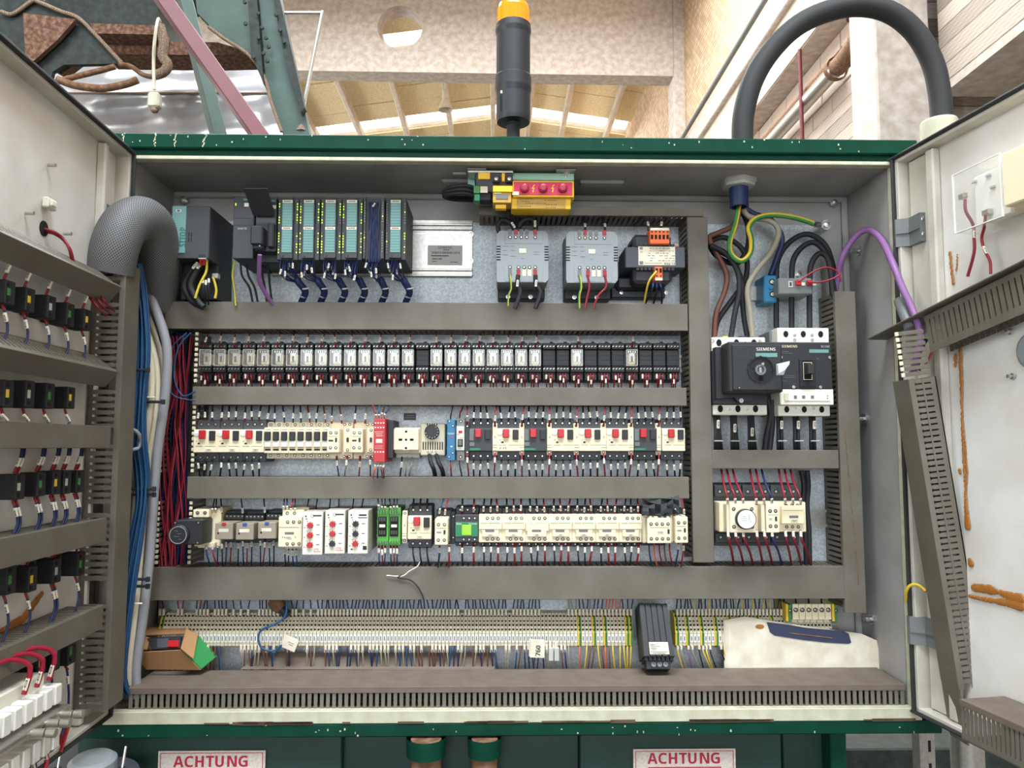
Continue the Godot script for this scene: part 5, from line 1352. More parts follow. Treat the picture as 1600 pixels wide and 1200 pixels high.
func upper_row():
	rng.seed = 51
	var o := dev("power_supply", "dark switching power supply with a teal strip reading SITOP", "power supply", 297, 362.5, -0.046)
	bx(o, "supply_case", "anthracite", 0, 0, mm(64), 60, 85, mm(128), 1.0)
	bx(o, "terminal_bay", "black", 1, -70, mm(38), 60, 60, mm(76), 1.0)
	bx(o, "teal_strip", "teal", -18, 4, mm(128.5), 22, 76, mm(2), 0.5)
	words(o, "SITOP", 0.011, "teal_line", Vector3(-11 * kk, -8 * kk, 0.1297), Vector3(0, 0, PI / 2), "lettering", 31 * kk)
	bx(o, "logo_plate", "grey_light", -19, 34, mm(129.6), 9, 4.5, 0.5, 0.1); inkbox(o, [[-19, 34, 4, 2]], mm(130.3))
	var b := mk()
	for q in [[-2.0, -4.0], [2.0, -4.0], [-2.0, -12.0], [2.0, -12.0]]: b.box(q[0], q[1], mm(128), 1.4, 6.5, 0.5)
	part(o, "vent_slot", b, "hole")
	bx(o, "terminal_plug", "bone", 20, -39, mm(120), 13, 8, mm(16), 0.8); bx(o, "terminal_plug", "grey_light", 28, -62, mm(80), 10, 8, mm(14), 0.8)
	inkbox(o, [[16, -39, 2.4, 3], [20, -39, 2.4, 3], [24, -39, 2.4, 3]], mm(128.2))
	for i in 2:
		rope([[307 + i * 8, 412 - i * 2], [296 + i * 9, 428], [288 + i * 10, 448], [300 + i * 9, 470], [318, 480]], -0.075 + i * 0.008, 0.0062, "black_soft", "thick_wire", ["thick black wire bending out of the power supply, outer one", "thick black wire bending out of the power supply, inner one"][i], "wire")
		marker(get_child(get_child_count() - 1), W(305 + i * 7, 415, -0.06), Vector3(0.6, 0.8, 0), 1.4)
		part(get_child(get_child_count() - 1), "ferrule", cyl_mb(W(313.5 + i * 5, 405, -0.05), W(313.5 + i * 5, 414, -0.055), 0.0024), "red")
	for i in 2: rope([[323 - i * -9, 406 + i * 28], [322 + i * 12, 425 + i * 12], [312 + i * 26, 445 + i * 8], [305 + i * 31, 466]], -0.06 - 0.02 * i, 0.0024, "vc", "earth_wire", ["yellow and green wire from the white plug of the power supply", "yellow and green wire from the grey plug of the power supply"][i], "wire", "", [GY[1], Color(0.8, 0.74, 0.25)])
	for i in 3: tap(317.5 + i * 4.5, 432, 470, "black_soft", ["first", "middle", "last"][i] + " thin wire under the grey plug of the power supply", "marked wires under the power supply", "", 0.0014, -0.07, 0, 0.3)
	# controller modules
	o = dev("controller_module", "dark controller module lettered SIMATIC beside the power supply", "controller module", 380, 355, -0.046)
	bx(o, "module_case", "anthracite", 0, 0, mm(64), 32.5, 100, mm(128), 0.8)
	bx(o, "panel_line", "black", 0, 15, mm(128), 31, 1, 0.5, 0.1); bx(o, "panel_line", "black", 0, 3.5, mm(128), 31, 0.8, 0.5, 0.1); bx(o, "teal_tag", "teal", 3, 45, mm(128.2), 8, 3, 0.5, 0.1); bx(o, "paper_tag", "paper", 4, 36.5, mm(128.4), 7, 6, 0.5, 0.1)
	bx(o, "led", "led", -13, 37, mm(128.2), 1.8, 4, 0.6, 0.3)
	words(o, "SIMATIC", 0.0036, "grey_light", Vector3(-1.5 * kk, -2 * kk, 0.1284)); words(o, "S7-300", 0.003, "grey_mid", Vector3(-3 * kk, -6.5 * kk, 0.1284))
	o = dev("processor_module", "black processor module with a cable plug and its flap folded up", "controller module", 414, 355, -0.046)
	bx(o, "module_case", "anthracite", 0, 6, mm(62), 32.5, 88, mm(124), 0.8); bx(o, "lower_bay", "black", 0, -40, mm(48), 32.5, 20, mm(96), 0.8)
	bx(o, "paper_tag", "paper", 12, 34, mm(124.4), 7, 6, 0.5, 0.1); bx(o, "teal_tag", "teal", 10, 44, mm(124.2), 8, 3, 0.5, 0.1)
	bx(o, "key_panel", "black", -1, 26, mm(125), 26, 14, mm(3), 0.5); bx(o, "plug_housing", "black", -7, -18, mm(138), 19, 30, mm(30), 2.0); bx(o, "plug_cap", "anthracite", -7, -32, mm(134), 15, 12, mm(20), 2.0); bx(o, "plug_screw", "steel", -3, -34, mm(146), 2.5, 2.5, mm(3), 0.5); bx(o, "plug_housing", "black_soft", 11, -14, mm(130), 10, 40, mm(14), 2.0)
	b = mb(); sheet(b, [W(381, 294, -0.01), W(418, 294, -0.01), W(430, 337, -0.043), W(396, 336, -0.043)], 0.003); wpart(o, "flap", b, "black")
	rope([[406, 398, -0.03], [405, 420, -0.045], [406, 440, -0.06], [416, 460, -0.08], [428, 478, -0.1]], 0, 0.0042, "violet", "bus_cable", "violet bus cable hanging from the processor module plug")
	for i in 4: rope([[376 + i * 9 + (14 if i > 1 else 0), 406], [378 + i * 10 + (12 if i > 1 else 0), 430], [390 + i * 8 + (8 if i > 1 else 0), 450], [396 + i * 8 + (6 if i > 1 else 0), 480]], -0.1, 0.0022, "black_soft", "black_wire", "black wire hanging below the controller module, %s from the power supply" % nth(i), "wire", "black wires below the controller modules")
	rope([[366, 408], [363, 430], [366, 455], [368, 478]], -0.09, 0.0022, "vc", "earth_wire", "thin yellow and green wire hanging beside the controller module", "wire", "", GY)
	# input and output modules
	var xs := [448.0, 481.5, 515.5, 549.0, 583.5, 617.5]
	var words_for := ["next to the processor module", "second after the processor module", "third after the processor module", "just before the module full of wires", "with an open front packed with dark blue wires", "at the end of the controller row"]
	for i in 6:
		var x: float = xs[i]
		o = dev("input_module", ("dark input module with teal label strips, " if i != 4 else "dark input module ") + words_for[i], "controller module", x, 356, -0.046, "dark input modules in the controller row")
		bx(o, "module_case", "anthracite", 0, 0, mm(60), 33, 100, mm(120), 0.8)
		if i == 4:
			bx(o, "wire_bay", "black", 0, 0, mm(116), 20, 96, mm(10), 0.5)
			for k in 11: 
				var pts := []
				for y in 8: pts.append(Vector3((-8 + k * 1.6 + 0.7 * sin(y * 1.1 + k * 2.0)) * kk, (44 - y * 14) * kk, 0.121 + 0.003 * sin(k * 2.4 + y)))
				b = mb(); b.tube(curve(pts, 2), 0.0011, 5); part(o, "bay_wire", b, "navy")
			marker(o, Vector3(0.0, 0.045, 0.127), Vector3(0.4, 0.7, 0), 0.8)
			bx(o, "bay_edge", "anthracite", -14.5, 0, mm(124), 3.5, 99, mm(8), 0.5); bx(o, "bay_edge", "anthracite", 14, 0, mm(124), 5, 99, mm(8), 0.5)
		else:
			bx(o, "front_door", "anthracite", 0, -1, mm(124), 19, 95, mm(8), 0.6)
			for s in [[22.5, 43.0], [-20.5, 42.0]]:
				var t := bx(o, "label_strip", "teal", 0.3, s[0] - 0.5, mm(128.4), 15.6, s[1] - 5, 0.7, 0.2)
				b = mk()
				for k in 8: b.box(0, (s[1] - 8) / 2 - k * (s[1] - 8) / 7.6, 0.4, 15.4, 0.5, 0.2)
				part(t, "ruled_line", b, "teal_line")
				var tp := bx(o, "header_strip", "paper", 0.3, s[0] + s[1] / 2 - 1.0, mm(128.6), 16, 4.8, 0.7, 0.2)
				b = mk()
				for k in 5: b.box(-4.5 + k * 2.2, 0, 0.4, 1.3, 2, 0.2)
				part(tp, "print", b, "ink")
			bx(o, "bus_cap", "black", 0, 48.5, mm(122), 16, 3, mm(6), 0.4); bx(o, "latch", "black", -5, -45, mm(128.2), 2.6, 3.4, 0.8, 0.3)
		b = mk(); var b2 := mk()
		for c in [-14.2, 14.2]:
			for h in 2:
				for k in 8:
					var on := rng.randf() < (0.55 if (i != 4 and (i != 5 or (c > 0 and h == 1))) else 0.05)
					(b if on else b2).box(c, (41.0 if h == 0 else -7.0) - k * 4.4, mm(128.4 if i == 4 else 120.4), 1.7, 2.4, 0.6, 0.2)
		part(o, "led_row", b, "led").set_meta("kind", "stuff"); part(o, "unlit_led", b2, "led_off").set_meta("kind", "stuff")
		# its loom
		var ex: float = [471.0, 501.0, 533.0, 564.0, 596.5, 634.0][i]
		var bu := thing("wire_loom", "loom of dark blue wires under the input module " + words_for[i].replace("with an open front packed with dark blue wires", "with the open front"), "wire loom", W(x, 406, -0.07), "looms under the input modules")
		b = mb(); b2 = mb()
		var mid := W(x + (ex - x) * 0.55 + 6, 441, -0.085)
		for k in 14:
			var sx := x - 9 + k * 1.45
			var my := 424 + 9 * sin(k * 0.45 + i) + rng.randf_range(-3, 3)
			var p1 := W(sx + (ex - x) * 0.15 + rng.randf_range(-2, 2) - 4, my, -0.055 - 0.012 * (k % 3))
			b.tube(curve([W(sx, 405, -0.06), p1, mid + Vector3((k - 7) * 0.0006, 0, 0)], 3), 0.0011, 5)
			if k % 2 == 0: marker(bu, p1 - bu.position, Vector3(rng.randf_range(-0.3, 0.3), 1, 0), 0.95)
		wpart(bu, "loom_wires", b, "navy").set_meta("kind", "stuff")
		b = mb(); b.tube(curve([mid + Vector3(-0.003, 0.008, 0), mid, W(ex + 6, 456, -0.1), W(ex, 472, -0.115), W(ex - 3, 484, -0.13)], 5), [0.0045, 0.0055, 0.0065, 0.007, 0.007, 0.007, 0.007, 0.0068, 0.0068, 0.0068, 0.0068, 0.0066, 0.0066, 0.0066, 0.0066, 0.0066, 0.0064, 0.0064, 0.0064, 0.0064, 0.0064], 10); wpart(bu, "bound_loom", b, "navy")
		b = mb(); b.lathe([Vector2(0.0072, 0), Vector2(0.0078, 0.0008), Vector2(0.0078, 0.0026), Vector2(0.0072, 0.0034)], W(ex + 6, 449, -0.092), Vector3(0.1, -1, -0.4), 14); wpart(bu, "cable_tie", b, "grey_light")
		b = mb(); b.lathe([Vector2(0.0072, 0), Vector2(0.0078, 0.0008), Vector2(0.0078, 0.0026), Vector2(0.0072, 0.0034)], W(ex + 4, 462, -0.107), Vector3(-0.2, -1, -0.4), 14); wpart(bu, "cable_tie", b, "grey_light")
	# bare aluminium rail with a rating label
	o = thing("aluminium_rail", "bright aluminium mounting rail with a grey rating label", "rail", W(691, 388, -0.168))
	kk = (CP.z + 0.168) / F
	bx(o, "rail_plate", "zinc", -110, 0, mm(-3), 316, 92, mm(3), 0.4)
	for y in [38.0, 31.0, -35.0, -44.0]: bx(o, "rail_rib", "zinc", -110, y, mm(1), 316, 3.5, mm(6), 0.8)
	for y in [23.5, -20.0]: scr(o, 45, y, mm(-1), 4.5, "steel")
	bx(o, "rail_groove", "steel", -110, 23.5, mm(-1.2), 316, 1.2, 0.6, 0.1)
	var lbl := bx(o, "rating_label", "grey_light", 4.5, -11, mm(-1.2), 55, 32, 0.4, 0.1)
	words(lbl, "SIEMENS", 0.0052, "ink", Vector3(0, 12.4 * kk, 0.0003), Vector3.ZERO, "lettering", 22 * kk)
	b = mk(); rng.seed = 2
	for k in 26: b.box(-20 + k * 1.7, 4, 0.3, rng.randf_range(0.4, 1.2), 3.2, 0.15)
	for k in 10: b.box(-20 + k * 1.6, -6, 0.3, rng.randf_range(0.4, 1.0), 2.6, 0.15)
	b.box(-8, -1, 0.3, 28, 1.3, 0.15); b.box(-17, -10, 0.3, 8, 0.8, 0.15); b.box(14, -11, 0.3, 12, 0.8, 0.15); b.box(2, 8.5, 0.3, 10, 0.9, 0.15)
	part(lbl, "print", b, "ink")
	# the two grey transformers
	var t0: Node3D
	for i in 2:
		var l: String = ["grey block transformer beside the bare aluminium rail", "grey block transformer between its twin and the white-labelled one"][i]
		if i == 0:
			t0 = dev("block_transformer", l, "transformer", 816.5, 401, -0.062, "grey block transformers"); o = t0
			b = mk(); b.prism([Vector2(-40, -41), Vector2(37, -41), Vector2(41, -36), Vector2(41, 36), Vector2(36, 42), Vector2(-36, 42), Vector2(-41, 36), Vector2(-41, -36)], mm(36), mm(112)); part(o, "casing", b, "grey")
			bx(o, "core_base", "black", 0, -4, mm(18), 78, 104, mm(36), 1.5)
			for s in [[31.0, 20.0], [-28.0, 24.0]]:
				b = mk(); b.box(2, s[0], mm(112), 60, s[1], 0.8, 0.3); part(o, "terminal_field", b, "grey")
			for k in 5:
				var xx: float = [-19.9, -10.9, -2.1, 6.7, 20.1][k]
				bx(o, "terminal_slot", "grey_mid" if k in [0, 2, 3] else "red_dark", xx, 40, mm(112.4), 6.2, 8.5, 1.0, 0.2); scr(o, xx, 31.5, mm(112.6), 2.8)
				xx = [-19.9, -6.5, 2.5, 11.1, 20.1][k]
				bx(o, "terminal_slot", ["grey_mid", "red_dark", "cream_dim", "cream_dim", "red_dark"][k], xx, -26, mm(112.4), 6.2, 11, 1.0, 0.2); scr(o, xx, -17, mm(112.6), 2.8)
			b = mk()
			for s in [-1, 1]:
				for k in 6: b.box(s * 38.2, 16.5 - k * 4.3, mm(112), 6.4, 1.6, 0.8)
			part(o, "vent_slot", b, "hole")
			bx(o, "name_tag", "paper", 0, 9.5, mm(112.4), 11, 7.5, 0.6, 0.2)
			inkbox(o, [[-27, 17, 10, 0.5], [-16, 17, 6, 0.5], [-28, 10, 8, 0.5], [-15, 10, 7, 0.5], [-28, 3, 9, 0.5], [-15, 1, 8, 0.5], [22, 8, 8, 0.5], [22, 4, 9, 0.5], [0, -3, 3, 0.6]], mm(112.3), "grey_mid")
			for xx in [-22.0, 15.5]: scr(o, xx, -52, mm(36.2), 3.6, "steel")
		else:
			var p := W(925.0, 402, -0.062); p.z = PZ
			o = dup(t0, p, l)
		var x := 816.5 + 108.5 * i
		if i == 0:
			rope([[x - 11, 362], [x - 18, 350], [x - 30, 344], [x - 38, 352], [x - 36, 364], [x - 26, 368]], -0.09, 0.0048, "black_soft", "thick_wire", "thick black wire looping over the first grey transformer", "wire"); marker(get_child(get_child_count() - 1), W(x - 14.5, 352, -0.08), Vector3(-0.5, 0.8, 0), 1.2)
			rope([[x + 20, 362], [x + 20, 350], [x + 12, 342], [x, 346], [x - 6, 356]], -0.085, 0.0048, "black_soft", "thick_wire", "thick black wire looping to the far corner of the first grey transformer", "wire"); marker(get_child(get_child_count() - 1), W(x + 19.5, 350, -0.08), Vector3(0, 1, 0), 1.2)
			for k in 2: rope([[x - 7 + k * 27, 430], [x - 8 + k * 29, 445], [x - 4 + k * 32, 458], [x - 12 + k * 32, 482]], -0.062, 0.0044, "black_soft", "thick_wire", ["thick black wire hanging under the first grey transformer, nearer the aluminium rail", "thick black wire hanging under the first grey transformer, nearer its twin"][k], "wire"); marker(get_child(get_child_count() - 1), W(x - 8 + k * 29, 443, -0.056), Vector3(0.1, 1, 0), 1.2)
			rope([[x - 20, 430], [x - 18, 450], [x - 22, 462], [x - 23, 478]], -0.06, 0.0018, "vc", "earth_wire", "thin yellow and green wire under the first grey transformer", "wire", "", GY)
		else:
			for k in 2: wire([W(x - 11 + k * 31, 360, -0.07), W(x - 11 + k * 31, 350, -0.085), W(x - 13 + k * 28, 338, -0.12), W(x - 14 + k * 28, 330, -0.15)], 0.0024, "black_soft", "black wire entering the second grey transformer from above, %s its twin" % ["nearer", "farther from"][k], "", [0.25], "", 1.2)
			for k in 3: rope([[x - 20 + k * 13 + (14 if k == 2 else 0), 430], [x - 17 + k * 13 + (13 if k == 2 else 0), 448], [x - 20 + k * 13 + (4 if k == 2 else 0), 462], [x - 20 + k * 9 + (4 if k == 2 else 0), 482]], -0.062, 0.0022, ["vc", "red_wire", "red_wire"][k], "loose_wire", ["yellow and green wire under the second grey transformer", "red wire with pale marker under the second grey transformer", "red wire under the outer corner of the second grey transformer"][k], "wire", "", GY if k == 0 else null)
	# open-frame transformer with the upside-down label
	o = dev("frame_transformer", "dark open-frame transformer with white label upside down and orange terminals", "transformer", 1024, 402, -0.074)
	bx(o, "core", "dark_slate", 0, 0, mm(60), 96, 34, mm(80), 1.2); bx(o, "coil", "anthracite", -3, 0, mm(56), 62, 80, mm(70), 5.0); bx(o, "mounting_foot", "black", -17, -45, mm(14), 90, 18, mm(28), 1.5); bx(o, "foot_bracket", "black", -20, -32, mm(24), 70, 22, mm(44), 4.0)
	bx(o, "coil_tab", "black", -27, 24, mm(60), 14, 12, mm(30), 1.0)
	for y in [19.5, -19.0]:
		b = mk()
		for k in 10: b.box(-28 + k * 6.2, y, mm(97), 5.0, 4.4, mm(8), 0.4)
		part(o, "terminal_rail", b, "black")
	for x in [-57.0, 18.0]: scr(o, x + 12, -45, mm(28.2), 3.0, "steel")
	lbl = bx(o, "rating_label", "paper", 2.5, 2.5, mm(100.2), 59, 30.5, 0.5, 0.2)
	words(lbl, "ELTRA", 0.0046, "ink", Vector3(20 * kk, -12.6 * kk, 0.0004), Vector3(0, 0, PI), "lettering", 17 * kk)
	words(lbl, "CE", 0.0034, "ink", Vector3(-25 * kk, 6 * kk, 0.0004), Vector3(0, 0, PI))
	b = mk(); rng.seed = 4
	for r in 6:
		var xx := -19.0
		while xx < 26:
			var wdt := rng.randf_range(1.5, 7.0)
			if xx > -18 and rng.randf() < 0.75: b.box(xx + wdt / 2, 12 - r * 4.0, 0.32, wdt * 0.85, 1.0, 0.15)
			xx += wdt + 1.2
	b.box(-25, 12, 0.32, 5, 4, 0.15); b.box(-25, -11.5, 0.32, 6, 5, 0.15); b.box(-6, -12, 0.32, 28, 0.8, 0.15)
	part(lbl, "print", b, "grey_mid")
	for e in [[6.0, 33.0, 31.0, 26.0, 5], [3.5, -28.0, 12.5, 22.0, 2]]:
		var up: bool = e[1] > 0
		var t := bx(o, "orange_terminal", "orange", e[0], e[1], mm(92), e[2], e[3], mm(36), 0.9)
		bx(t, "marking_strip", "paper", 0, (10.5 if up else -9.0), mm(18.4), e[2] - 1, 4, 0.5, 0.1)
		b = mk()
		for k in e[4]:
			var xx: float = -e[2] / 2 + (k + 0.5) * e[2] / e[4]
			b.box(xx, -2 if up else 5, mm(18.2), 3.8, 7, 0.6); b.box(xx, 6.2 if up else -4.0, mm(18.2), 2.4, 2.0, 0.6)
		part(t, "clamp_hole", b, "hole")
	bx(o, "fuse_clip", "orange", 39, 19.5, mm(70), 9, 7, mm(14), 0.8); bx(o, "fuse_clip", "paper", 39, 26, mm(70), 7, 5, mm(12), 0.8)
	for i in 2: wire([W(1012.5 + i * 20, 360, -0.07), W(1012 + i * 22, 347, -0.08), W(1004 + i * 34, 340 - i * 2, -0.1), W(990 + i * 52, 352 - i * 10, -0.13)], 0.0018, "black_soft", ["black wire looping from the upper orange terminal towards the grey transformers", "black wire looping from the upper orange terminal towards the dividing duct"][i], "", [0.25], "", 1.1)
	rope([[1026, 424, -0.064], [1016, 436, -0.062], [1011, 450, -0.07], [1006, 476, -0.1]], 0, 0.002, "vc", "earth_wire", "yellow wire hanging from the lower orange terminal", "wire", "", [GY[1], Color(0.75, 0.66, 0.3)])
	for i in 3: wire([W(1021 + i * 5, 442, -0.08), W(1018 + i * 8, 455, -0.085), W(1008 + i * 13, 475, -0.12), W(1006 + i * 13, 484, -0.13)], 0.0019, "black_soft", ["first", "middle", "last"][i] + " black wire with blue ferrule under the lower orange terminal", "black wires with blue ferrules", [], "blue")
	safety_unit()

func cyl_mb(a: Vector3, c: Vector3, r: float) -> MB:
	var b := mb(); b.cyl(a, c, r, 8); return b

func safety_unit():
	# hangs from the roof of the cabinet on a bent plate
	var o := thing("safety_switch", "yellow and red safety switch assembly hung under the cabinet roof", "safety switch", W(814, 292, -0.05))
	kk = (CP.z + 0.03) / F
	var k0 := kk
	var off := func(px: float, py: float, z: float) -> Vector3: return W(px, py, z)
	var slabp := func(nm: String, m: String, x0: float, y0: float, x1: float, y1: float, z0: float, z1: float, bev := 0.001):
		var p := W(x0, y0, z1); var q := W(x1, y1, z1)
		var b := mb(); b.box((p.x + q.x) / 2, (p.y + q.y) / 2, (z0 + z1) / 2, q.x - p.x, p.y - q.y, z1 - z0, bev)
		return wpart(o, nm, b, m)
	slabp.call("hanger_plate", "zinc", 731, 266, 802, 270, -0.075, -0.03, 0.0006); slabp.call("hanger_plate", "mint", 731, 268, 742, 305, -0.072, -0.068, 0.0006); slabp.call("hanger_plate", "mint", 797, 270, 897, 282, -0.07, -0.045, 0.0008); slabp.call("hanger_plate", "mint", 797, 280, 897, 312, -0.075, -0.072, 0.0006)
	for x in [[730.0, 760.0, 747.0], [869.0, 899.0, 884.0]]:
		var p := W(x[0], 259, -0.035); var q := W(x[1], 259, -0.035)
		var b := mb(); wbox(b, Vector3(p.x, 2.038, -0.085), Vector3(q.x, 2.041, -0.03), 0.0006); wbox(b, Vector3(p.x, W(800, 270, -0.045).y, -0.085), Vector3(q.x, 2.04, -0.082), 0.0006); wpart(o, "hanger_tab", b, "zinc")
		var c := W(x[2], 264, -0.05); c.y = 2.038
		b = mb(); b.lathe([Vector2(0.012, 0), Vector2(0.012, 0.002), Vector2(0.0065, 0.002), Vector2(0.0065, 0.01), Vector2(0, 0.0105)], Vector3(c.x, c.y, -0.05), Vector3.DOWN, 6); wpart(o, "hanger_bolt", b, "steel")
	# the plug unit
	slabp.call("switch_body", "anthracite", 744, 269, 801, 300, -0.072, -0.034); slabp.call("key_tab", "yellow", 747, 269, 766, 280, -0.034, -0.03); slabp.call("switch_body", "black", 752, 284, 768, 312, -0.07, -0.04)
	slabp.call("terminal", "black", 770, 274, 781, 284, -0.034, -0.022); slabp.call("terminal", "black", 791, 274, 801, 284, -0.034, -0.022); slabp.call("key_tab", "yellow", 784, 270, 789, 283, -0.034, -0.024)
	for x in [775.5, 796.0]:
		var c := W(x, 279, -0.022); var b := mb(); b.lathe([Vector2(0.0036, 0), Vector2(0.0036, 0.001), Vector2(0, 0.0018)], c, Vector3(0, 0, 1), 10); wpart(o, "terminal_screw", b, "screw")
	slabp.call("plug", "yellow", 770, 290, 801, 300, -0.06, -0.016); slabp.call("plug_lower", "ochre", 770, 300, 799, 317, -0.06, -0.02); slabp.call("display", "grey_mid", 775, 304, 794, 311, -0.02, -0.0188, 0.0003); slabp.call("paper_tag", "paper", 772, 300, 783, 303, -0.02, -0.0185, 0.0003); slabp.call("pull_tab", "yellow", 774, 319, 791, 326, -0.04, -0.026)
	slabp.call("connector", "yg_green", 740, 290, 750, 302, -0.06, -0.03); slabp.call("connector", "tesys_green", 741, 303, 750, 314, -0.06, -0.032); slabp.call("paper_tag", "paper", 750.5, 291, 762, 301, -0.034, -0.03, 0.0004); slabp.call("terminal", "black_soft", 750, 302, 767, 313, -0.06, -0.036)
	# red panel with three knobs
	slabp.call("yellow_surround", "yellow", 801, 282, 897, 308, -0.07, -0.024); slabp.call("red_panel", "magenta", 803, 284, 894.5, 305, -0.024, -0.0228, 0.0003)
	slabp.call("key_box", "yellow", 799, 307, 892, 327, -0.075, -0.034); slabp.call("key_plate", "ochre", 808, 308, 884, 326, -0.034, -0.0328, 0.0003); slabp.call("paper_tag", "paper", 800, 299, 811, 305, -0.0228, -0.0216, 0.0003)
	for x in [819.5, 848.5, 879.0]:
		var c := W(x, 294.5, -0.0228); var b := mb(); b.lathe([Vector2(0.0088, 0), Vector2(0.0088, 0.004), Vector2(0.0078, 0.0065), Vector2(0.0045, 0.008), Vector2(0, 0.008)], c, Vector3(0, -0.12, 1), 22); wpart(o, "red_knob", b, "crimson")
	for x in [833.5, 864.0]:
		var c := W(x, 294.5, -0.0224); var b := mb(); b.t = Transform3D(Basis.from_scale(Vector3.ONE * 0.00118), c)
		b.prism([Vector2(1.0, 6), Vector2(-3, -0.6), Vector2(-0.2, -0.4), Vector2(-1.2, -4.2), Vector2(-2.4, -3.6), Vector2(-0.6, -7), Vector2(1.2, -3.8), Vector2(-0.1, -4), Vector2(1.8, 1.0), Vector2(-1.0, 0.7), Vector2(2.4, 6)], 0, 0.5); wpart(o, "lightning_mark", b, "yellow")
	var b3 := mb(); rng.seed = 12
	for q in [[813.0, 311.0, 22.0], [815.0, 314.5, 14.0], [822.0, 318.0, 34.0], [813.0, 322.5, 16.0], [852.0, 313.0, 20.0], [854.0, 320.0, 18.0], [854.0, 324.0, 16.0]]:
		var xx: float = q[0]
		while xx < q[0] + q[2]:
			var l := rng.randf_range(1.0, 3.0); var p := W(xx, q[1], -0.0326); b3.box(p.x, p.y, p.z, l * 0.001, 0.0011, 0.0003); xx += l + 1.2
	wpart(o, "print", b3, "ink")
	for i in 3: rope([[742, 294 + i * 6, -0.05], [725, 290 + i * 6, -0.045], [702, 294 + i * 5, -0.06], [694, 303 + i * 2, -0.085], [706, 309 + i, -0.1], [738, 309 + i * 2, -0.09]], 0, 0.0042, "black_soft", "black_cable", "black cable looping beside the safety switch, %s" % ["uppermost of three", "middle of three", "lowest of three"][i])
	rope([[793, 318, -0.06], [798, 332, -0.07], [802, 345, -0.09], [806, 356, -0.1]], 0, 0.0056, "black_soft", "black_cable", "thick black cable dropping from the safety switch to the first transformer")
	var p := W(718, 281, -0.06)
	var bb := mb(); bb.t = Transform3D(Basis.from_scale(Vector3.ONE * 0.001), Vector3(p.x, 2.0405, -0.06)); bb.box(0, 0, 0, 26, 1.6, 9, 0.5); single("adhesive_clip", bb, "white", "white adhesive clip stuck under the cabinet roof beside the safety switch", "clip")

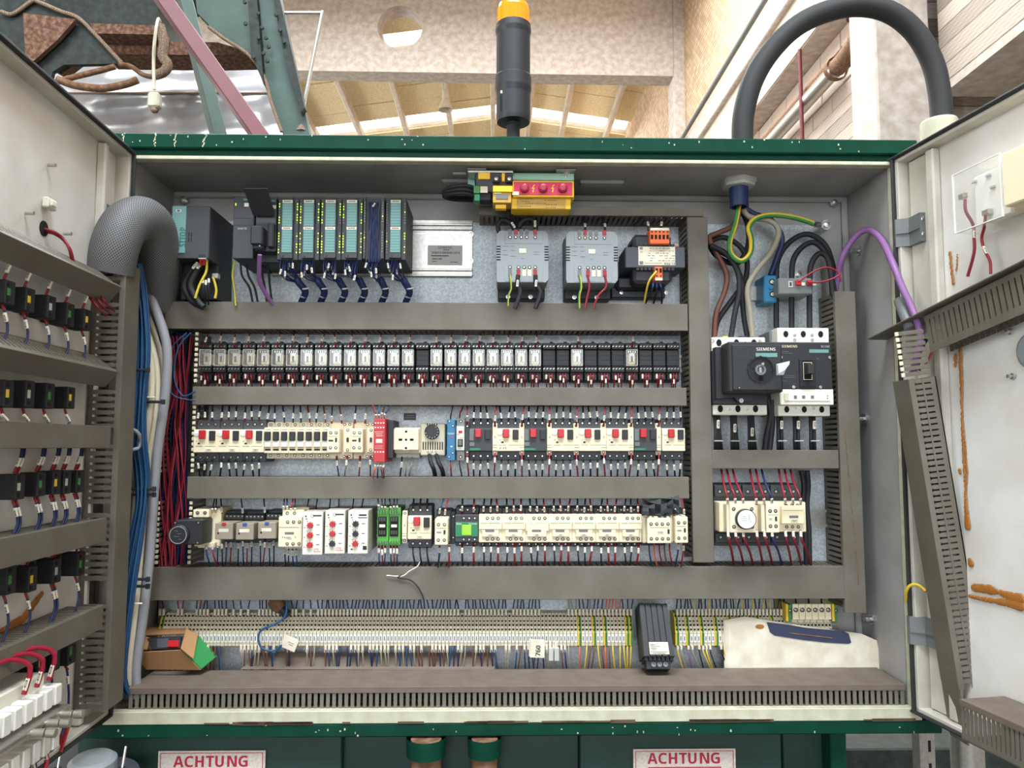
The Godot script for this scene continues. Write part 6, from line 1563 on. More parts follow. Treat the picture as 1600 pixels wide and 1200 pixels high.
func breaker_labels(o: Node3D, items: Array):
	for q in items: words(o, q[0], q[1], q[2], Vector3(q[3] * kk, q[4] * kk, q[5] * 0.001))
func right_section():
	rng.seed = 71
	# switch-disconnector with the door-coupling drive
	var o := dev("main_switch", "large black main switch with round coupling lettered SIEMENS, on white terminals", "circuit breaker", 1157, 587, -0.088)
	bx(o, "breaker_body", "bone", 0, 0, mm(40), 86, 124, mm(80), 1.5); bx(o, "body_side", "black", -1, -3, mm(44), 87, 86, mm(84), 1.5)
	for x in [-31.5, -3.5, 24.5]:
		for y in [53.0, -52.0]:
			var b := mk(); b.lathe([Vector2(4.2, 0), Vector2(4.2, 0.5), Vector2(0, 0.5)], Vector3.ZERO, Vector3(0, 0, 1), 16)
			var h := part(o, "terminal_hole", b, "hole"); h.position = Vector3(x, y, mm(80)) * kk; h.scale.y = 1.35
	for x in [-17.5, 11.0]:
		for y in [52.5, -52.5, -42.0]: scr(o, x, y, mm(80.2), 2.6, "steel")
	for x in [-41.0, 34.0]: scr(o, x, 56, mm(80.2), 2.6, "steel")
	var bb := mk(); bb.prism([Vector2(-42, 44), Vector2(46, 44), Vector2(46, -28), Vector2(20, -28), Vector2(16, -40), Vector2(-8, -42), Vector2(-14, -35), Vector2(-42, -37)], mm(80), mm(100)); part(o, "drive_base", bb, "black")
	bx(o, "drive_box", "black", 8, 9, mm(122), 83, 77, mm(46), 2.0); bx(o, "drive_cover", "black", 10, 8, mm(146), 76, 70, mm(4), 1.6)
	bb = mk(); bb.lathe([Vector2(20, 0), Vector2(20, mm(3)), Vector2(18.6, mm(3)), Vector2(18.6, mm(0.5)), Vector2(9, mm(0.5))], Vector3(15, 5, mm(147.5)), Vector3(0, 0, 1), 32)
	for k in 16: bb.box(15 + 19.6 * cos(k * TAU / 16), 5 + 19.6 * sin(k * TAU / 16), mm(149.5), 2.4, 2.4, mm(3))
	part(o, "coupling_ring", bb, "black_soft")
	bb = mk(); bb.lathe([Vector2(8, 0), Vector2(8, mm(5)), Vector2(5.4, mm(5)), Vector2(5.4, mm(1)), Vector2(0, mm(1))], Vector3(14, 4, mm(148)), Vector3(0, 0, 1), 20); part(o, "shaft_socket", bb, "grey_mid")
	bb = mk(); bb.lathe([Vector2(2.2, 0), Vector2(2.2, mm(7)), Vector2(0, mm(7))], Vector3(17, 13, mm(148)), Vector3(0, 0, 1), 10); bb.box(14, 4, mm(150), 4, 9, mm(3), 0.4); part(o, "coupling_pin", bb, "steel")
	bb = mk(); bb.lathe([Vector2(9, 0), Vector2(9, 0.4), Vector2(8.4, 0.4), Vector2(8.4, 0)], Vector3(-13, 30, mm(148)), Vector3(0, 0, 1), 24); part(o, "blind_cap", bb, "anthracite")
	words(o, "SIEMENS", 0.0055, "white", Vector3(24 * kk, 36 * kk, 0.1484), Vector3.ZERO, "lettering", 29 * kk)
	bx(o, "teal_tag", "teal", 24.5, 27, mm(148.2), 33, 6, 0.6, 0.1)
	for q in [[-18.0, -23.0], [45.0, 14.0]]: scr(o, q[0], q[1], mm(148.2), 1.7)
	scr(o, -3, -40, mm(100.2), 3.4, "white")
	bx(o, "blue_cap", "navy", 10, 63, mm(60), 13, 5, mm(20), 0.6); bx(o, "yellow_cap", "yellow", -18, 63, mm(60), 8, 4, mm(20), 0.6)
	# moulded-case breaker
	o = dev("main_breaker", "black moulded-case circuit breaker lettered SIEMENS with toggle and white trip unit", "circuit breaker", 1259, 580, -0.07)
	bx(o, "breaker_body", "grey_mid", -2, 0, mm(34), 86, 138, mm(68), 1.5)
	bx(o, "upper_terminal_cover", "bone", 0, 58, mm(50), 83, 24, mm(96), 1.2); bx(o, "breaker_front", "black", 0, 9, mm(53), 85, 74, mm(104), 1.4); bx(o, "trip_unit", "bone", 1, -41, mm(53), 85, 25, mm(103), 1.2); bx(o, "lower_terminal_cover", "bone", 0, -62, mm(46), 83, 17, mm(92), 1.2)
	for x in [-28.0, 0.0, 28.0]:
		for y in [60.0, -60.0]:
			bb = mk(); bb.lathe([Vector2(4.0, 0), Vector2(4.0, 0.5), Vector2(0, 0.5)], Vector3.ZERO, Vector3(0, 0, 1), 16)
			var h := part(o, "terminal_hole", bb, "hole"); h.position = Vector3(x, y, mm(98 if y > 0 else 92)) * kk; h.scale.y = 1.3
	for x in [-14.0, 14.0]:
		for y in [58.0, 50.5]: scr(o, x, y, mm(98.2), 2.6, "steel")
		scr(o, x, -58, mm(92.2), 3.0, "steel")
	for q in [[-39.0, 22.0], [39.0, 22.0], [-20.0, -25.0], [23.0, -25.0]]: scr(o, q[0], q[1], mm(105.2), 2.6, "steel")
	bx(o, "toggle_plate", "black_soft", 2, -3, mm(106), 26, 44, mm(3), 0.8); bx(o, "toggle_well", "hole", 2, 1, mm(107.6), 16, 34, 0.8, 0.2)
	bb = mk(); ring(bb, -5, 9, -14, 14, 0.8, 0.8, 0.8, 0.8, mm(107.8), mm(108.6)); part(o, "toggle_frame", bb, "cream_dim"); bx(o, "toggle", "black", 2, 2, mm(116), 11, 16, mm(18), 1.2)
	words(o, "SIEMENS", 0.0046, "cream", Vector3(-25 * kk, 39.5 * kk, 0.1055), Vector3.ZERO, "lettering", 25 * kk); words(o, "VL160", 0.0044, "grey_light", Vector3(32 * kk, 39.5 * kk, 0.1055))
	bx(o, "teal_tag", "teal", 22, 32, mm(105.2), 31, 5.5, 0.6, 0.1); words(o, "CE", 0.0034, "grey_mid", Vector3(20 * kk, 20 * kk, 0.1055))
	inkbox(o, [[-33, 31, 12, 0.6], [-30, 28.5, 20, 0.5], [-26, -7, 16, 0.5], [-26, -10, 18, 0.5], [-34, -16, 8, 0.5]], mm(105.2), "grey_mid")
	bx(o, "trip_window", "white", 2, -41, mm(105), 70, 13, mm(2), 0.5)
	for x in [-18.0, -5.0, 9.0]: bx(o, "trip_dial", "grey_mid", x, -41, mm(106.4), 5, 5, 0.8, 0.5)
	bx(o, "trip_mark", "hole", 33, -39, mm(106.2), 1.6, 1.6, 0.6, 0.1); bx(o, "trip_mark", "hole", 33, -43, mm(106.2), 1.6, 1.6, 0.6, 0.1); bx(o, "trip_slot", "cream_dim", -32, -41, mm(106.2), 7, 12, 0.8, 0.3)
	var bg := thing("plastic_bag", "small clear plastic bag of spare parts tucked between the two main breakers", "bag", W(1226, 574, 0.0))
	bb = mb(); bb.t = Transform3D(Basis.from_scale(Vector3.ONE * 0.00115), Vector3.ZERO)
	bb.hex8([Vector3(-10, 6, -10), Vector3(14, 12, -14), Vector3(2, -11, -10), Vector3(-10, -12, -10), Vector3(-10, 4, -2), Vector3(6, 4, 4), Vector3(0, -4, 2), Vector3(-9, -10, -2)]); part(bg, "bag_film", bb, "clear_bag")
	# cable gland under the roof with its cables
	var g := W(1154, 287, -0.09)
	o = thing("cable_gland", "grey hexagonal cable gland with dark sleeve under the cabinet roof", "cable gland", Vector3(g.x, 2.0425, -0.09))
	bb = mb(); bb.lathe([Vector2(0, 0), Vector2(0.035, 0), Vector2(0.035, -0.008), Vector2(0.032, -0.009), Vector2(0.032, -0.015), Vector2(0.02, -0.016)], Vector3.ZERO, Vector3.UP, 6); part(o, "gland_nut", bb, "grey_light")
	bb = mb(); bb.lathe([Vector2(0.0185, -0.01), Vector2(0.0185, -0.055), Vector2(0.015, -0.055), Vector2(0.015, -0.03)], Vector3.ZERO, Vector3.UP, 18); part(o, "sleeve", bb, "navy")
	rope([[1155, 318], [1149, 350], [1140, 380], [1143, 398], [1158, 408], [1172, 396], [1174, 375], [1170, 355], [1182, 341], [1206, 336], [1236, 339], [1262, 346], [1271, 350]], -0.1, 0.0052, "vc", "earth_cable", "thick green and yellow earth cable curling out of the roof gland", "cable", "", GY)
	var lug := thing("cable_lug", "bolted cable lug ending the green and yellow earth cable", "cable lug", W(1285, 352, -0.12)); bb = mb(); bb.cyl(Vector3(-0.02, 0, 0.01), Vector3(-0.006, 0, 0), 0.006, 10); part(lug, "lug_barrel", bb, "steel"); bb = mb(); bb.lathe([Vector2(0.011, -0.05), Vector2(0.011, 0.004), Vector2(0.007, 0.004), Vector2(0.007, 0.01), Vector2(0, 0.011)], Vector3(0.006, 0, 0), Vector3(0, 0, 1), 8); part(lug, "lug_bolt", bb, "steel")
	rope([[1157, 318], [1170, 338], [1203, 345], [1217, 362], [1205, 394], [1181, 424], [1168, 452], [1172, 490], [1176, 526]], -0.11, 0.0056, "grey_wire", "grey_cable", "thick beige-grey cable from the roof gland to the main switch")
	rope([[1156, 325], [1146, 352], [1122, 364], [1108, 372], [1120, 396], [1135, 428], [1132, 456], [1119, 490], [1116, 528]], -0.12, 0.0054, "brown_wire", "brown_cable", "thick brown cable from the roof gland to the main switch")
	rope([[1158, 328], [1168, 352], [1168, 386], [1150, 412], [1120, 400], [1110, 380], [1130, 371], [1155, 384], [1167, 408], [1163, 440], [1140, 474], [1122, 500], [1116, 526]], -0.135, 0.0054, "black_soft", "black_cable", "thick black cable looping twice before entering the main switch")
	rope([[1110, 384], [1134, 396], [1152, 424], [1155, 456], [1148, 490], [1142, 528]], -0.11, 0.0054, "black_soft", "black_cable", "thick black cable dropping to the middle of the main switch")
	rope([[1112, 390], [1140, 402], [1158, 436], [1160, 470], [1163, 500], [1168, 528]], -0.125, 0.0054, "black_soft", "black_cable", "thick black cable with taped patches dropping to the blue cap of the main switch")
	rope([[1160, 322], [1178, 334], [1205, 344], [1222, 372], [1214, 402], [1204, 430]], -0.13, 0.0056, "navy", "blue_cable", "thick blue cable bending down to the blue terminal block")
	for i in 3:
		var q: Array = [[[1213, 512], [1213, 440], [1216, 405], [1234, 378], [1262, 366], [1290, 384], [1303, 425], [1306, 460]], [[1237, 512], [1237, 440], [1240, 405], [1256, 384], [1275, 380], [1294, 402], [1301, 430], [1304, 462]], [[1265, 512], [1265, 440], [1268, 412], [1280, 396], [1292, 402], [1298, 425], [1301, 462]]][i]
		rope(q, -0.135 + 0.012 * i, 0.0056, "black_soft", "black_cable", ["outermost of three black cables arching over the breaker", "middle of three black cables arching over the breaker", "innermost of three black cables arching over the breaker"][i])
	o = dev("blue_terminal", "big blue neutral terminal block with two screws", "terminal block", 1204, 451, -0.12)
	bx(o, "terminal_body", "blue_module", 0, 0, mm(28), 21, 44, mm(54), 2.0); bx(o, "rail_stub", "zinc", -12, 0, mm(5), 20, 24, mm(8), 0.5)
	for y in [11.0, -9.0]: scr(o, 3, y, mm(55.2), 5.0, "hole")
	bx(o, "screw_cover", "blue_module", 3, 1, mm(56), 12, 5, mm(2), 0.6)
	o = dev("current_sensor", "grey current sensor block threaded by black cables", "current sensor", 1243, 447, -0.09)
	bx(o, "sensor_block", "grey_mid", 0, 0, mm(50), 54, 26, mm(70), 1.5); bx(o, "label_plate", "grey_light", -8, 3, mm(85.4), 7, 10, 0.6, 0.1); inkbox(o, [[-8, 3, 3, 6]], mm(86))
	for x in [4.0, 22.0]: bx(o, "red_plug", "red", x, 5, mm(87), 9, 8, mm(6), 0.8); bx(o, "plug_tag", "paper", x + 8, 3, mm(86), 6, 5, mm(3), 0.4)
	rope([[1248, 440], [1270, 425], [1290, 418], [1308, 424], [1315, 440]], -0.075, 0.0018, "red_wire", "red_wire", "upper thin red wire arching from the current sensor to the duct", "wire"); rope([[1262, 441], [1280, 441], [1300, 436], [1314, 428]], -0.075, 0.0018, "red_wire", "red_wire", "lower thin red wire from the current sensor to the duct", "wire")
	rope([[1304, 470, -0.13], [1308, 435, -0.12], [1318, 398, -0.1], [1338, 368, -0.09], [1358, 360, -0.07], [1378, 376, -0.03], [1395, 412, 0.022], [1410, 450, 0.045], [1424, 480, 0.06], [1438, 520, 0.085], [1432, 560, 0.085], [1426, 585, 0.088]], 0, 0.0062, "violet", "bus_cable", "thick violet cable arching from the cabinet onto the glue-streaked door")
	rope([[1406, 470, 0.02], [1414, 490, 0.04], [1424, 515, 0.06]], 0, 0.011, "strap", "cable_sleeve", "grey braided sleeve behind the violet cable", "sleeve")
	# cables under the breakers
	for i in 3:
		for s in 2:
			var x: float = [1120.0, 1146.0, 1173.0][i] if s == 0 else [1219.0, 1245.0, 1270.0][i]
			var c := thing("cable_bundle", ["bundle of black cables under the black main switch, ", "pair of dark cables with white tag under the moulded breaker, "][s] + ["beside the dividing duct", "in the middle", "on its far side"][i], "cable bundle", W(x, 654, -0.11))
			for k in (4 if s == 0 else 2):
				bb = mb(); bb.tube(curve([W(x - 4 + k * (2.6 if s == 0 else 5.0), 648, -0.11), W(x - 3 + k * (2.6 if s == 0 else 5.0), 670, -0.1), W(x - 3 + k * (3.4 if s == 0 else 5.5), 695, -0.1), W(x - 2 + k * (3.6 if s == 0 else 5.5), 712, -0.13)], 3), 0.0024 if s == 0 else 0.0036, 8); wpart(c, "conductor", bb, "black_soft")
			marker(c, W(x + 2, 663 + (i * 6 if s == 0 else 1), -0.093) - c.position, Vector3(0.05, 1, 0), 1.5)
			bb = mb(); bb.box(0, 0, 0, 0.018, 0.0025, 0.012, 0.0008); var tie := part(c, "cable_tie", bb, "grey_light"); tie.position = W(x + 2, 689, -0.1) - c.position
	for k in 2: rope([[1200 + k * 6, 625], [1204 + k * 3, 650], [1198 + k * 7, 680], [1194 + k * 7, 712]], -0.11, 0.0056, "black_soft", "black_cable", "thick black cable passing between the two main breakers, %s" % ["inner", "outer"][k])
	# contactors in the lower corner
	din_rail(1112, 1300, 810, "zinc mounting rail in the lower corner behind the big contactors")
	var data := [[1147.0, "big contactor carrying a cream timer dial"], [1192.0, "big contactor with a two-pole block beside the timer dial"], [1237.0, "big contactor with plain cream front beside the side duct"]]
	for i in 3:
		var x: float = data[i][0]
		o = dev("big_contactor", data[i][1], "contactor", x, 807, -0.075, "big contactors in the lower corner")
		bx(o, "contactor_base", "anthracite", 0, 0, mm(30), 46, 98, mm(60), 1.2)
		bx(o, "upper_terminals", "anthracite", -1, 38, mm(58), 43, 18, mm(20), 1.0); bx(o, "lower_terminals", "anthracite", -1, -36, mm(58), 43, 16, mm(20), 1.0)
		for k in 3:
			scr(o, -14 + k * 14, 37, mm(68.2), 3.4); scr(o, -14 + k * 14, -35, mm(68.2), 3.4)
		bx(o, "contactor_front", "cream", 0, -1, mm(80), 45.5, 46, mm(38), 1.0)
		if i == 0:
			bx(o, "timer_block", "cream", 8, -1, mm(108), 40, 44, mm(28), 1.0); bx(o, "block_side", "cream_dim", -14, -1, mm(104), 5, 42, mm(30), 0.8)
			bb = mk(); bb.lathe([Vector2(15.5, 0), Vector2(15.5, mm(12)), Vector2(14, mm(14))], Vector3(11, -2, mm(118)), Vector3(0, 0, 1), 30); part(o, "dial_rim", bb, "black")
			bb = mk(); bb.lathe([Vector2(14.2, 0), Vector2(13.6, mm(2)), Vector2(0, mm(2))], Vector3(11, -2, mm(131)), Vector3(0, 0, 1), 30); part(o, "dial_face", bb, "white")
			inkbox(o, [[15, 1, 1, 9], [7, 2, 7, 0.6], [7, -1, 9, 0.6], [7, -4, 8, 0.6], [17, -6, 3, 0.8]], mm(133.2), "ink_green")
			for q in [[-6.0, 13.0], [22.0, 13.0], [-6.0, -14.0], [22.0, -14.0]]: scr(o, q[0], q[1], mm(122.2), 2.8)
		elif i == 1:
			bx(o, "contact_block", "cream", 9, -1, mm(108), 20, 44, mm(28), 1.0); bx(o, "block_side", "cream_dim", -5, -1, mm(104), 6, 42, mm(30), 0.8)
			for xx in [5.0, 13.5]:
				for y in [10.0, -13.0]: scr(o, xx, y, mm(122.2), 2.8)
			bx(o, "plunger", "black", 14, -2, mm(122), 3.2, 7, mm(2), 0.4); inkbox(o, [[9, 4, 16, 0.6]], mm(122.2), "ink_green", "green_line"); tagplate(o, 5.5, -2, mm(122.2), "KM", 8, 4)
		else:
			bx(o, "front_step", "cream", 0, 3, mm(102), 36, 28, mm(10), 1.0); bx(o, "window", "grey_mid", 1, 0, mm(107), 14, 4, mm(1), 0.2); tagplate(o, 2, -6, mm(107.2), "KM1", 12, 5); inkbox(o, [[0, 10, 30, 0.6]], mm(107.2), "ink_green", "green_line")
			bx(o, "side_suppressor", "cream_dim", 25, -2, mm(70), 5, 30, mm(26), 0.8)
			for xx in [-8.0, 1.0, 10.0]:
				scr(o, xx, 17, mm(99.2), 2.6); scr(o, xx, -16, mm(99.2), 2.6)
		for k in 3:
			var c: String = ["red_wire", "red_wire", "navy" if i == 1 else "red_wire"][k]
			var dx := x - 10 + k * 12
			for s in [1, -1]:
				var yy := 788.0 if s > 0 else 829.0
				var w := wire([W(dx, yy, -0.06), W(dx - s * 1.5, yy - s * 14, -0.05), W(dx - s * (6 + k * 2), yy - s * 32, -0.07), W(dx - s * (10 + k * 3), yy - s * 54, -0.12)], 0.0022, c, ["first", "middle", "last"][k] + " %s wire %s the %s" % ["navy" if c == "navy" else "red", "above" if s > 0 else "below", data[i][1]], "wires of the big contactors", [0.16], "ferrule_red", 1.2)
	for k in 2: rope([[1252 + k * 9, 735], [1256 + k * 7, 760], [1254 + k * 7, 790], [1258 + k * 6, 830], [1260 + k * 5, 884]], -0.13, 0.005, "black_soft", "black_cable", "thick black cable behind the plain big contactor, %s" % ["inner one", "outer one"][k])
func terminals():
	rng.seed = 81
	for e in [[240.0, 1000.0, 988.0, "zinc rail under the long strip of terminals"], [1040.0, 1312.0, 988.0, "zinc rail under the shorter strip of terminals"]]: din_rail(e[0], e[1], e[2], e[3])
	var zf := -0.128
	var k1 := (CP.z - zf) / F
	kk = k1
	var prof := func(b: MB, w: float):
		b.t = Transform3D(Basis(Vector3(0, 0, 1), Vector3.UP, Vector3(-1, 0, 0)), Vector3.ZERO)   # prism x -> z, y -> y
		b.prism([Vector2(mm(2), -25), Vector2(mm(40), -25), Vector2(mm(46), -22), Vector2(mm(47), -3), Vector2(mm(44), 0), Vector2(mm(44), 4), Vector2(mm(38), 12), Vector2(mm(38), 15), Vector2(mm(28), 24), Vector2(mm(2), 24)], -w / 2, w / 2)
		b.t = Transform3D.IDENTITY
	var protos := []
	for kind in 2:
		kk = k1
		var o := dev("terminal_block" if kind == 0 else "earth_terminal", "", "terminal", 252, 986, zf, "")
		var b := mk(); prof.call(b, 4.9); part(o, "terminal_body", b, "cream_dim" if kind == 0 else "yg_green")
		if kind == 1:
			b = mk(); prof.call(b, 2.4)
			var s := part(o, "yellow_stripe", b, "yg_yellow", "yellow half"); s.position = Vector3(-1.5, 0.3, mm(0.6)) * kk
		b = mk()
		for q in [[20.0, 33.4], [7.8, 41.6], [1.8, 44.4]]: b.lathe([Vector2(1.7, 0), Vector2(1.6, 0.9), Vector2(0, 0.9)], Vector3(0, q[0], mm(q[1]) - 0.6), Vector3(0, 0.55, 1), 8)
		b.lathe([Vector2(1.7, 0), Vector2(1.6, 0.9), Vector2(0, 0.9)], Vector3(0, 13.5, mm(38) - 0.6), Vector3(0, 0.3, 1), 8)
		part(o, "clamp_hole", b, "hole")
		if kind == 0:
			var t := bx(o, "marker_tag", "white", 0, -11, mm(46.8), 4.6, 12, mm(1.6), 0.3)
			bx(t, "print", "grey_mid", 0, 0, mm(1.0), 1.6, 6.5, 0.3, 0.1)
		protos.append(o)
	var first := [true, true]
	var earth := {905: 1, 927: 1, 948: 1, 978: 1, 984: 1, 1058: 1, 1077: 1, 1098: 1, 1117: 1}
	var list := []
	var n_long := 128
	var n_seen := [0, 0, 0, 0]
	var x := 250.0
	while x < 990.0: list.append(x); x += 5.75
	x = 1058.0
	while x < 1302.0: list.append(x); x += 5.6
	for i in list.size():
		var px: float = list[i]
		var kind := 0
		for e in earth: if absf(px - e) < 2.9: kind = 1
		if px > 1117 and int(i) % 4 == 0 and px < 1225: kind = 1
		if px < 254: kind = 1
		var long := px < 1000
		var p := W(px, 986, zf); p.z = PZ
		var l := "beige terminal block in the long strip over the floor duct" if long else "beige terminal block in the shorter strip beside the black converter"
		if kind == 1: l = ("green and yellow earth terminal in the long strip, " + ("at its far end by the carton" if px < 254 else "towards the black converter")) if long else "green and yellow earth terminal in the shorter strip"
		var idx := 0
		if kind == 0 and long:
			idx = int((px - 255.75) / 5.75 + 0.5)
			l = "beige terminal block, %s from the %s end of the long strip" % [nth(idx if idx < 60 else 127 - idx), "carton" if idx < 60 else "converter"]
		elif kind == 0: l = "beige terminal block, %s in the shorter strip counted from the black converter" % nth(int((px - 1058.0) / 5.6 + 0.5))
		elif long and px > 254: l = "green and yellow earth terminal, %s towards the black converter in the long strip" % nth(n_seen[0]); n_seen[0] += 1
		elif not long: l = "green and yellow earth terminal, %s in the shorter strip from the black converter" % nth(n_seen[1]); n_seen[1] += 1
		var gr := ("beige" if kind == 0 else "earth") + (" terminals of the long strip" if long else " terminals of the shorter strip") + (" carton end" if px < 254 else "")
		var o: Node3D = protos[kind]
		if first[kind]: o.position = p; tag(o, l, "terminal", gr); first[kind] = false
		else: o = dup(o, p, l, gr)
		if not o.has_meta("category"): o.set_meta("category", "terminal")
	# their wires: far past counting, joined per colour
	var bm := {}
	for c in ["navy", "black_soft", "red_dark", "blue_wire", "grey_wire", "orange_wire", "yg_yellow", "brown_wire", "violet"]: bm[c] = mb()
	var mk_top := mb(); var mk_low := mb()
	for px in list:
		if px > 990 and px > 1228: continue
		var up := "black_soft" if px > 1000 else "navy"
		if px < 345: up = "red_dark" if rng.randf() < 0.6 else "navy"
		elif px < 400 and rng.randf() < 0.5: up = "blue_wire"
		if px > 880 and px < 940: up = "grey_wire" if rng.randf() < 0.5 else "navy"
		if px > 944 and px < 970: up = "orange_wire"
		if px > 1050 and rng.randf() < 0.25: up = "yg_yellow"
		var skip: bool = px < 800 and rng.randf() < (0.08 if px > 520 else 0.35) or (px > 846 and px < 884)
		if not skip:
			bm[up].tube(curve([W(px, 962, -0.145), W(px + rng.randf_range(-1, 1), 950, -0.14), W(px + rng.randf_range(-4, 4), 932, -0.15)], 3), 0.0013, 5)
			var m := W(px, 956.5, -0.138); mk_top.box(m.x, m.y, m.z, 0.0042, 0.0125, 0.0042, 0.0006)
		var lo: String = ["grey_wire", "grey_wire", "navy", "blue_wire", "brown_wire"][rng.randi() % 5]
		if px > 896 and px < 992: lo = ["yg_yellow", "brown_wire", "orange_wire", "yg_yellow"][rng.randi() % 4] if px < 960 else "yg_yellow"
		if px > 1050: lo = ["violet", "grey_wire", "yg_yellow", "black_soft"][rng.randi() % 4]
		if rng.randf() < 0.82 and not (px > 345 and px < 375) and px < 1140:
			var lean := rng.randf_range(-5, 5) + (12.0 if px > 1050 else 0.0)
			bm[lo].tube(curve([W(px, 1008, -0.132), W(px + lean * 0.2, 1022, -0.124), W(px + lean, 1050, -0.135), W(px + lean, 1062, -0.15)], 3), 0.0014, 5)
			if rng.randf() < 0.75 and px < 890: var m := W(px + lean * 0.1, 1014, -0.127); mk_low.box(m.x, m.y, m.z, 0.0045, 0.0135, 0.004, 0.0006)
			elif px > 1050: var m := W(px + lean * 0.1, 1012, -0.127); mk_low.box(m.x, m.y, m.z, 0.0042, 0.007, 0.004, 0.0006)
	for c in bm:
		if bm[c].v.size(): single("terminal_wire", bm[c], c, "many thin %s wires at the terminal strips" % {"navy": "navy", "black_soft": "black", "red_dark": "dark red", "blue_wire": "blue", "grey_wire": "grey", "orange_wire": "orange", "yg_yellow": "yellow", "brown_wire": "brown", "violet": "violet"}[c], "wires", "", "stuff")
	single("wire_marker", mk_top, "paper", "row of pale marker sleeves above the terminal strips", "marker sleeves", "", "stuff"); single("wire_marker", mk_low, "paper", "row of pale marker sleeves under the terminal strips", "marker sleeves", "", "stuff")
	# six large earthed terminals on their own rail
	for i in 6:
		var o := dev("large_terminal", "large cream terminal, %s from the bolt on the bare side wall" % nth(5 - i), "terminal", 1245 + i * 10.2, 958, -0.115, "large terminals")
		bx(o, "terminal_body", "cream", 0, 1, mm(28), 9.6, 24, mm(54), 0.8); bx(o, "terminal_step", "cream_dim", 0, -12, mm(24), 9.4, 10, mm(44), 0.8); scr(o, 0, 4, mm(55.2), 3.6)
		if i % 2 == 0: wire([W(1244 + i * 10.2, 950, -0.13), W(1244 + i * 10, 944, -0.125), W(1243 + i * 10, 934, -0.14)], 0.0018, "black_soft", "black wire with pale marker above the large terminal %s from the side wall bolt" % nth(5 - i), "wires of the large terminals", [0.3])
	for x2 in [1234.0, 1306.0]:
		var o := dev("earth_end_terminal", "green and yellow end terminal %s the six large terminals" % ("before" if x2 < 1300 else "after"), "terminal", x2, 959, -0.115)
		bx(o, "terminal_body", "yg_green", 0, 0, mm(28), 9, 26, mm(54), 0.8); bx(o, "yellow_half", "yg_yellow", -3 if x2 < 1300 else -2.5, 1, mm(29), 4, 26.5, mm(56), 0.8); scr(o, 2, 4, mm(55.2), 2.8)
	low_things()

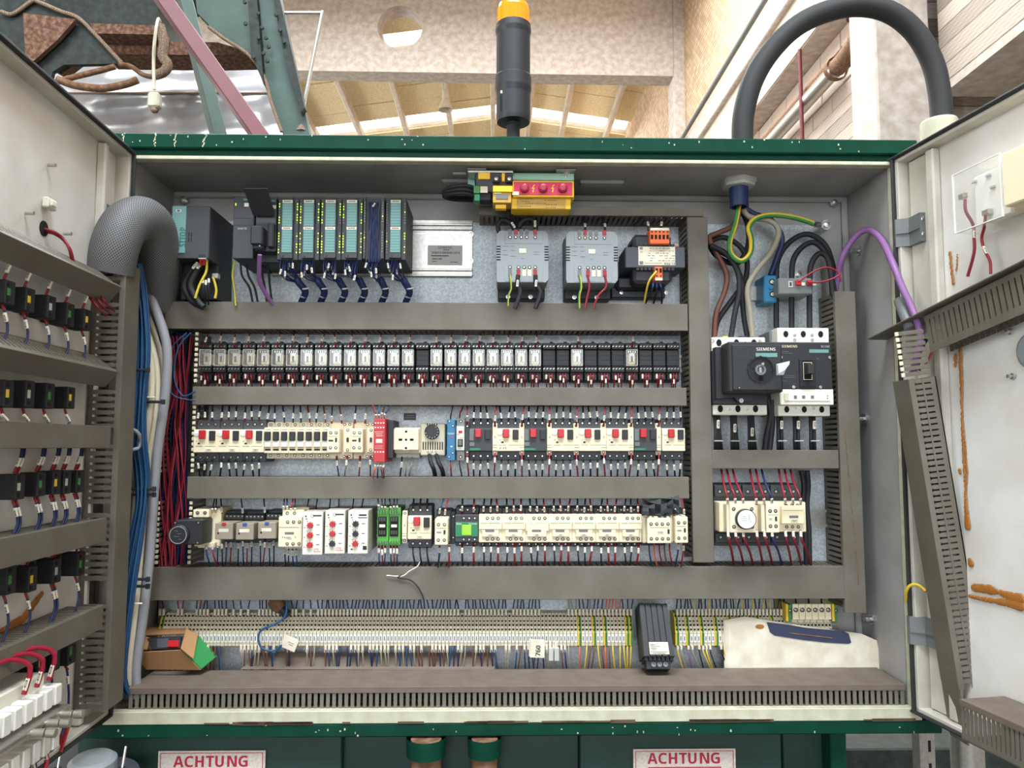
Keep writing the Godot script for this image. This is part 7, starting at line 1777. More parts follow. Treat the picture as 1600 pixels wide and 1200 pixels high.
func low_things():
	# black converter leaning over the floor duct
	var P := [W(998.5, 942, -0.105), W(1043, 943, -0.105), W(1055, 1025, -0.06), W(1006, 1025, -0.06)]
	var nn: Vector3 = (P[2] - P[0]).cross(P[1] - P[0]).normalized()
	if nn.z < 0: nn = -nn
	var o := thing("power_converter", "black finned converter with a cream rating label leaning over the floor duct", "power converter", (P[2] + P[3]) / 2)
	var b := mb(); b.hex8([P[0] - nn * 0.004, P[1] - nn * 0.004, P[2] - nn * 0.004, P[3] - nn * 0.004, P[0] - nn * 0.05, P[1] - nn * 0.05, P[2] - nn * 0.05, P[3] - nn * 0.05]); wpart(o, "converter_case", b, "black")
	for i in 5:
		var f0 := i / 5.0 + 0.012; var f1 := (i + 1) / 5.0 - 0.03
		b = mb(); b.hex8([P[0].lerp(P[1], f0), P[0].lerp(P[1], f1), P[3].lerp(P[2], f1), P[3].lerp(P[2], f0), P[0].lerp(P[1], f0) - nn * 0.006, P[0].lerp(P[1], f1) - nn * 0.006, P[3].lerp(P[2], f1) - nn * 0.006, P[3].lerp(P[2], f0) - nn * 0.006]); wpart(o, "cooling_fin", b, "black")
	var at := func(u: float, v: float, w: float) -> Vector3: return P[0].lerp(P[1], u).lerp(P[3].lerp(P[2], u), v) + nn * w
	b = mb(); b.hex8([at.call(0.2, 0.745, 0.001), at.call(0.82, 0.745, 0.001), at.call(0.82, 0.97, 0.001), at.call(0.2, 0.97, 0.001), at.call(0.2, 0.745, -0.001), at.call(0.82, 0.745, -0.001), at.call(0.82, 0.97, -0.001), at.call(0.2, 0.97, -0.001)]); wpart(o, "rating_label", b, "paper")
	b = mb(); rng.seed = 7
	for q in [[0.24, 0.79, 0.16], [0.24, 0.82, 0.3], [0.24, 0.85, 0.2], [0.26, 0.88, 0.16], [0.22, 0.925, 0.56], [0.3, 0.95, 0.4]]: b.hex8([at.call(q[0], q[1], 0.0014), at.call(q[0] + q[2], q[1], 0.0014), at.call(q[0] + q[2], q[1] + 0.01, 0.0014), at.call(q[0], q[1] + 0.01, 0.0014), at.call(q[0], q[1], 0.0005), at.call(q[0] + q[2], q[1], 0.0005), at.call(q[0] + q[2], q[1] + 0.01, 0.0005), at.call(q[0], q[1] + 0.01, 0.0005)])
	wpart(o, "print", b, "ink")
	b = mb()
	for i in 7: b.hex8([at.call(0.04 + i * 0.135, 0.99, -0.004), at.call(0.14 + i * 0.135, 0.99, -0.004), at.call(0.14 + i * 0.135, 1.07, -0.006), at.call(0.04 + i * 0.135, 1.07, -0.006), at.call(0.04 + i * 0.135, 0.99, -0.04), at.call(0.14 + i * 0.135, 0.99, -0.04), at.call(0.14 + i * 0.135, 1.07, -0.04), at.call(0.04 + i * 0.135, 1.07, -0.04)])
	wpart(o, "terminal_comb", b, "black_soft")
	b = mb(); b.hex8([at.call(0.1, 1.05, -0.012), at.call(0.9, 1.05, -0.012), at.call(0.86, 1.2, -0.016), at.call(0.12, 1.2, -0.016), at.call(0.1, 1.05, -0.04), at.call(0.9, 1.05, -0.04), at.call(0.86, 1.2, -0.04), at.call(0.12, 1.2, -0.04)]); wpart(o, "terminal_socket", b, "black")
	for i in 3:
		b = mb(); b.lathe([Vector2(0.0045, 0), Vector2(0.0045, 0.003), Vector2(0.003, 0.003), Vector2(0.002, 0.001), Vector2(0, 0.001)], at.call(0.32 + i * 0.19, 1.13, -0.013), nn, 12); wpart(o, "terminal_screw", b, "grey_mid")
	# papers behind the floor duct
	o = thing("document_folder", "worn cream folder of papers with a dark blue label, standing behind the floor duct", "folder", W(1265, 1046, -0.124))
	var out := [[1130, 969], [1162, 963], [1200, 969], [1300, 984], [1345, 990], [1378, 1004], [1393, 1018], [1398, 1048], [1398, 1075], [1132, 1075]]
	for i in 5:
		var pts := []
		for q in out:
			var dx: float = (i * 1.6 if q[0] < 1200 else -i * 1.2) + rng.randf_range(-0.8, 0.8)
			var w := W(q[0] + dx, q[1] + (i * 2.2 if q[1] < 1015 else 0.0) + rng.randf_range(-0.5, 0.5), -0.1265 + i * 0.0012); pts.append(Vector2(w.x - o.position.x, w.y - o.position.y))
		b = mb(); b.prism(pts, -0.0026 + i * 0.0013, -0.0016 + i * 0.0013); part(o, "paper_sheet", b, "paper")
	var lab := []
	for q in [[1198, 972], [1230, 976], [1260, 981], [1318, 986], [1326, 990], [1330, 1004], [1325, 1006], [1290, 1004], [1255, 1000], [1210, 993], [1203, 988]]:
		var w := W(q[0], q[1], -0.12); lab.append(Vector2(w.x - o.position.x, w.y - o.position.y))
	b = mb(); b.prism(lab, 0.0036, 0.0046); part(o, "blue_label", b, "folder_blue", "dark blue label")
	b = mb(); var la := W(1232, 989, -0.12); var lb2 := W(1300, 997, -0.12); b.tube([Vector3(la.x - o.position.x, la.y - o.position.y, 0.0047), Vector3(lb2.x - o.position.x, lb2.y - o.position.y, 0.0047)], 0.0012, 6); part(o, "label_line", b, "pipe_grime")
	b = mb(); var st := W(1187, 979, -0.12); b.t = Transform3D(Basis.from_scale(Vector3(1, 0.5, 1)), Vector3(st.x - o.position.x, st.y - o.position.y, 0.0044)); b.lathe([Vector2(0.009, 0), Vector2(0.006, 0.0003), Vector2(0, 0.0003)], Vector3.ZERO, Vector3(0, 0, 1), 9); part(o, "rust_stain", b, "glue")
	# open carton at the other end
	o = thing("open_carton", "small open cardboard carton with a green side, resting on the floor duct", "carton", W(270, 1045, -0.1))
	var rim_bl := W(215, 989, -0.13); var rim_br := W(300, 984, -0.13)
	var f_tl := W(208, 1019, -0.07); var f_tr := W(283, 1015, -0.07)
	var f_br := W(314, 1046, -0.085); var f_bl := W(229, 1045, -0.085)
	var k_br := W(338, 1026, -0.129); var g_top := W(310, 992, -0.131)
	b = mb(); sheet(b, [f_tl, f_tr, f_br, f_bl], 0.002); wpart(o, "front_panel", b, "cardboard")
	b = mb(); sheet(b, [f_tr + Vector3(0.0, 0, 0), g_top, k_br, f_br], 0.002); wpart(o, "green_side", b, "card_green", "green printed side")
	b = mb(); sheet(b, [rim_bl, g_top, k_br, W(246, 1030, -0.13)], 0.002); wpart(o, "back_panel", b, "cardboard")
	b = mb(); sheet(b, [f_tl, rim_bl, W(246, 1030, -0.13), f_bl], 0.002); wpart(o, "side_panel", b, "cardboard")
	b = mb(); sheet(b, [W(200, 1015, -0.075), W(213, 988, -0.125), W(234, 998, -0.12), W(230, 1016, -0.08)], 0.002); wpart(o, "flap", b, "cardboard")
	b = mb(); sheet(b, [W(291, 983, -0.118), W(309, 991, -0.118), W(302, 1031, -0.07), W(282, 1014, -0.066)], 0.002); wpart(o, "flap", b, "cardboard")
	b = mb(); sheet(b, [W(216, 981, -0.137), W(292, 981, -0.135), W(292, 991, -0.118), W(222, 994, -0.118)], 0.002); wpart(o, "flap", b, "cardboard")
	b = mb(); sheet(b, [W(239, 1025.5, -0.074), W(268, 1024, -0.074), W(268, 1027, -0.075), W(239, 1027.5, -0.075)], 0.0012); wpart(o, "hand_slot", b, "hole")
	var inn := thing("spare_contactor", "spare black contactor with a red button packed inside the carton", "contactor", W(255, 1008, -0.105))
	b = mb(); sheet(b, [W(232, 1001, -0.117), W(284, 998, -0.117), W(284, 1017, -0.098), W(238, 1018, -0.098)], 0.008); wpart(inn, "contactor_body", b, "black")
	b = mb(); sheet(b, [W(246, 1001, -0.112), W(264, 1000, -0.112), W(264, 1014, -0.096), W(247, 1015, -0.096)], 0.005); wpart(inn, "contactor_front", b, "dark_slate")
	b = mb(); sheet(b, [W(264, 1004, -0.107), W(281, 1004, -0.107), W(280, 1014, -0.094), W(263, 1014, -0.094)], 0.006); wpart(inn, "red_button", b, "red")
	# little odds and ends on the terminal strip
	for e in [[453.0, 1006.0, 22.0, 18.0, 0.4, "white paper tag with a scribble hanging under the long strip"], [840.0, 1014.0, 22.0, 26.0, 0.05, "white label with handwritten figures hanging under the long strip"]]:
		var c := W(e[0], e[1], -0.115)
		var t := thing("paper_tag", e[5], "tag", c, "", Vector3(0, 0, -e[4]))
		kk = 0.00126
		bx(t, "tag_card", "paper", 0, 0, 0, e[2], e[3], 1.0, 0.2); bx(t, "tag_card", "paper", -2, 1, -2, e[2], e[3], 1.0, 0.2)
		if e[0] > 800: words(t, "760", 0.009, "ink", Vector3(0.001, -0.003, 0.0008), Vector3(0, 0, PI / 2))
		else: inkbox(t, [[1, 2, 10, 0.8], [2, -1, 7, 0.8]], 0.6, "grey_mid")
	for i in 2:
		var t := dev("grey_plug", "small grey plug hanging under the long strip, %s the handwritten label" % ["next to", "second from"][i], "plug", 861 + i * 9, 1023, -0.12)
		bx(t, "plug_body", "grey_light", 0, 0, mm(48), 7.5, 20, mm(12), 0.8); bx(t, "plug_tip", "paper", -1, 14, mm(48), 4, 9, mm(6), 0.5)
	rope([[448, 940], [446, 962], [430, 975], [408, 985], [404, 1000], [410, 1013], [428, 1017], [440, 1008]], -0.105, 0.002, "blue_wire", "blue_wire", "stray blue wire looping in front of the long terminal strip", "wire")
	rope([[628, 898], [622, 903], [640, 906], [652, 916], [660, 930], [663, 940]], -0.0905, 0.0012, "black_soft", "loose_wire", "thin stray dark wire curling over the widest duct", "wire"); rope([[656, 878], [652, 885], [640, 892], [628, 900], [604, 899]], -0.0905, 0.0009, "white", "loose_thread", "frayed white thread lying on the widest duct", "thread")
	var lp := thing("dusty_lamp", "small dusty inspection lamp lying above the long terminal strip", "lamp", W(433, 945, -0.13)); b = mb(); b.lathe([Vector2(0, -0.016), Vector2(0.011, -0.014), Vector2(0.014, 0.0), Vector2(0.011, 0.012), Vector2(0.006, 0.016), Vector2(0, 0.016)], Vector3.ZERO, Vector3(1, -0.8, 0.3), 14); part(lp, "lamp_bulb", b, "pipe_grime"); b = mb(); b.lathe([Vector2(0, 0.01), Vector2(0.009, 0.01), Vector2(0.009, 0.03), Vector2(0, 0.03)], Vector3.ZERO, Vector3(1, -0.8, 0.3), 12); part(lp, "lamp_base", b, "black")
func plate(px: Array, z: float, t: float) -> MB:
	var pts := []
	for q in px:
		var w := W(q[0], q[1], z); pts.append(Vector2(w.x, w.y))
	var b := mb(); b.prism(pts, z - t, z)
	return b
func bar(a: Vector3, c: Vector3, w: float, h: float, tilt := Vector3(0, 0, 1), bev := 0.003) -> MB:
	var d := (c - a).normalized(); var s := d.cross(tilt).normalized(); var u := s.cross(d)
	var b := mb(); b.t = Transform3D(Basis(s, u, -d), (a + c) / 2); b.box(0, 0, 0, w, h, a.distance_to(c), bev)
	return b

func cables():
	rng.seed = 91
	# braided sleeve from the door into the cabinet
	var pts := []
	for q in [[172, 425, 0.07], [180, 385, 0.075], [196, 352, 0.06], [221, 341, 0.03], [240, 358, -0.01], [246, 400, -0.05], [246, 440, -0.085], [243, 476, -0.11]]: pts.append(W(q[0], q[1], q[2]))
	var b := mb(); b.tube(curve(pts, 6), 0.039, 28); single("braided_sleeve", b, "braid", "thick grey braided sleeve arching from the door into the cabinet", "cable sleeve")
	# blue loom
	var base := [[209, 412, -0.005], [217, 450, -0.01], [222, 500, -0.005], [223, 560, 0.0], [219, 628, 0.0], [217, 690, -0.005], [222, 740, -0.02], [221, 790, -0.02], [212, 850, -0.015], [198, 930, -0.005], [189, 1010, 0.0], [186, 1060, -0.005], [196, 1085, -0.02]]
	var loom := thing("blue_loom", "loom of blue wires tied in bundles beside the hinge of the door", "wire loom", W(196, 1085, -0.01))
	for k in 13:
		var p2 := []
		for i in base.size():
			var q: Array = base[i]
			var sp := 1.0 if i not in [4, 7] else 0.7
			p2.append(W(q[0] + (((k * 7) % 13) - 6) * 1.75 * sp + rng.randf_range(-1.2, 1.2), q[1], q[2] + ((k * 5) % 13 - 6) * 0.0016))
		b = mb(); b.tube(curve(p2, 3), 0.0019, 6); wpart(loom, "loom_wire", b, "blue_wire")
	var grey := [[[228, 448, -0.08], [246, 490, -0.05], [261, 545, -0.04], [258, 620, -0.04], [247, 700, -0.045], [240, 780, -0.05], [234, 870, -0.05], [224, 960, -0.045], [213, 1040, -0.04], [214, 1075, -0.04]], [[222, 470, -0.1], [240, 520, -0.08], [253, 575, -0.07], [247, 650, -0.075], [236, 740, -0.08], [230, 840, -0.08], [218, 960, -0.07], [207, 1040, -0.06], [204, 1080, -0.06]], [[214, 480, -0.07], [238, 545, -0.05], [246, 600, -0.045], [241, 660, -0.045], [232, 730, -0.05], [222, 830, -0.05], [212, 940, -0.04], [201, 1030, -0.03], [200, 1075, -0.035]], [[208, 470, -0.05], [227, 530, -0.035], [237, 585, -0.03], [233, 650, -0.03], [222, 720, -0.045], [211, 800, -0.055], [206, 900, -0.05], [197, 1000, -0.03], [196, 1070, -0.035]], [[200, 560, -0.05], [205, 640, -0.05], [202, 720, -0.055], [199, 800, -0.055], [194, 900, -0.05], [190, 1000, -0.05]]]
	var gn := ["thick grey cable bulging beside the open duct", "cream cable hidden behind the thick grey one", "cream cable next to the thick grey one", "cream cable nearest the blue loom", "grey cable behind the blue loom"]
	for i in 5: rope(grey[i], 0, [0.0085, 0.006, 0.0068, 0.0064, 0.008][i], ["grey_cable", "cream_cable", "cream_cable", "cream_cable", "grey_cable"][i], "round_cable", gn[i])
	for e in [[222, 578, 22, 0.014, 0], [238, 628, 40, -0.02, 1], [222, 764, 44, -0.018, 1], [222, 773, 44, -0.022, 1], [214, 905, 40, -0.016, 1], [214, 916, 40, -0.02, 1]]:
		var p := W(e[0], e[1], e[3]); b = mb(); b.box(p.x, p.y, p.z, e[2] * 0.00115, 0.005, 0.004, 0.001); b.box(p.x + e[2] * 0.0005, p.y, p.z + 0.002, 0.007, 0.009, 0.006, 0.001)
		single("cable_tie", b, "black", "black cable tie %s" % ["round the blue loom alone, high up", "round the pale cables at the height of the relay wires", "upper of the pair at breaker height", "lower of the pair at breaker height", "upper of the pair above the carton", "lower of the pair above the carton"][[578, 628, 764, 773, 905, 916].find(e[1])], "cable tie")
	for e in [[232, 621], [222, 705], [212, 943]]:
		var p := W(e[0], e[1], -0.022); b = mb(); b.box(p.x, p.y, p.z, 0.024, 0.003, 0.003, 0.001); single("white_tie", b, "bone", "thin white cable tie %s" % ["at the height of the relays' lower wires", "by the breakers' upper wires", "above the carton"][[621, 705, 943].find(e[1])], "cable tie")
	rope([[201, 669, 0.02], [214, 675, 0.01], [220, 688, 0.0], [216, 700, 0.0], [203, 703, 0.01]], 0, 0.0035, "grey_cable", "grey_loop", "short grey cable looping out of the upright door duct")
	# wires stuffed in the open duct
	b = mb()
	for k in 14:
		var x := 256.0 + (k * 29) % 37
		var p2 := []
		for i in 9: p2.append(W(x + 7.0 * sin(i * 0.9 + k * 1.7) - i * 0.9 + (6 if i < 3 else 0), 525 + i * 46, -0.118 + 0.012 * sin(k * 2.0 + i)))
		b.tube(curve(p2, 3), 0.0016, 6)
	single("red_wire_fill", b, "red_wire", "many long red wires winding down the open duct", "wires", "", "stuff")
	b = mb()
	for k in 34:
		var x := 252.0 + (k * 17) % 44
		var p2 := []
		for i in 8: p2.append(W(x + rng.randf_range(-5, 5) - i * 0.8, 520 + i * 53, -0.145 + rng.randf_range(-0.012, 0.014)))
		b.tube(curve(p2, 2), 0.0018, 5)
	single("wire_fill", b, "navy", "dense navy wires filling the open duct", "wires", "", "stuff")
	for k in 2: rope([[298 - k * 6, 520], [278 - k * 10, 545], [272 - k * 8, 590], [285 - k * 14, 618], [305, 612 + k * 14]], -0.09, 0.0015, "blue_wire", "blue_wire", ["thin blue wire bowing out of the open duct, upper one", "thin blue wire bowing out of the open duct, lower one"][k], "wire")

func door_blocks():
	rng.seed = 101
	var rows := [[[10.0, 436.0, 474.0], [42.0, 448.0, 486.0], [76.0, 460.0, 497.0], [106.0, 472.0, 508.0], [133.0, 482.0, 515.0]], [[8.0, 593.0, 636.0], [42.0, 594.0, 637.0], [74.0, 598.0, 638.0], [107.0, 604.0, 638.0]], [[26.0, 741.0, 781.0], [60.0, 738.0, 776.0], [84.0, 736.0, 773.0], [101.0, 735.0, 772.0], [121.0, 735.0, 770.0]], [[12.0, 884.0, 930.0], [46.0, 886.0, 926.0], [85.0, 874.0, 912.0], [123.0, 864.0, 900.0]], [[60.0, 1012.0, 1060.0], [84.0, 1000.0, 1050.0], [108.0, 996.0, 1040.0]]]
	var duct_y := [1.65, 1.545, 1.395, 1.26, 1.08]
	for r in 5:
		for i in rows[r].size():
			var q: Array = rows[r][i]
			var a := LD(q[0], q[1], 0.038); var c := LD(q[0], q[2], 0.038)
			var u := a.x; var vt := a.y; var vb := c.y
			var w0 := 0.012
			var l := "black contact block in the %s row on the door, %s from the upright duct" % [["highest", "second", "third", "fourth", "lowest"][r], nth(rows[r].size() - 1 - i)]
			var o := thing("contact_block", l, "contact block", TL * Vector3(u - 0.009, vb, 0.0), "black contact blocks on the door")
			var b := lb(); b.box(u - 0.011, (vt + vb) / 2, (w0 + 0.038) / 2, 0.022, vt - vb, 0.038 - w0, 0.0012); wpart(o, "block_body", b, "black_soft")
			b = lb(); b.box(u - 0.011, (vt + vb) / 2, 0.006, 0.028, (vt - vb) * 0.8, 0.013, 0.001); wpart(o, "mounting_collar", b, "black")
			b = lb(); b.box(u - 0.006, (vt + vb) / 2, 0.0385, 0.006, (vt - vb) * 0.3, 0.0012, 0.0002); wpart(o, "coloured_mark", b, ["yg_green", "yg_yellow", "grey_light"][(i + r) % 3])
			b = lb()
			for s in [-1, 1]: b.lathe([Vector2(0.0032, 0), Vector2(0.0032, 0.0008), Vector2(0.0018, 0.0008), Vector2(0, 0.0004)], Vector3(u - 0.006, (vt + vb) / 2 + s * (vt - vb) * 0.32, 0.0382), Vector3(0, 0, 1), 8)
			wpart(o, "terminal_hole", b, "hole")
			for s in [1, -1]:
				if s > 0 and r in [1, 4]: continue
				for k in (2 if r == 2 or (r == 3 and i == 2) else 1):
					var v0 := vt if s > 0 else vb
					var v1: float = v0 + 0.045 if s > 0 else maxf(duct_y[r] - 0.01, v0 - 0.09)
					if r == 4: v1 = v0 - 0.1
					var uu := u - 0.008 - k * 0.007
					var p := [TL * Vector3(uu, v0 + s * 0.001, 0.03), TL * Vector3(uu, v0 + s * 0.012, 0.034), TL * Vector3(uu - 0.004, lerpf(v0, v1, 0.6), 0.036), TL * Vector3(uu - 0.008 * s, v1, 0.034)]
					wire(p, 0.0017, "black_soft" if r == 0 and s > 0 else "navy", "%s%s %s the %s contact block from the upright duct, %s row" % ["" if r != 2 and not (r == 3 and i == 2) else ["first ", "second "][k], "black wire" if r == 0 and s > 0 else "navy wire", "above" if s > 0 else "below", nth(rows[r].size() - 1 - i), ["highest", "second", "third", "fourth", "lowest"][r]], "wires of the contact blocks", [0.42], "ferrule_red", 1.15)
	for k in 3: 
		var p := []
		for q in [[70, 358, 0.0], [84, 362, 0.012], [98, 372, 0.02], [108, 388, 0.03], [113, 410, 0.03]]: p.append(TL * (LD(q[0] + k * 1.2, q[1] + k * 2.0, q[2]) ))
		var b2 := mb(); b2.tube(curve(p, 4), 0.0024, 8); single("red_wire", b2, "red_wire", ["upper red wire coming out of the drilled hole in the door", "middle red wire coming out of the drilled hole in the door", "lower red wire coming out of the drilled hole in the door"][k], "wire")
	for k in 3:
		var p := []
		for q in [[150, 455, 0.03], [160, 466, 0.045], [168, 476, 0.05], [178, 485, 0.04]]: p.append(TL * LD(q[0] - k * 6, q[1] + k * 4, q[2]))
		var b2 := mb(); b2.tube(curve(p, 4), 0.0022, 8); single("red_wire", b2, "red_wire", ["red wire dipping into the gap of the upright door duct, uppermost", "red wire dipping into the gap of the upright door duct, middle", "red wire dipping into the gap of the upright door duct, lowest"][k], "wire")
	var cp := LD(72, 319, 0.0)
	var b := lb(); b.box(cp.x, cp.y, 0.005, 0.026, 0.016, 0.01, 0.002); b.box(cp.x, cp.y, 0.011, 0.014, 0.008, 0.004, 0.001); single("adhesive_mount", b, "bone", "cream adhesive cable mount stuck on the bare top of the door", "cable mount")
	# white terminal blocks low on the door
	var o := thing("terminal_carrier", "white terminal blocks with brass screws and thick red wires low on the door", "terminal block", TL * Vector3(0.36, 1.12, 0.0))
	for e in [[1.175, 0.05, 0.1, 0.08], [1.115, 0.05, 0.085, 0.075]]:
		b = lb(); b.box(0.37, e[0], 0.035, 0.2, e[1], 0.05, 0.002); wpart(o, "carrier_block", b, "bone")
		for k in 7:
			b = lb(); b.box(0.268 + k * 0.024, e[0] - 0.006, 0.068, 0.017, 0.026, 0.022, 0.0015); wpart(o, "terminal_cell", b, "white")
	b = lb(); b.box(0.36, 1.147, 0.05, 0.22, 0.006, 0.075, 0.001); wpart(o, "carrier_plate", b, "zinc")
	for k in 3:
		b = lb(); var c := Vector3(0.275 + k * 0.035, 1.144, 0.086); b.cyl(c, c + Vector3(0.0, 0, 0.016), 0.0055, 12, 0.001); b.cyl(c + Vector3(0, 0, 0.018), c + Vector3(0, 0, 0.03), 0.0062, 12, 0.001); wpart(o, "brass_screw", b, "screw")
	for k in 3:
		var p := [TL * Vector3(0.275 + k * 0.03, 1.19, 0.068), TL * Vector3(0.275 + k * 0.03, 1.225, 0.074), TL * Vector3(0.3 + k * 0.03, 1.24, 0.06), TL * Vector3(0.35 + k * 0.03, 1.235, 0.05), TL * Vector3(0.43 + k * 0.03, 1.21, 0.04)]
		wire(p, 0.0034, "crimson", "thick red wire arching over the white terminal blocks, %s the upright duct" % ["next to", "second from", "third from"][k], "thick red wires", [0.1], "ferrule_red", 1.5)
	for k in 2:
		var p := [TL * Vector3(0.28 + k * 0.03, 1.098, 0.07), TL * Vector3(0.285 + k * 0.03, 1.08, 0.075), TL * Vector3(0.32 + k * 0.03, 1.055, 0.07), TL * Vector3(0.42 + k * 0.03, 1.05, 0.06)]
		wire(p, 0.0032, ["crimson", "navy"][k], "thick %s wire sagging under the white terminal blocks" % ["red", "navy"][k], "", [0.12], "ferrule_red", 1.4)
	duct("wide slotted duct along the bottom of the door with contact blocks", TL * Vector3(0.16, 1.075, 0.002), Basis(DL, Vector3.UP, NL), 0.55, 0.05, 0.02, 0.0125, [], [], true)
	b = lb()
	for k in 7: b.cyl(Vector3(0.11 + k * 0.004, 1.09, 0.015 + k * 0.003), Vector3(0.13 + k * 0.004, 1.048, 0.012 + k * 0.003), 0.0016, 6)
	single("wire_fan", b, "red_dark", "fan of dark red wires at the bottom end of the upright door duct", "wires", "", "stuff")
	# clear box with contacts on the other door
	var A := RD(1488, 274, 0.055); var C := RD(1568, 338, 0.055)
	var u0 := A.x; var u1 := C.x; var v1 := A.y; var v0: float = RD(1492, 366, 0.055).y
	o = thing("clear_box", "clear plastic cover over a cream switch with two red wires on the door", "switch box", TR * Vector3((u0 + u1) / 2, v0, 0))
	b = rb(); b.box((u0 + u1) / 2 + 0.02, (v0 + v1) / 2 + 0.004, 0.014, u1 - u0 - 0.0, v1 - v0 - 0.02, 0.026, 0.002); wpart(o, "switch_base", b, "cream")
	b = rb(); b.box((u0 + u1) / 2 + 0.006, (v0 + v1) / 2, 0.03, u1 - u0 - 0.03, v1 - v0 - 0.02, 0.008, 0.001); wpart(o, "switch_plate", b, "white")
	b = rb(); b.box((u0 + u1) / 2, (v0 + v1) / 2, 0.028, u1 - u0, v1 - v0, 0.055, 0.002); wpart(o, "clear_cover", b, "clear_box")
	b = rb(); ring(b, u0, u1, v0, v1, 0.0016, 0.0016, 0.0016, 0.0016, 0.0535, 0.0565); wpart(o, "cover_edge", b, "white")
	b = rb(); b.box(u1 + 0.05, (v0 + v1) / 2 + 0.004, 0.03, 0.09, v1 - v0 - 0.016, 0.056, 0.002); wpart(o, "cream_side", b, "cream")
	for q in [[1508, 307, 0.012], [1546, 332, 0.014]]:
		b = rb(); var c := RD(q[0], q[1], 0.036); b.box(c.x, c.y, 0.04, q[2], 0.009, 0.009, 0.001); wpart(o, "contact_screw", b, "screw")
	for q in [[1522, 284], [1544, 274], [1551, 292]]:
		b = rb(); var c := RD(q[0], q[1], 0.036); b.box(c.x, c.y, 0.036, 0.01, 0.004, 0.003, 0.0006); wpart(o, "contact_tab", b, "grey_light")
	for k in 2:
		var p := []
		for q in ([[1508, 312, 0.045], [1509, 330, 0.045], [1520, 350, 0.03], [1522, 372, 0.03], [1522, 395, 0.03], [1512, 432, 0.03]] if k == 0 else [[1540, 336, 0.045], [1538, 355, 0.04], [1534, 372, 0.035], [1538, 390, 0.035], [1547, 408, 0.03], [1548, 428, 0.03]]): p.append(TR * RD(q[0], q[1], q[2]))
		wire(p, 0.0024, "red_wire", ["red wire from the clear box ending nearer the hinge", "red wire with white marker from the clear box, farther from the hinge"][k], "", [0.55 + 0.06 * k], "", 1.2)
	for k in 2:
		rope([[1442, 520, 0.08], [1436, 540, 0.075], [1434, 560, 0.075], [1438, 580, 0.08]] if k == 0 else [[1460, 534, 0.09], [1452, 560, 0.085], [1444, 572, 0.085]], 0, 0.0018, "red_wire", "red_wire", ["red wire bending into the top of the leaning duct", "short red wire slanting towards the leaning duct"][k], "wire")
		rope([[1448 - k * 3, 530, 0.085], [1438 - k * 3, 550, 0.08], [1434 - k * 2, 578, 0.08]], 0, 0.003, "black_soft", "black_wire", ["outer black wire bending into the leaning duct", "inner black wire bending into the leaning duct"][k], "wire")
	rope([[1416, 940, 0.0], [1416, 925, 0.012], [1422, 915, 0.02], [1434, 914, 0.03], [1448, 924, 0.05]], 0, 0.0028, "vc", "earth_strap", "short green and yellow wire bridging the hinge near the lower strap", "wire", "", GY)
	rope([[1522, 1062, 0.1], [1528, 1080, 0.1], [1534, 1100, 0.1]], 0, 0.006, "violet", "bus_cable", "end of the violet cable under the leaning duct")

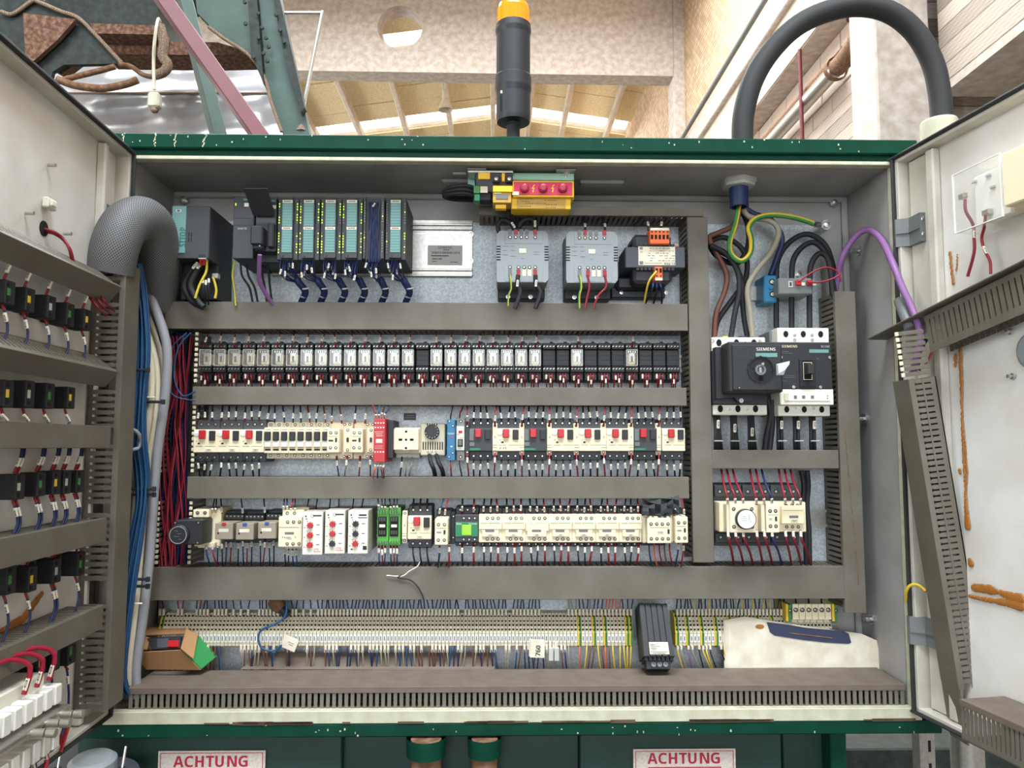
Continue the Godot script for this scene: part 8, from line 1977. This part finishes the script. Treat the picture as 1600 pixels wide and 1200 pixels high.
func roof_things():
	# signal beacon on the roof
	var p := W(802, 120, -0.11)
	var o := thing("signal_beacon", "black signal column with an orange lamp on the cabinet roof", "signal beacon", Vector3(p.x, 2.0915, -0.11))
	var y := func(py: float) -> float: return W(802, py, -0.11).y - 2.0915
	var r := 27.5 * (CP.z + 0.11) / F
	var b := mb(); b.lathe([Vector2(0, y.call(4.0)), Vector2(r * 0.6, y.call(5.0)), Vector2(r * 0.86, y.call(9.0)), Vector2(r * 0.92, y.call(16.0)), Vector2(r * 0.94, y.call(40.0))], Vector3.ZERO, Vector3.UP, 32); part(o, "lamp_dome", b, "amber")
	b = mb()
	for k in 24: b.box(r * 0.93 * cos(k * TAU / 24), (y.call(16.0) + y.call(36.0)) / 2, r * 0.93 * sin(k * TAU / 24), 0.0016, y.call(16.0) - y.call(36.0), 0.0016)
	part(o, "dome_rib", b, "amber").set_meta("kind", "stuff")
	b = mb(); b.lathe([Vector2(r * 0.9, y.call(38.0)), Vector2(r * 1.04, y.call(41.0)), Vector2(r * 1.06, y.call(50.0)), Vector2(r * 1.0, y.call(58.0))], Vector3.ZERO, Vector3.UP, 32); part(o, "lamp_ring", b, "black")
	b = mb(); b.lathe([Vector2(r, y.call(56.0)), Vector2(r, y.call(122.0))], Vector3.ZERO, Vector3.UP, 32); part(o, "column_tube", b, "black")
	b = mb(); b.lathe([Vector2(r, y.call(120.0)), Vector2(r * 1.06, y.call(122.0)), Vector2(r * 1.07, y.call(140.0)), Vector2(r * 1.0, y.call(150.0))], Vector3.ZERO, Vector3.UP, 32); part(o, "collar", b, "black")
	b = mb(); b.lathe([Vector2(r, y.call(148.0)), Vector2(r, y.call(186.0)), Vector2(r * 0.96, y.call(192.0)), Vector2(r * 0.4, y.call(193.0))], Vector3.ZERO, Vector3.UP, 32); part(o, "column_foot", b, "black")
	b = mb(); b.lathe([Vector2(r * 0.42, y.call(188.0)), Vector2(r * 0.42, y.call(196.0)), Vector2(r * 0.38, y.call(197.0)), Vector2(r * 0.4, 0.01), Vector2(r * 0.55, 0.005), Vector2(r * 0.55, 0)], Vector3.ZERO, Vector3.UP, 20); part(o, "stem", b, "black_soft")
	b = mb(); b.box(-r * 0.72, y.call(170.0), r * 0.72, 0.002, 0.03, 0.002); part(o, "grip_mark", b, "hole"); b = mb(); b.box(-r * 0.7, y.call(153.0), r * 0.74, 0.004, 0.006, 0.002); part(o, "type_mark", b, "lip")
	# hose and riser pipe
	var hose := [[1163, 262], [1160, 215], [1163, 172], [1178, 122], [1206, 78], [1246, 40], [1292, 18], [1340, 9], [1388, 18], [1428, 48], [1456, 95], [1468, 145], [1472, 195], [1472, 225]]
	rope(hose, -0.1, 0.0215, "rubber", "black_hose", "thick black hose arching from the cabinet roof to the riser pipe", "hose")
	var top := W(1468, 212, -0.1)
	o = thing("riser_pipe", "galvanised riser pipe with a peeling cream collar beside the cabinet", "pipe", Vector3(top.x, 0, -0.1))
	b = mb(); b.cyl(Vector3.ZERO, Vector3(0, top.y - 0.02, 0), 0.029, 22); part(o, "pipe", b, "zinc")
	b = mb(); b.lathe([Vector2(0.022, 0.03), Vector2(0.033, 0.03), Vector2(0.035, 0.026), Vector2(0.035, -0.014), Vector2(0.031, -0.018)], Vector3(0, top.y, 0), Vector3.UP, 26); part(o, "collar", b, "lip")
	b = mb(); b.lathe([Vector2(0.03, 0), Vector2(0.032, -0.002), Vector2(0.032, -0.04), Vector2(0.029, -0.042)], Vector3(0, top.y - 0.018, 0), Vector3.UP, 26); part(o, "pipe_coupling", b, "grey_mid")

func machine():
	rng.seed = 111
	# crumpled silver duct
	var n := 30; var m := 16
	var g := []
	for i in n + 1:
		var row := []
		for j in m + 1:
			var v := float(j) / m
			var py := 76.0 + v * 140.0
			var px := lerpf(40.0, 398.0 + (py - 85.0) * 0.33, float(i) / n)
			var z := -3.05 + 0.3 * v - 0.06 * absf(sin(TAU * v)) + 0.05 * sin(i * 0.5 + j * 0.7) * sin(i * 0.31 - j * 0.5) + 0.008 * sin(i * 1.3 + j * 0.4)
			row.append(W(px, py, z))
		g.append(row)
	var b := mb()
	var nor := func(i: int, j: int) -> Vector3:
		var a: Vector3 = g[mini(i + 1, n)][j] - g[maxi(i - 1, 0)][j]; var c: Vector3 = g[i][mini(j + 1, m)] - g[i][maxi(j - 1, 0)]
		var q := a.cross(c).normalized()
		return q if q.z > 0 else -q
	for i in n:
		for j in m:
			b.tri(g[i][j], g[i + 1][j], g[i + 1][j + 1], nor.call(i, j), nor.call(i + 1, j), nor.call(i + 1, j + 1)); b.tri(g[i][j], g[i + 1][j + 1], g[i][j + 1], nor.call(i, j), nor.call(i + 1, j + 1), nor.call(i, j + 1))
			var e := Vector3(0, 0, -0.01)
			if i == n - 1: b.flat([g[n][j], g[n][j + 1], g[n][j + 1] + e, g[n][j] + e], g[0][j])
	var o := thing("silver_duct", "crumpled silver sheet-metal duct of the machine behind the cabinet", "duct", g[0][m])
	wpart(o, "duct_skin", b, "foil")
	for e in [[8, 0.006], [3, 0.004]]:
		var p := []
		for i in n + 1: p.append(g[i][e[0]] + Vector3(0, 0, 0.004))
		b = mb(); b.tube(p, e[1], 6); wpart(o, "seam", b, "dust")
	# steel frame of the machine
	o = thing("machine_frame", "dark green dusty steel frame of the machine above the cabinet", "machine frame", W(60, 60, -1.5))
	var o2 := o
	wpart(o, "gusset_plate", plate([[-60, -160], [55, -160], [55, -6], [122, 28], [190, 99], [100, 101], [82, 112], [76, 136], [-40, 60]], -1.5, 0.02), "machine_dark")
	wpart(o, "rusty_gusset", plate([[36, 20], [118, 30], [90, 62], [48, 99], [40, 95]], -1.47, 0.02), "rust")
	wpart(o, "cross_beam", plate([[-60, -170], [330, -170], [330, -60], [250, -20], [242, 52], [140, 44], [80, 20], [40, -60]], -2.0, 0.3), "machine_dark"); wpart(o, "rusty_beam", plate([[140, 36], [250, 40], [250, 54], [150, 52]], -1.95, 0.1), "rust")
	wpart(o, "lower_brace", plate([[82, 108], [150, 62], [160, 68], [96, 116]], -1.55, 0.04), "rust")
	wpart(o, "deck_edge", plate([[150, 62], [340, 66], [400, 84], [330, 86], [160, 84]], -2.05, 0.15), "rust")
	var dust := mb(); var pts := []
	for q in [[2, 18], [20, 22], [50, 2], [62, 4], [95, 18], [122, 28], [150, 55], [175, 82], [190, 98]]: pts.append(W(q[0], q[1], -1.49))
	dust.tube(curve(pts, 4), 0.008, 6); wpart(o, "dusty_edge", dust, "dust")
	wpart(o, "green_panel", plate([[290, -170], [398, -170], [402, 88], [384, 80], [330, 42], [308, 20]], -1.9, 0.06), "machine_green")
	dust = mb(); pts = []
	for q in [[326, 42], [350, 60], [384, 82], [404, 104], [416, 130], [424, 160], [440, 206]]: pts.append(W(q[0], q[1], -1.86))
	dust.tube(curve(pts, 4), 0.008, 6); wpart(o, "dusty_edge", dust, "dust")
	wpart(o, "side_panel", plate([[398, -170], [402, -170], [484, 210], [560, 460], [500, 460], [442, 210], [412, 130]], -1.88, 0.05), "machine_green"); wpart(o, "dark_flange", plate([[386, -20], [400, -20], [412, 132], [392, 84]], -1.84, 0.04), "machine_dark"); wpart(o, "dark_flange", plate([[424, -20], [433, -20], [476, 168], [470, 176], [446, 100]], -1.84, 0.04), "machine_dark")
	for q in [[383, 4], [384, 38], [396, 90], [404, 22], [410, 44], [416, 60], [420, 74], [432, 24], [438, 48], [444, 66], [404, 60], [412, 84], [418, 96]]:
		b = mb(); b.lathe([Vector2(0.009, 0), Vector2(0.009, 0.008), Vector2(0, 0.01)], W(q[0], q[1], -1.83), Vector3(0, 0, 1), 6); wpart(o, "bolt", b, "machine_dark")
	var ra := W(140, -165, -1.2); var rc := W(520, 375, -1.2)
	single("red_strut", bar(ra, rc, 0.052, 0.05, Vector3(0.35, 0, 1).normalized()), "rust_paint", "red painted steel strut slanting down behind the cabinet top", "strut")
	single("green_strut", bar(W(245, -170, -1.45), W(384, 380, -1.45), 0.05, 0.05, Vector3(0.7, 0, 1).normalized()), "machine_green", "pale green steel strut crossing behind the red one", "strut")
	o = thing("angle_bracket", "thin galvanised angle bracket beside the machine frame", "bracket", W(470, 190, -1.9))
	wpart(o, "bracket_arm", bar(W(436, 20, -1.9), W(504, 20, -1.9), 0.012, 0.012), "zinc"); wpart(o, "bracket_strut", bar(W(504, 17, -1.9), W(469, 192, -1.9), 0.014, 0.014), "zinc")
	b = mb(); b.lathe([Vector2(0, 0), Vector2(0.03, 0), Vector2(0.02, 0.03), Vector2(0, 0.04)], W(472, 206, -1.9), Vector3.UP, 10); wpart(o, "dust_heap", b, "dust")
	# posts and body of the machine going down to the floor
	for q in [[-2.35, -2.0], [-3.3, -2.0], [-2.35, -2.6], [-3.3, -2.6]]:
		b = mb(); wbox(b, Vector3(q[0] - 0.05, 0, q[1] - 0.05), Vector3(q[0] + 0.05, W(300, 70, -2.0).y, q[1] + 0.05), 0.004); wpart(o2, "frame_post", b, "machine_dark")
	b = mb(); wbox(b, Vector3(-3.3, 0, -3.4), Vector3(-0.75, 1.75, -2.75), 0.01); wpart(o2, "machine_body", b, "machine_green")
	# cables furred with dust
	for e in [[[[76, 132], [110, 122], [150, 112], [180, 104]], 0.011, "brown dusty cable along the edge of the gusset"], [[[90, 124], [120, 134], [160, 138], [195, 132], [215, 125]], 0.014, "thick brown sagging cable furred with dust"], [[[186, 100], [205, 104], [222, 116], [240, 120], [258, 116], [266, 104], [262, 92]], 0.009, "grey dusty cable curling up beside the hanging plug"], [[[250, 40], [256, 66], [254, 88], [262, 100], [256, 112], [240, 118]], 0.018, "bundle of cables wrapped in dusty string"]]:
		pts = []
		for q in e[0]: pts.append(W(q[0], q[1], -1.42))
		b = mb(); b.tube(curve(pts, 5), e[1], 9); single("dusty_cable", b, "dust" if e[1] > 0.015 else "pipe_grime", e[2], "cable")
	o = thing("hanging_plug", "dusty cream plug hanging on its cord from the machine", "plug", W(242, 160, -1.3))
	b = mb(); var c := W(242, 158, -1.3); b.box(c.x, c.y, c.z, 0.042, 0.055, 0.035, 0.006); wpart(o, "plug_body", b, "lip"); b = mb(); b.box(c.x, c.y - 0.032, c.z, 0.024, 0.02, 0.024, 0.005); wpart(o, "plug_nose", b, "dust")
	b = mb(); pts = []
	for q in [[250, 34, -1.93], [247, 30, -1.5], [242, 60, -1.3], [240, 95, -1.3], [241, 140, -1.3]]: pts.append(W(q[0], q[1], q[2]))
	b.tube(curve(pts, 4), 0.006, 8); wpart(o, "cord", b, "cream_cable")
func _ready():
	rng.seed = 1
	setup_view()
	textures()
	materials()
	hall()
	cabinet()
	ducts()
	relays()
	middle_row()
	lower_row()
	upper_row()
	right_section()
	terminals()
	cables()
	door_blocks()
	roof_things()
	machine()
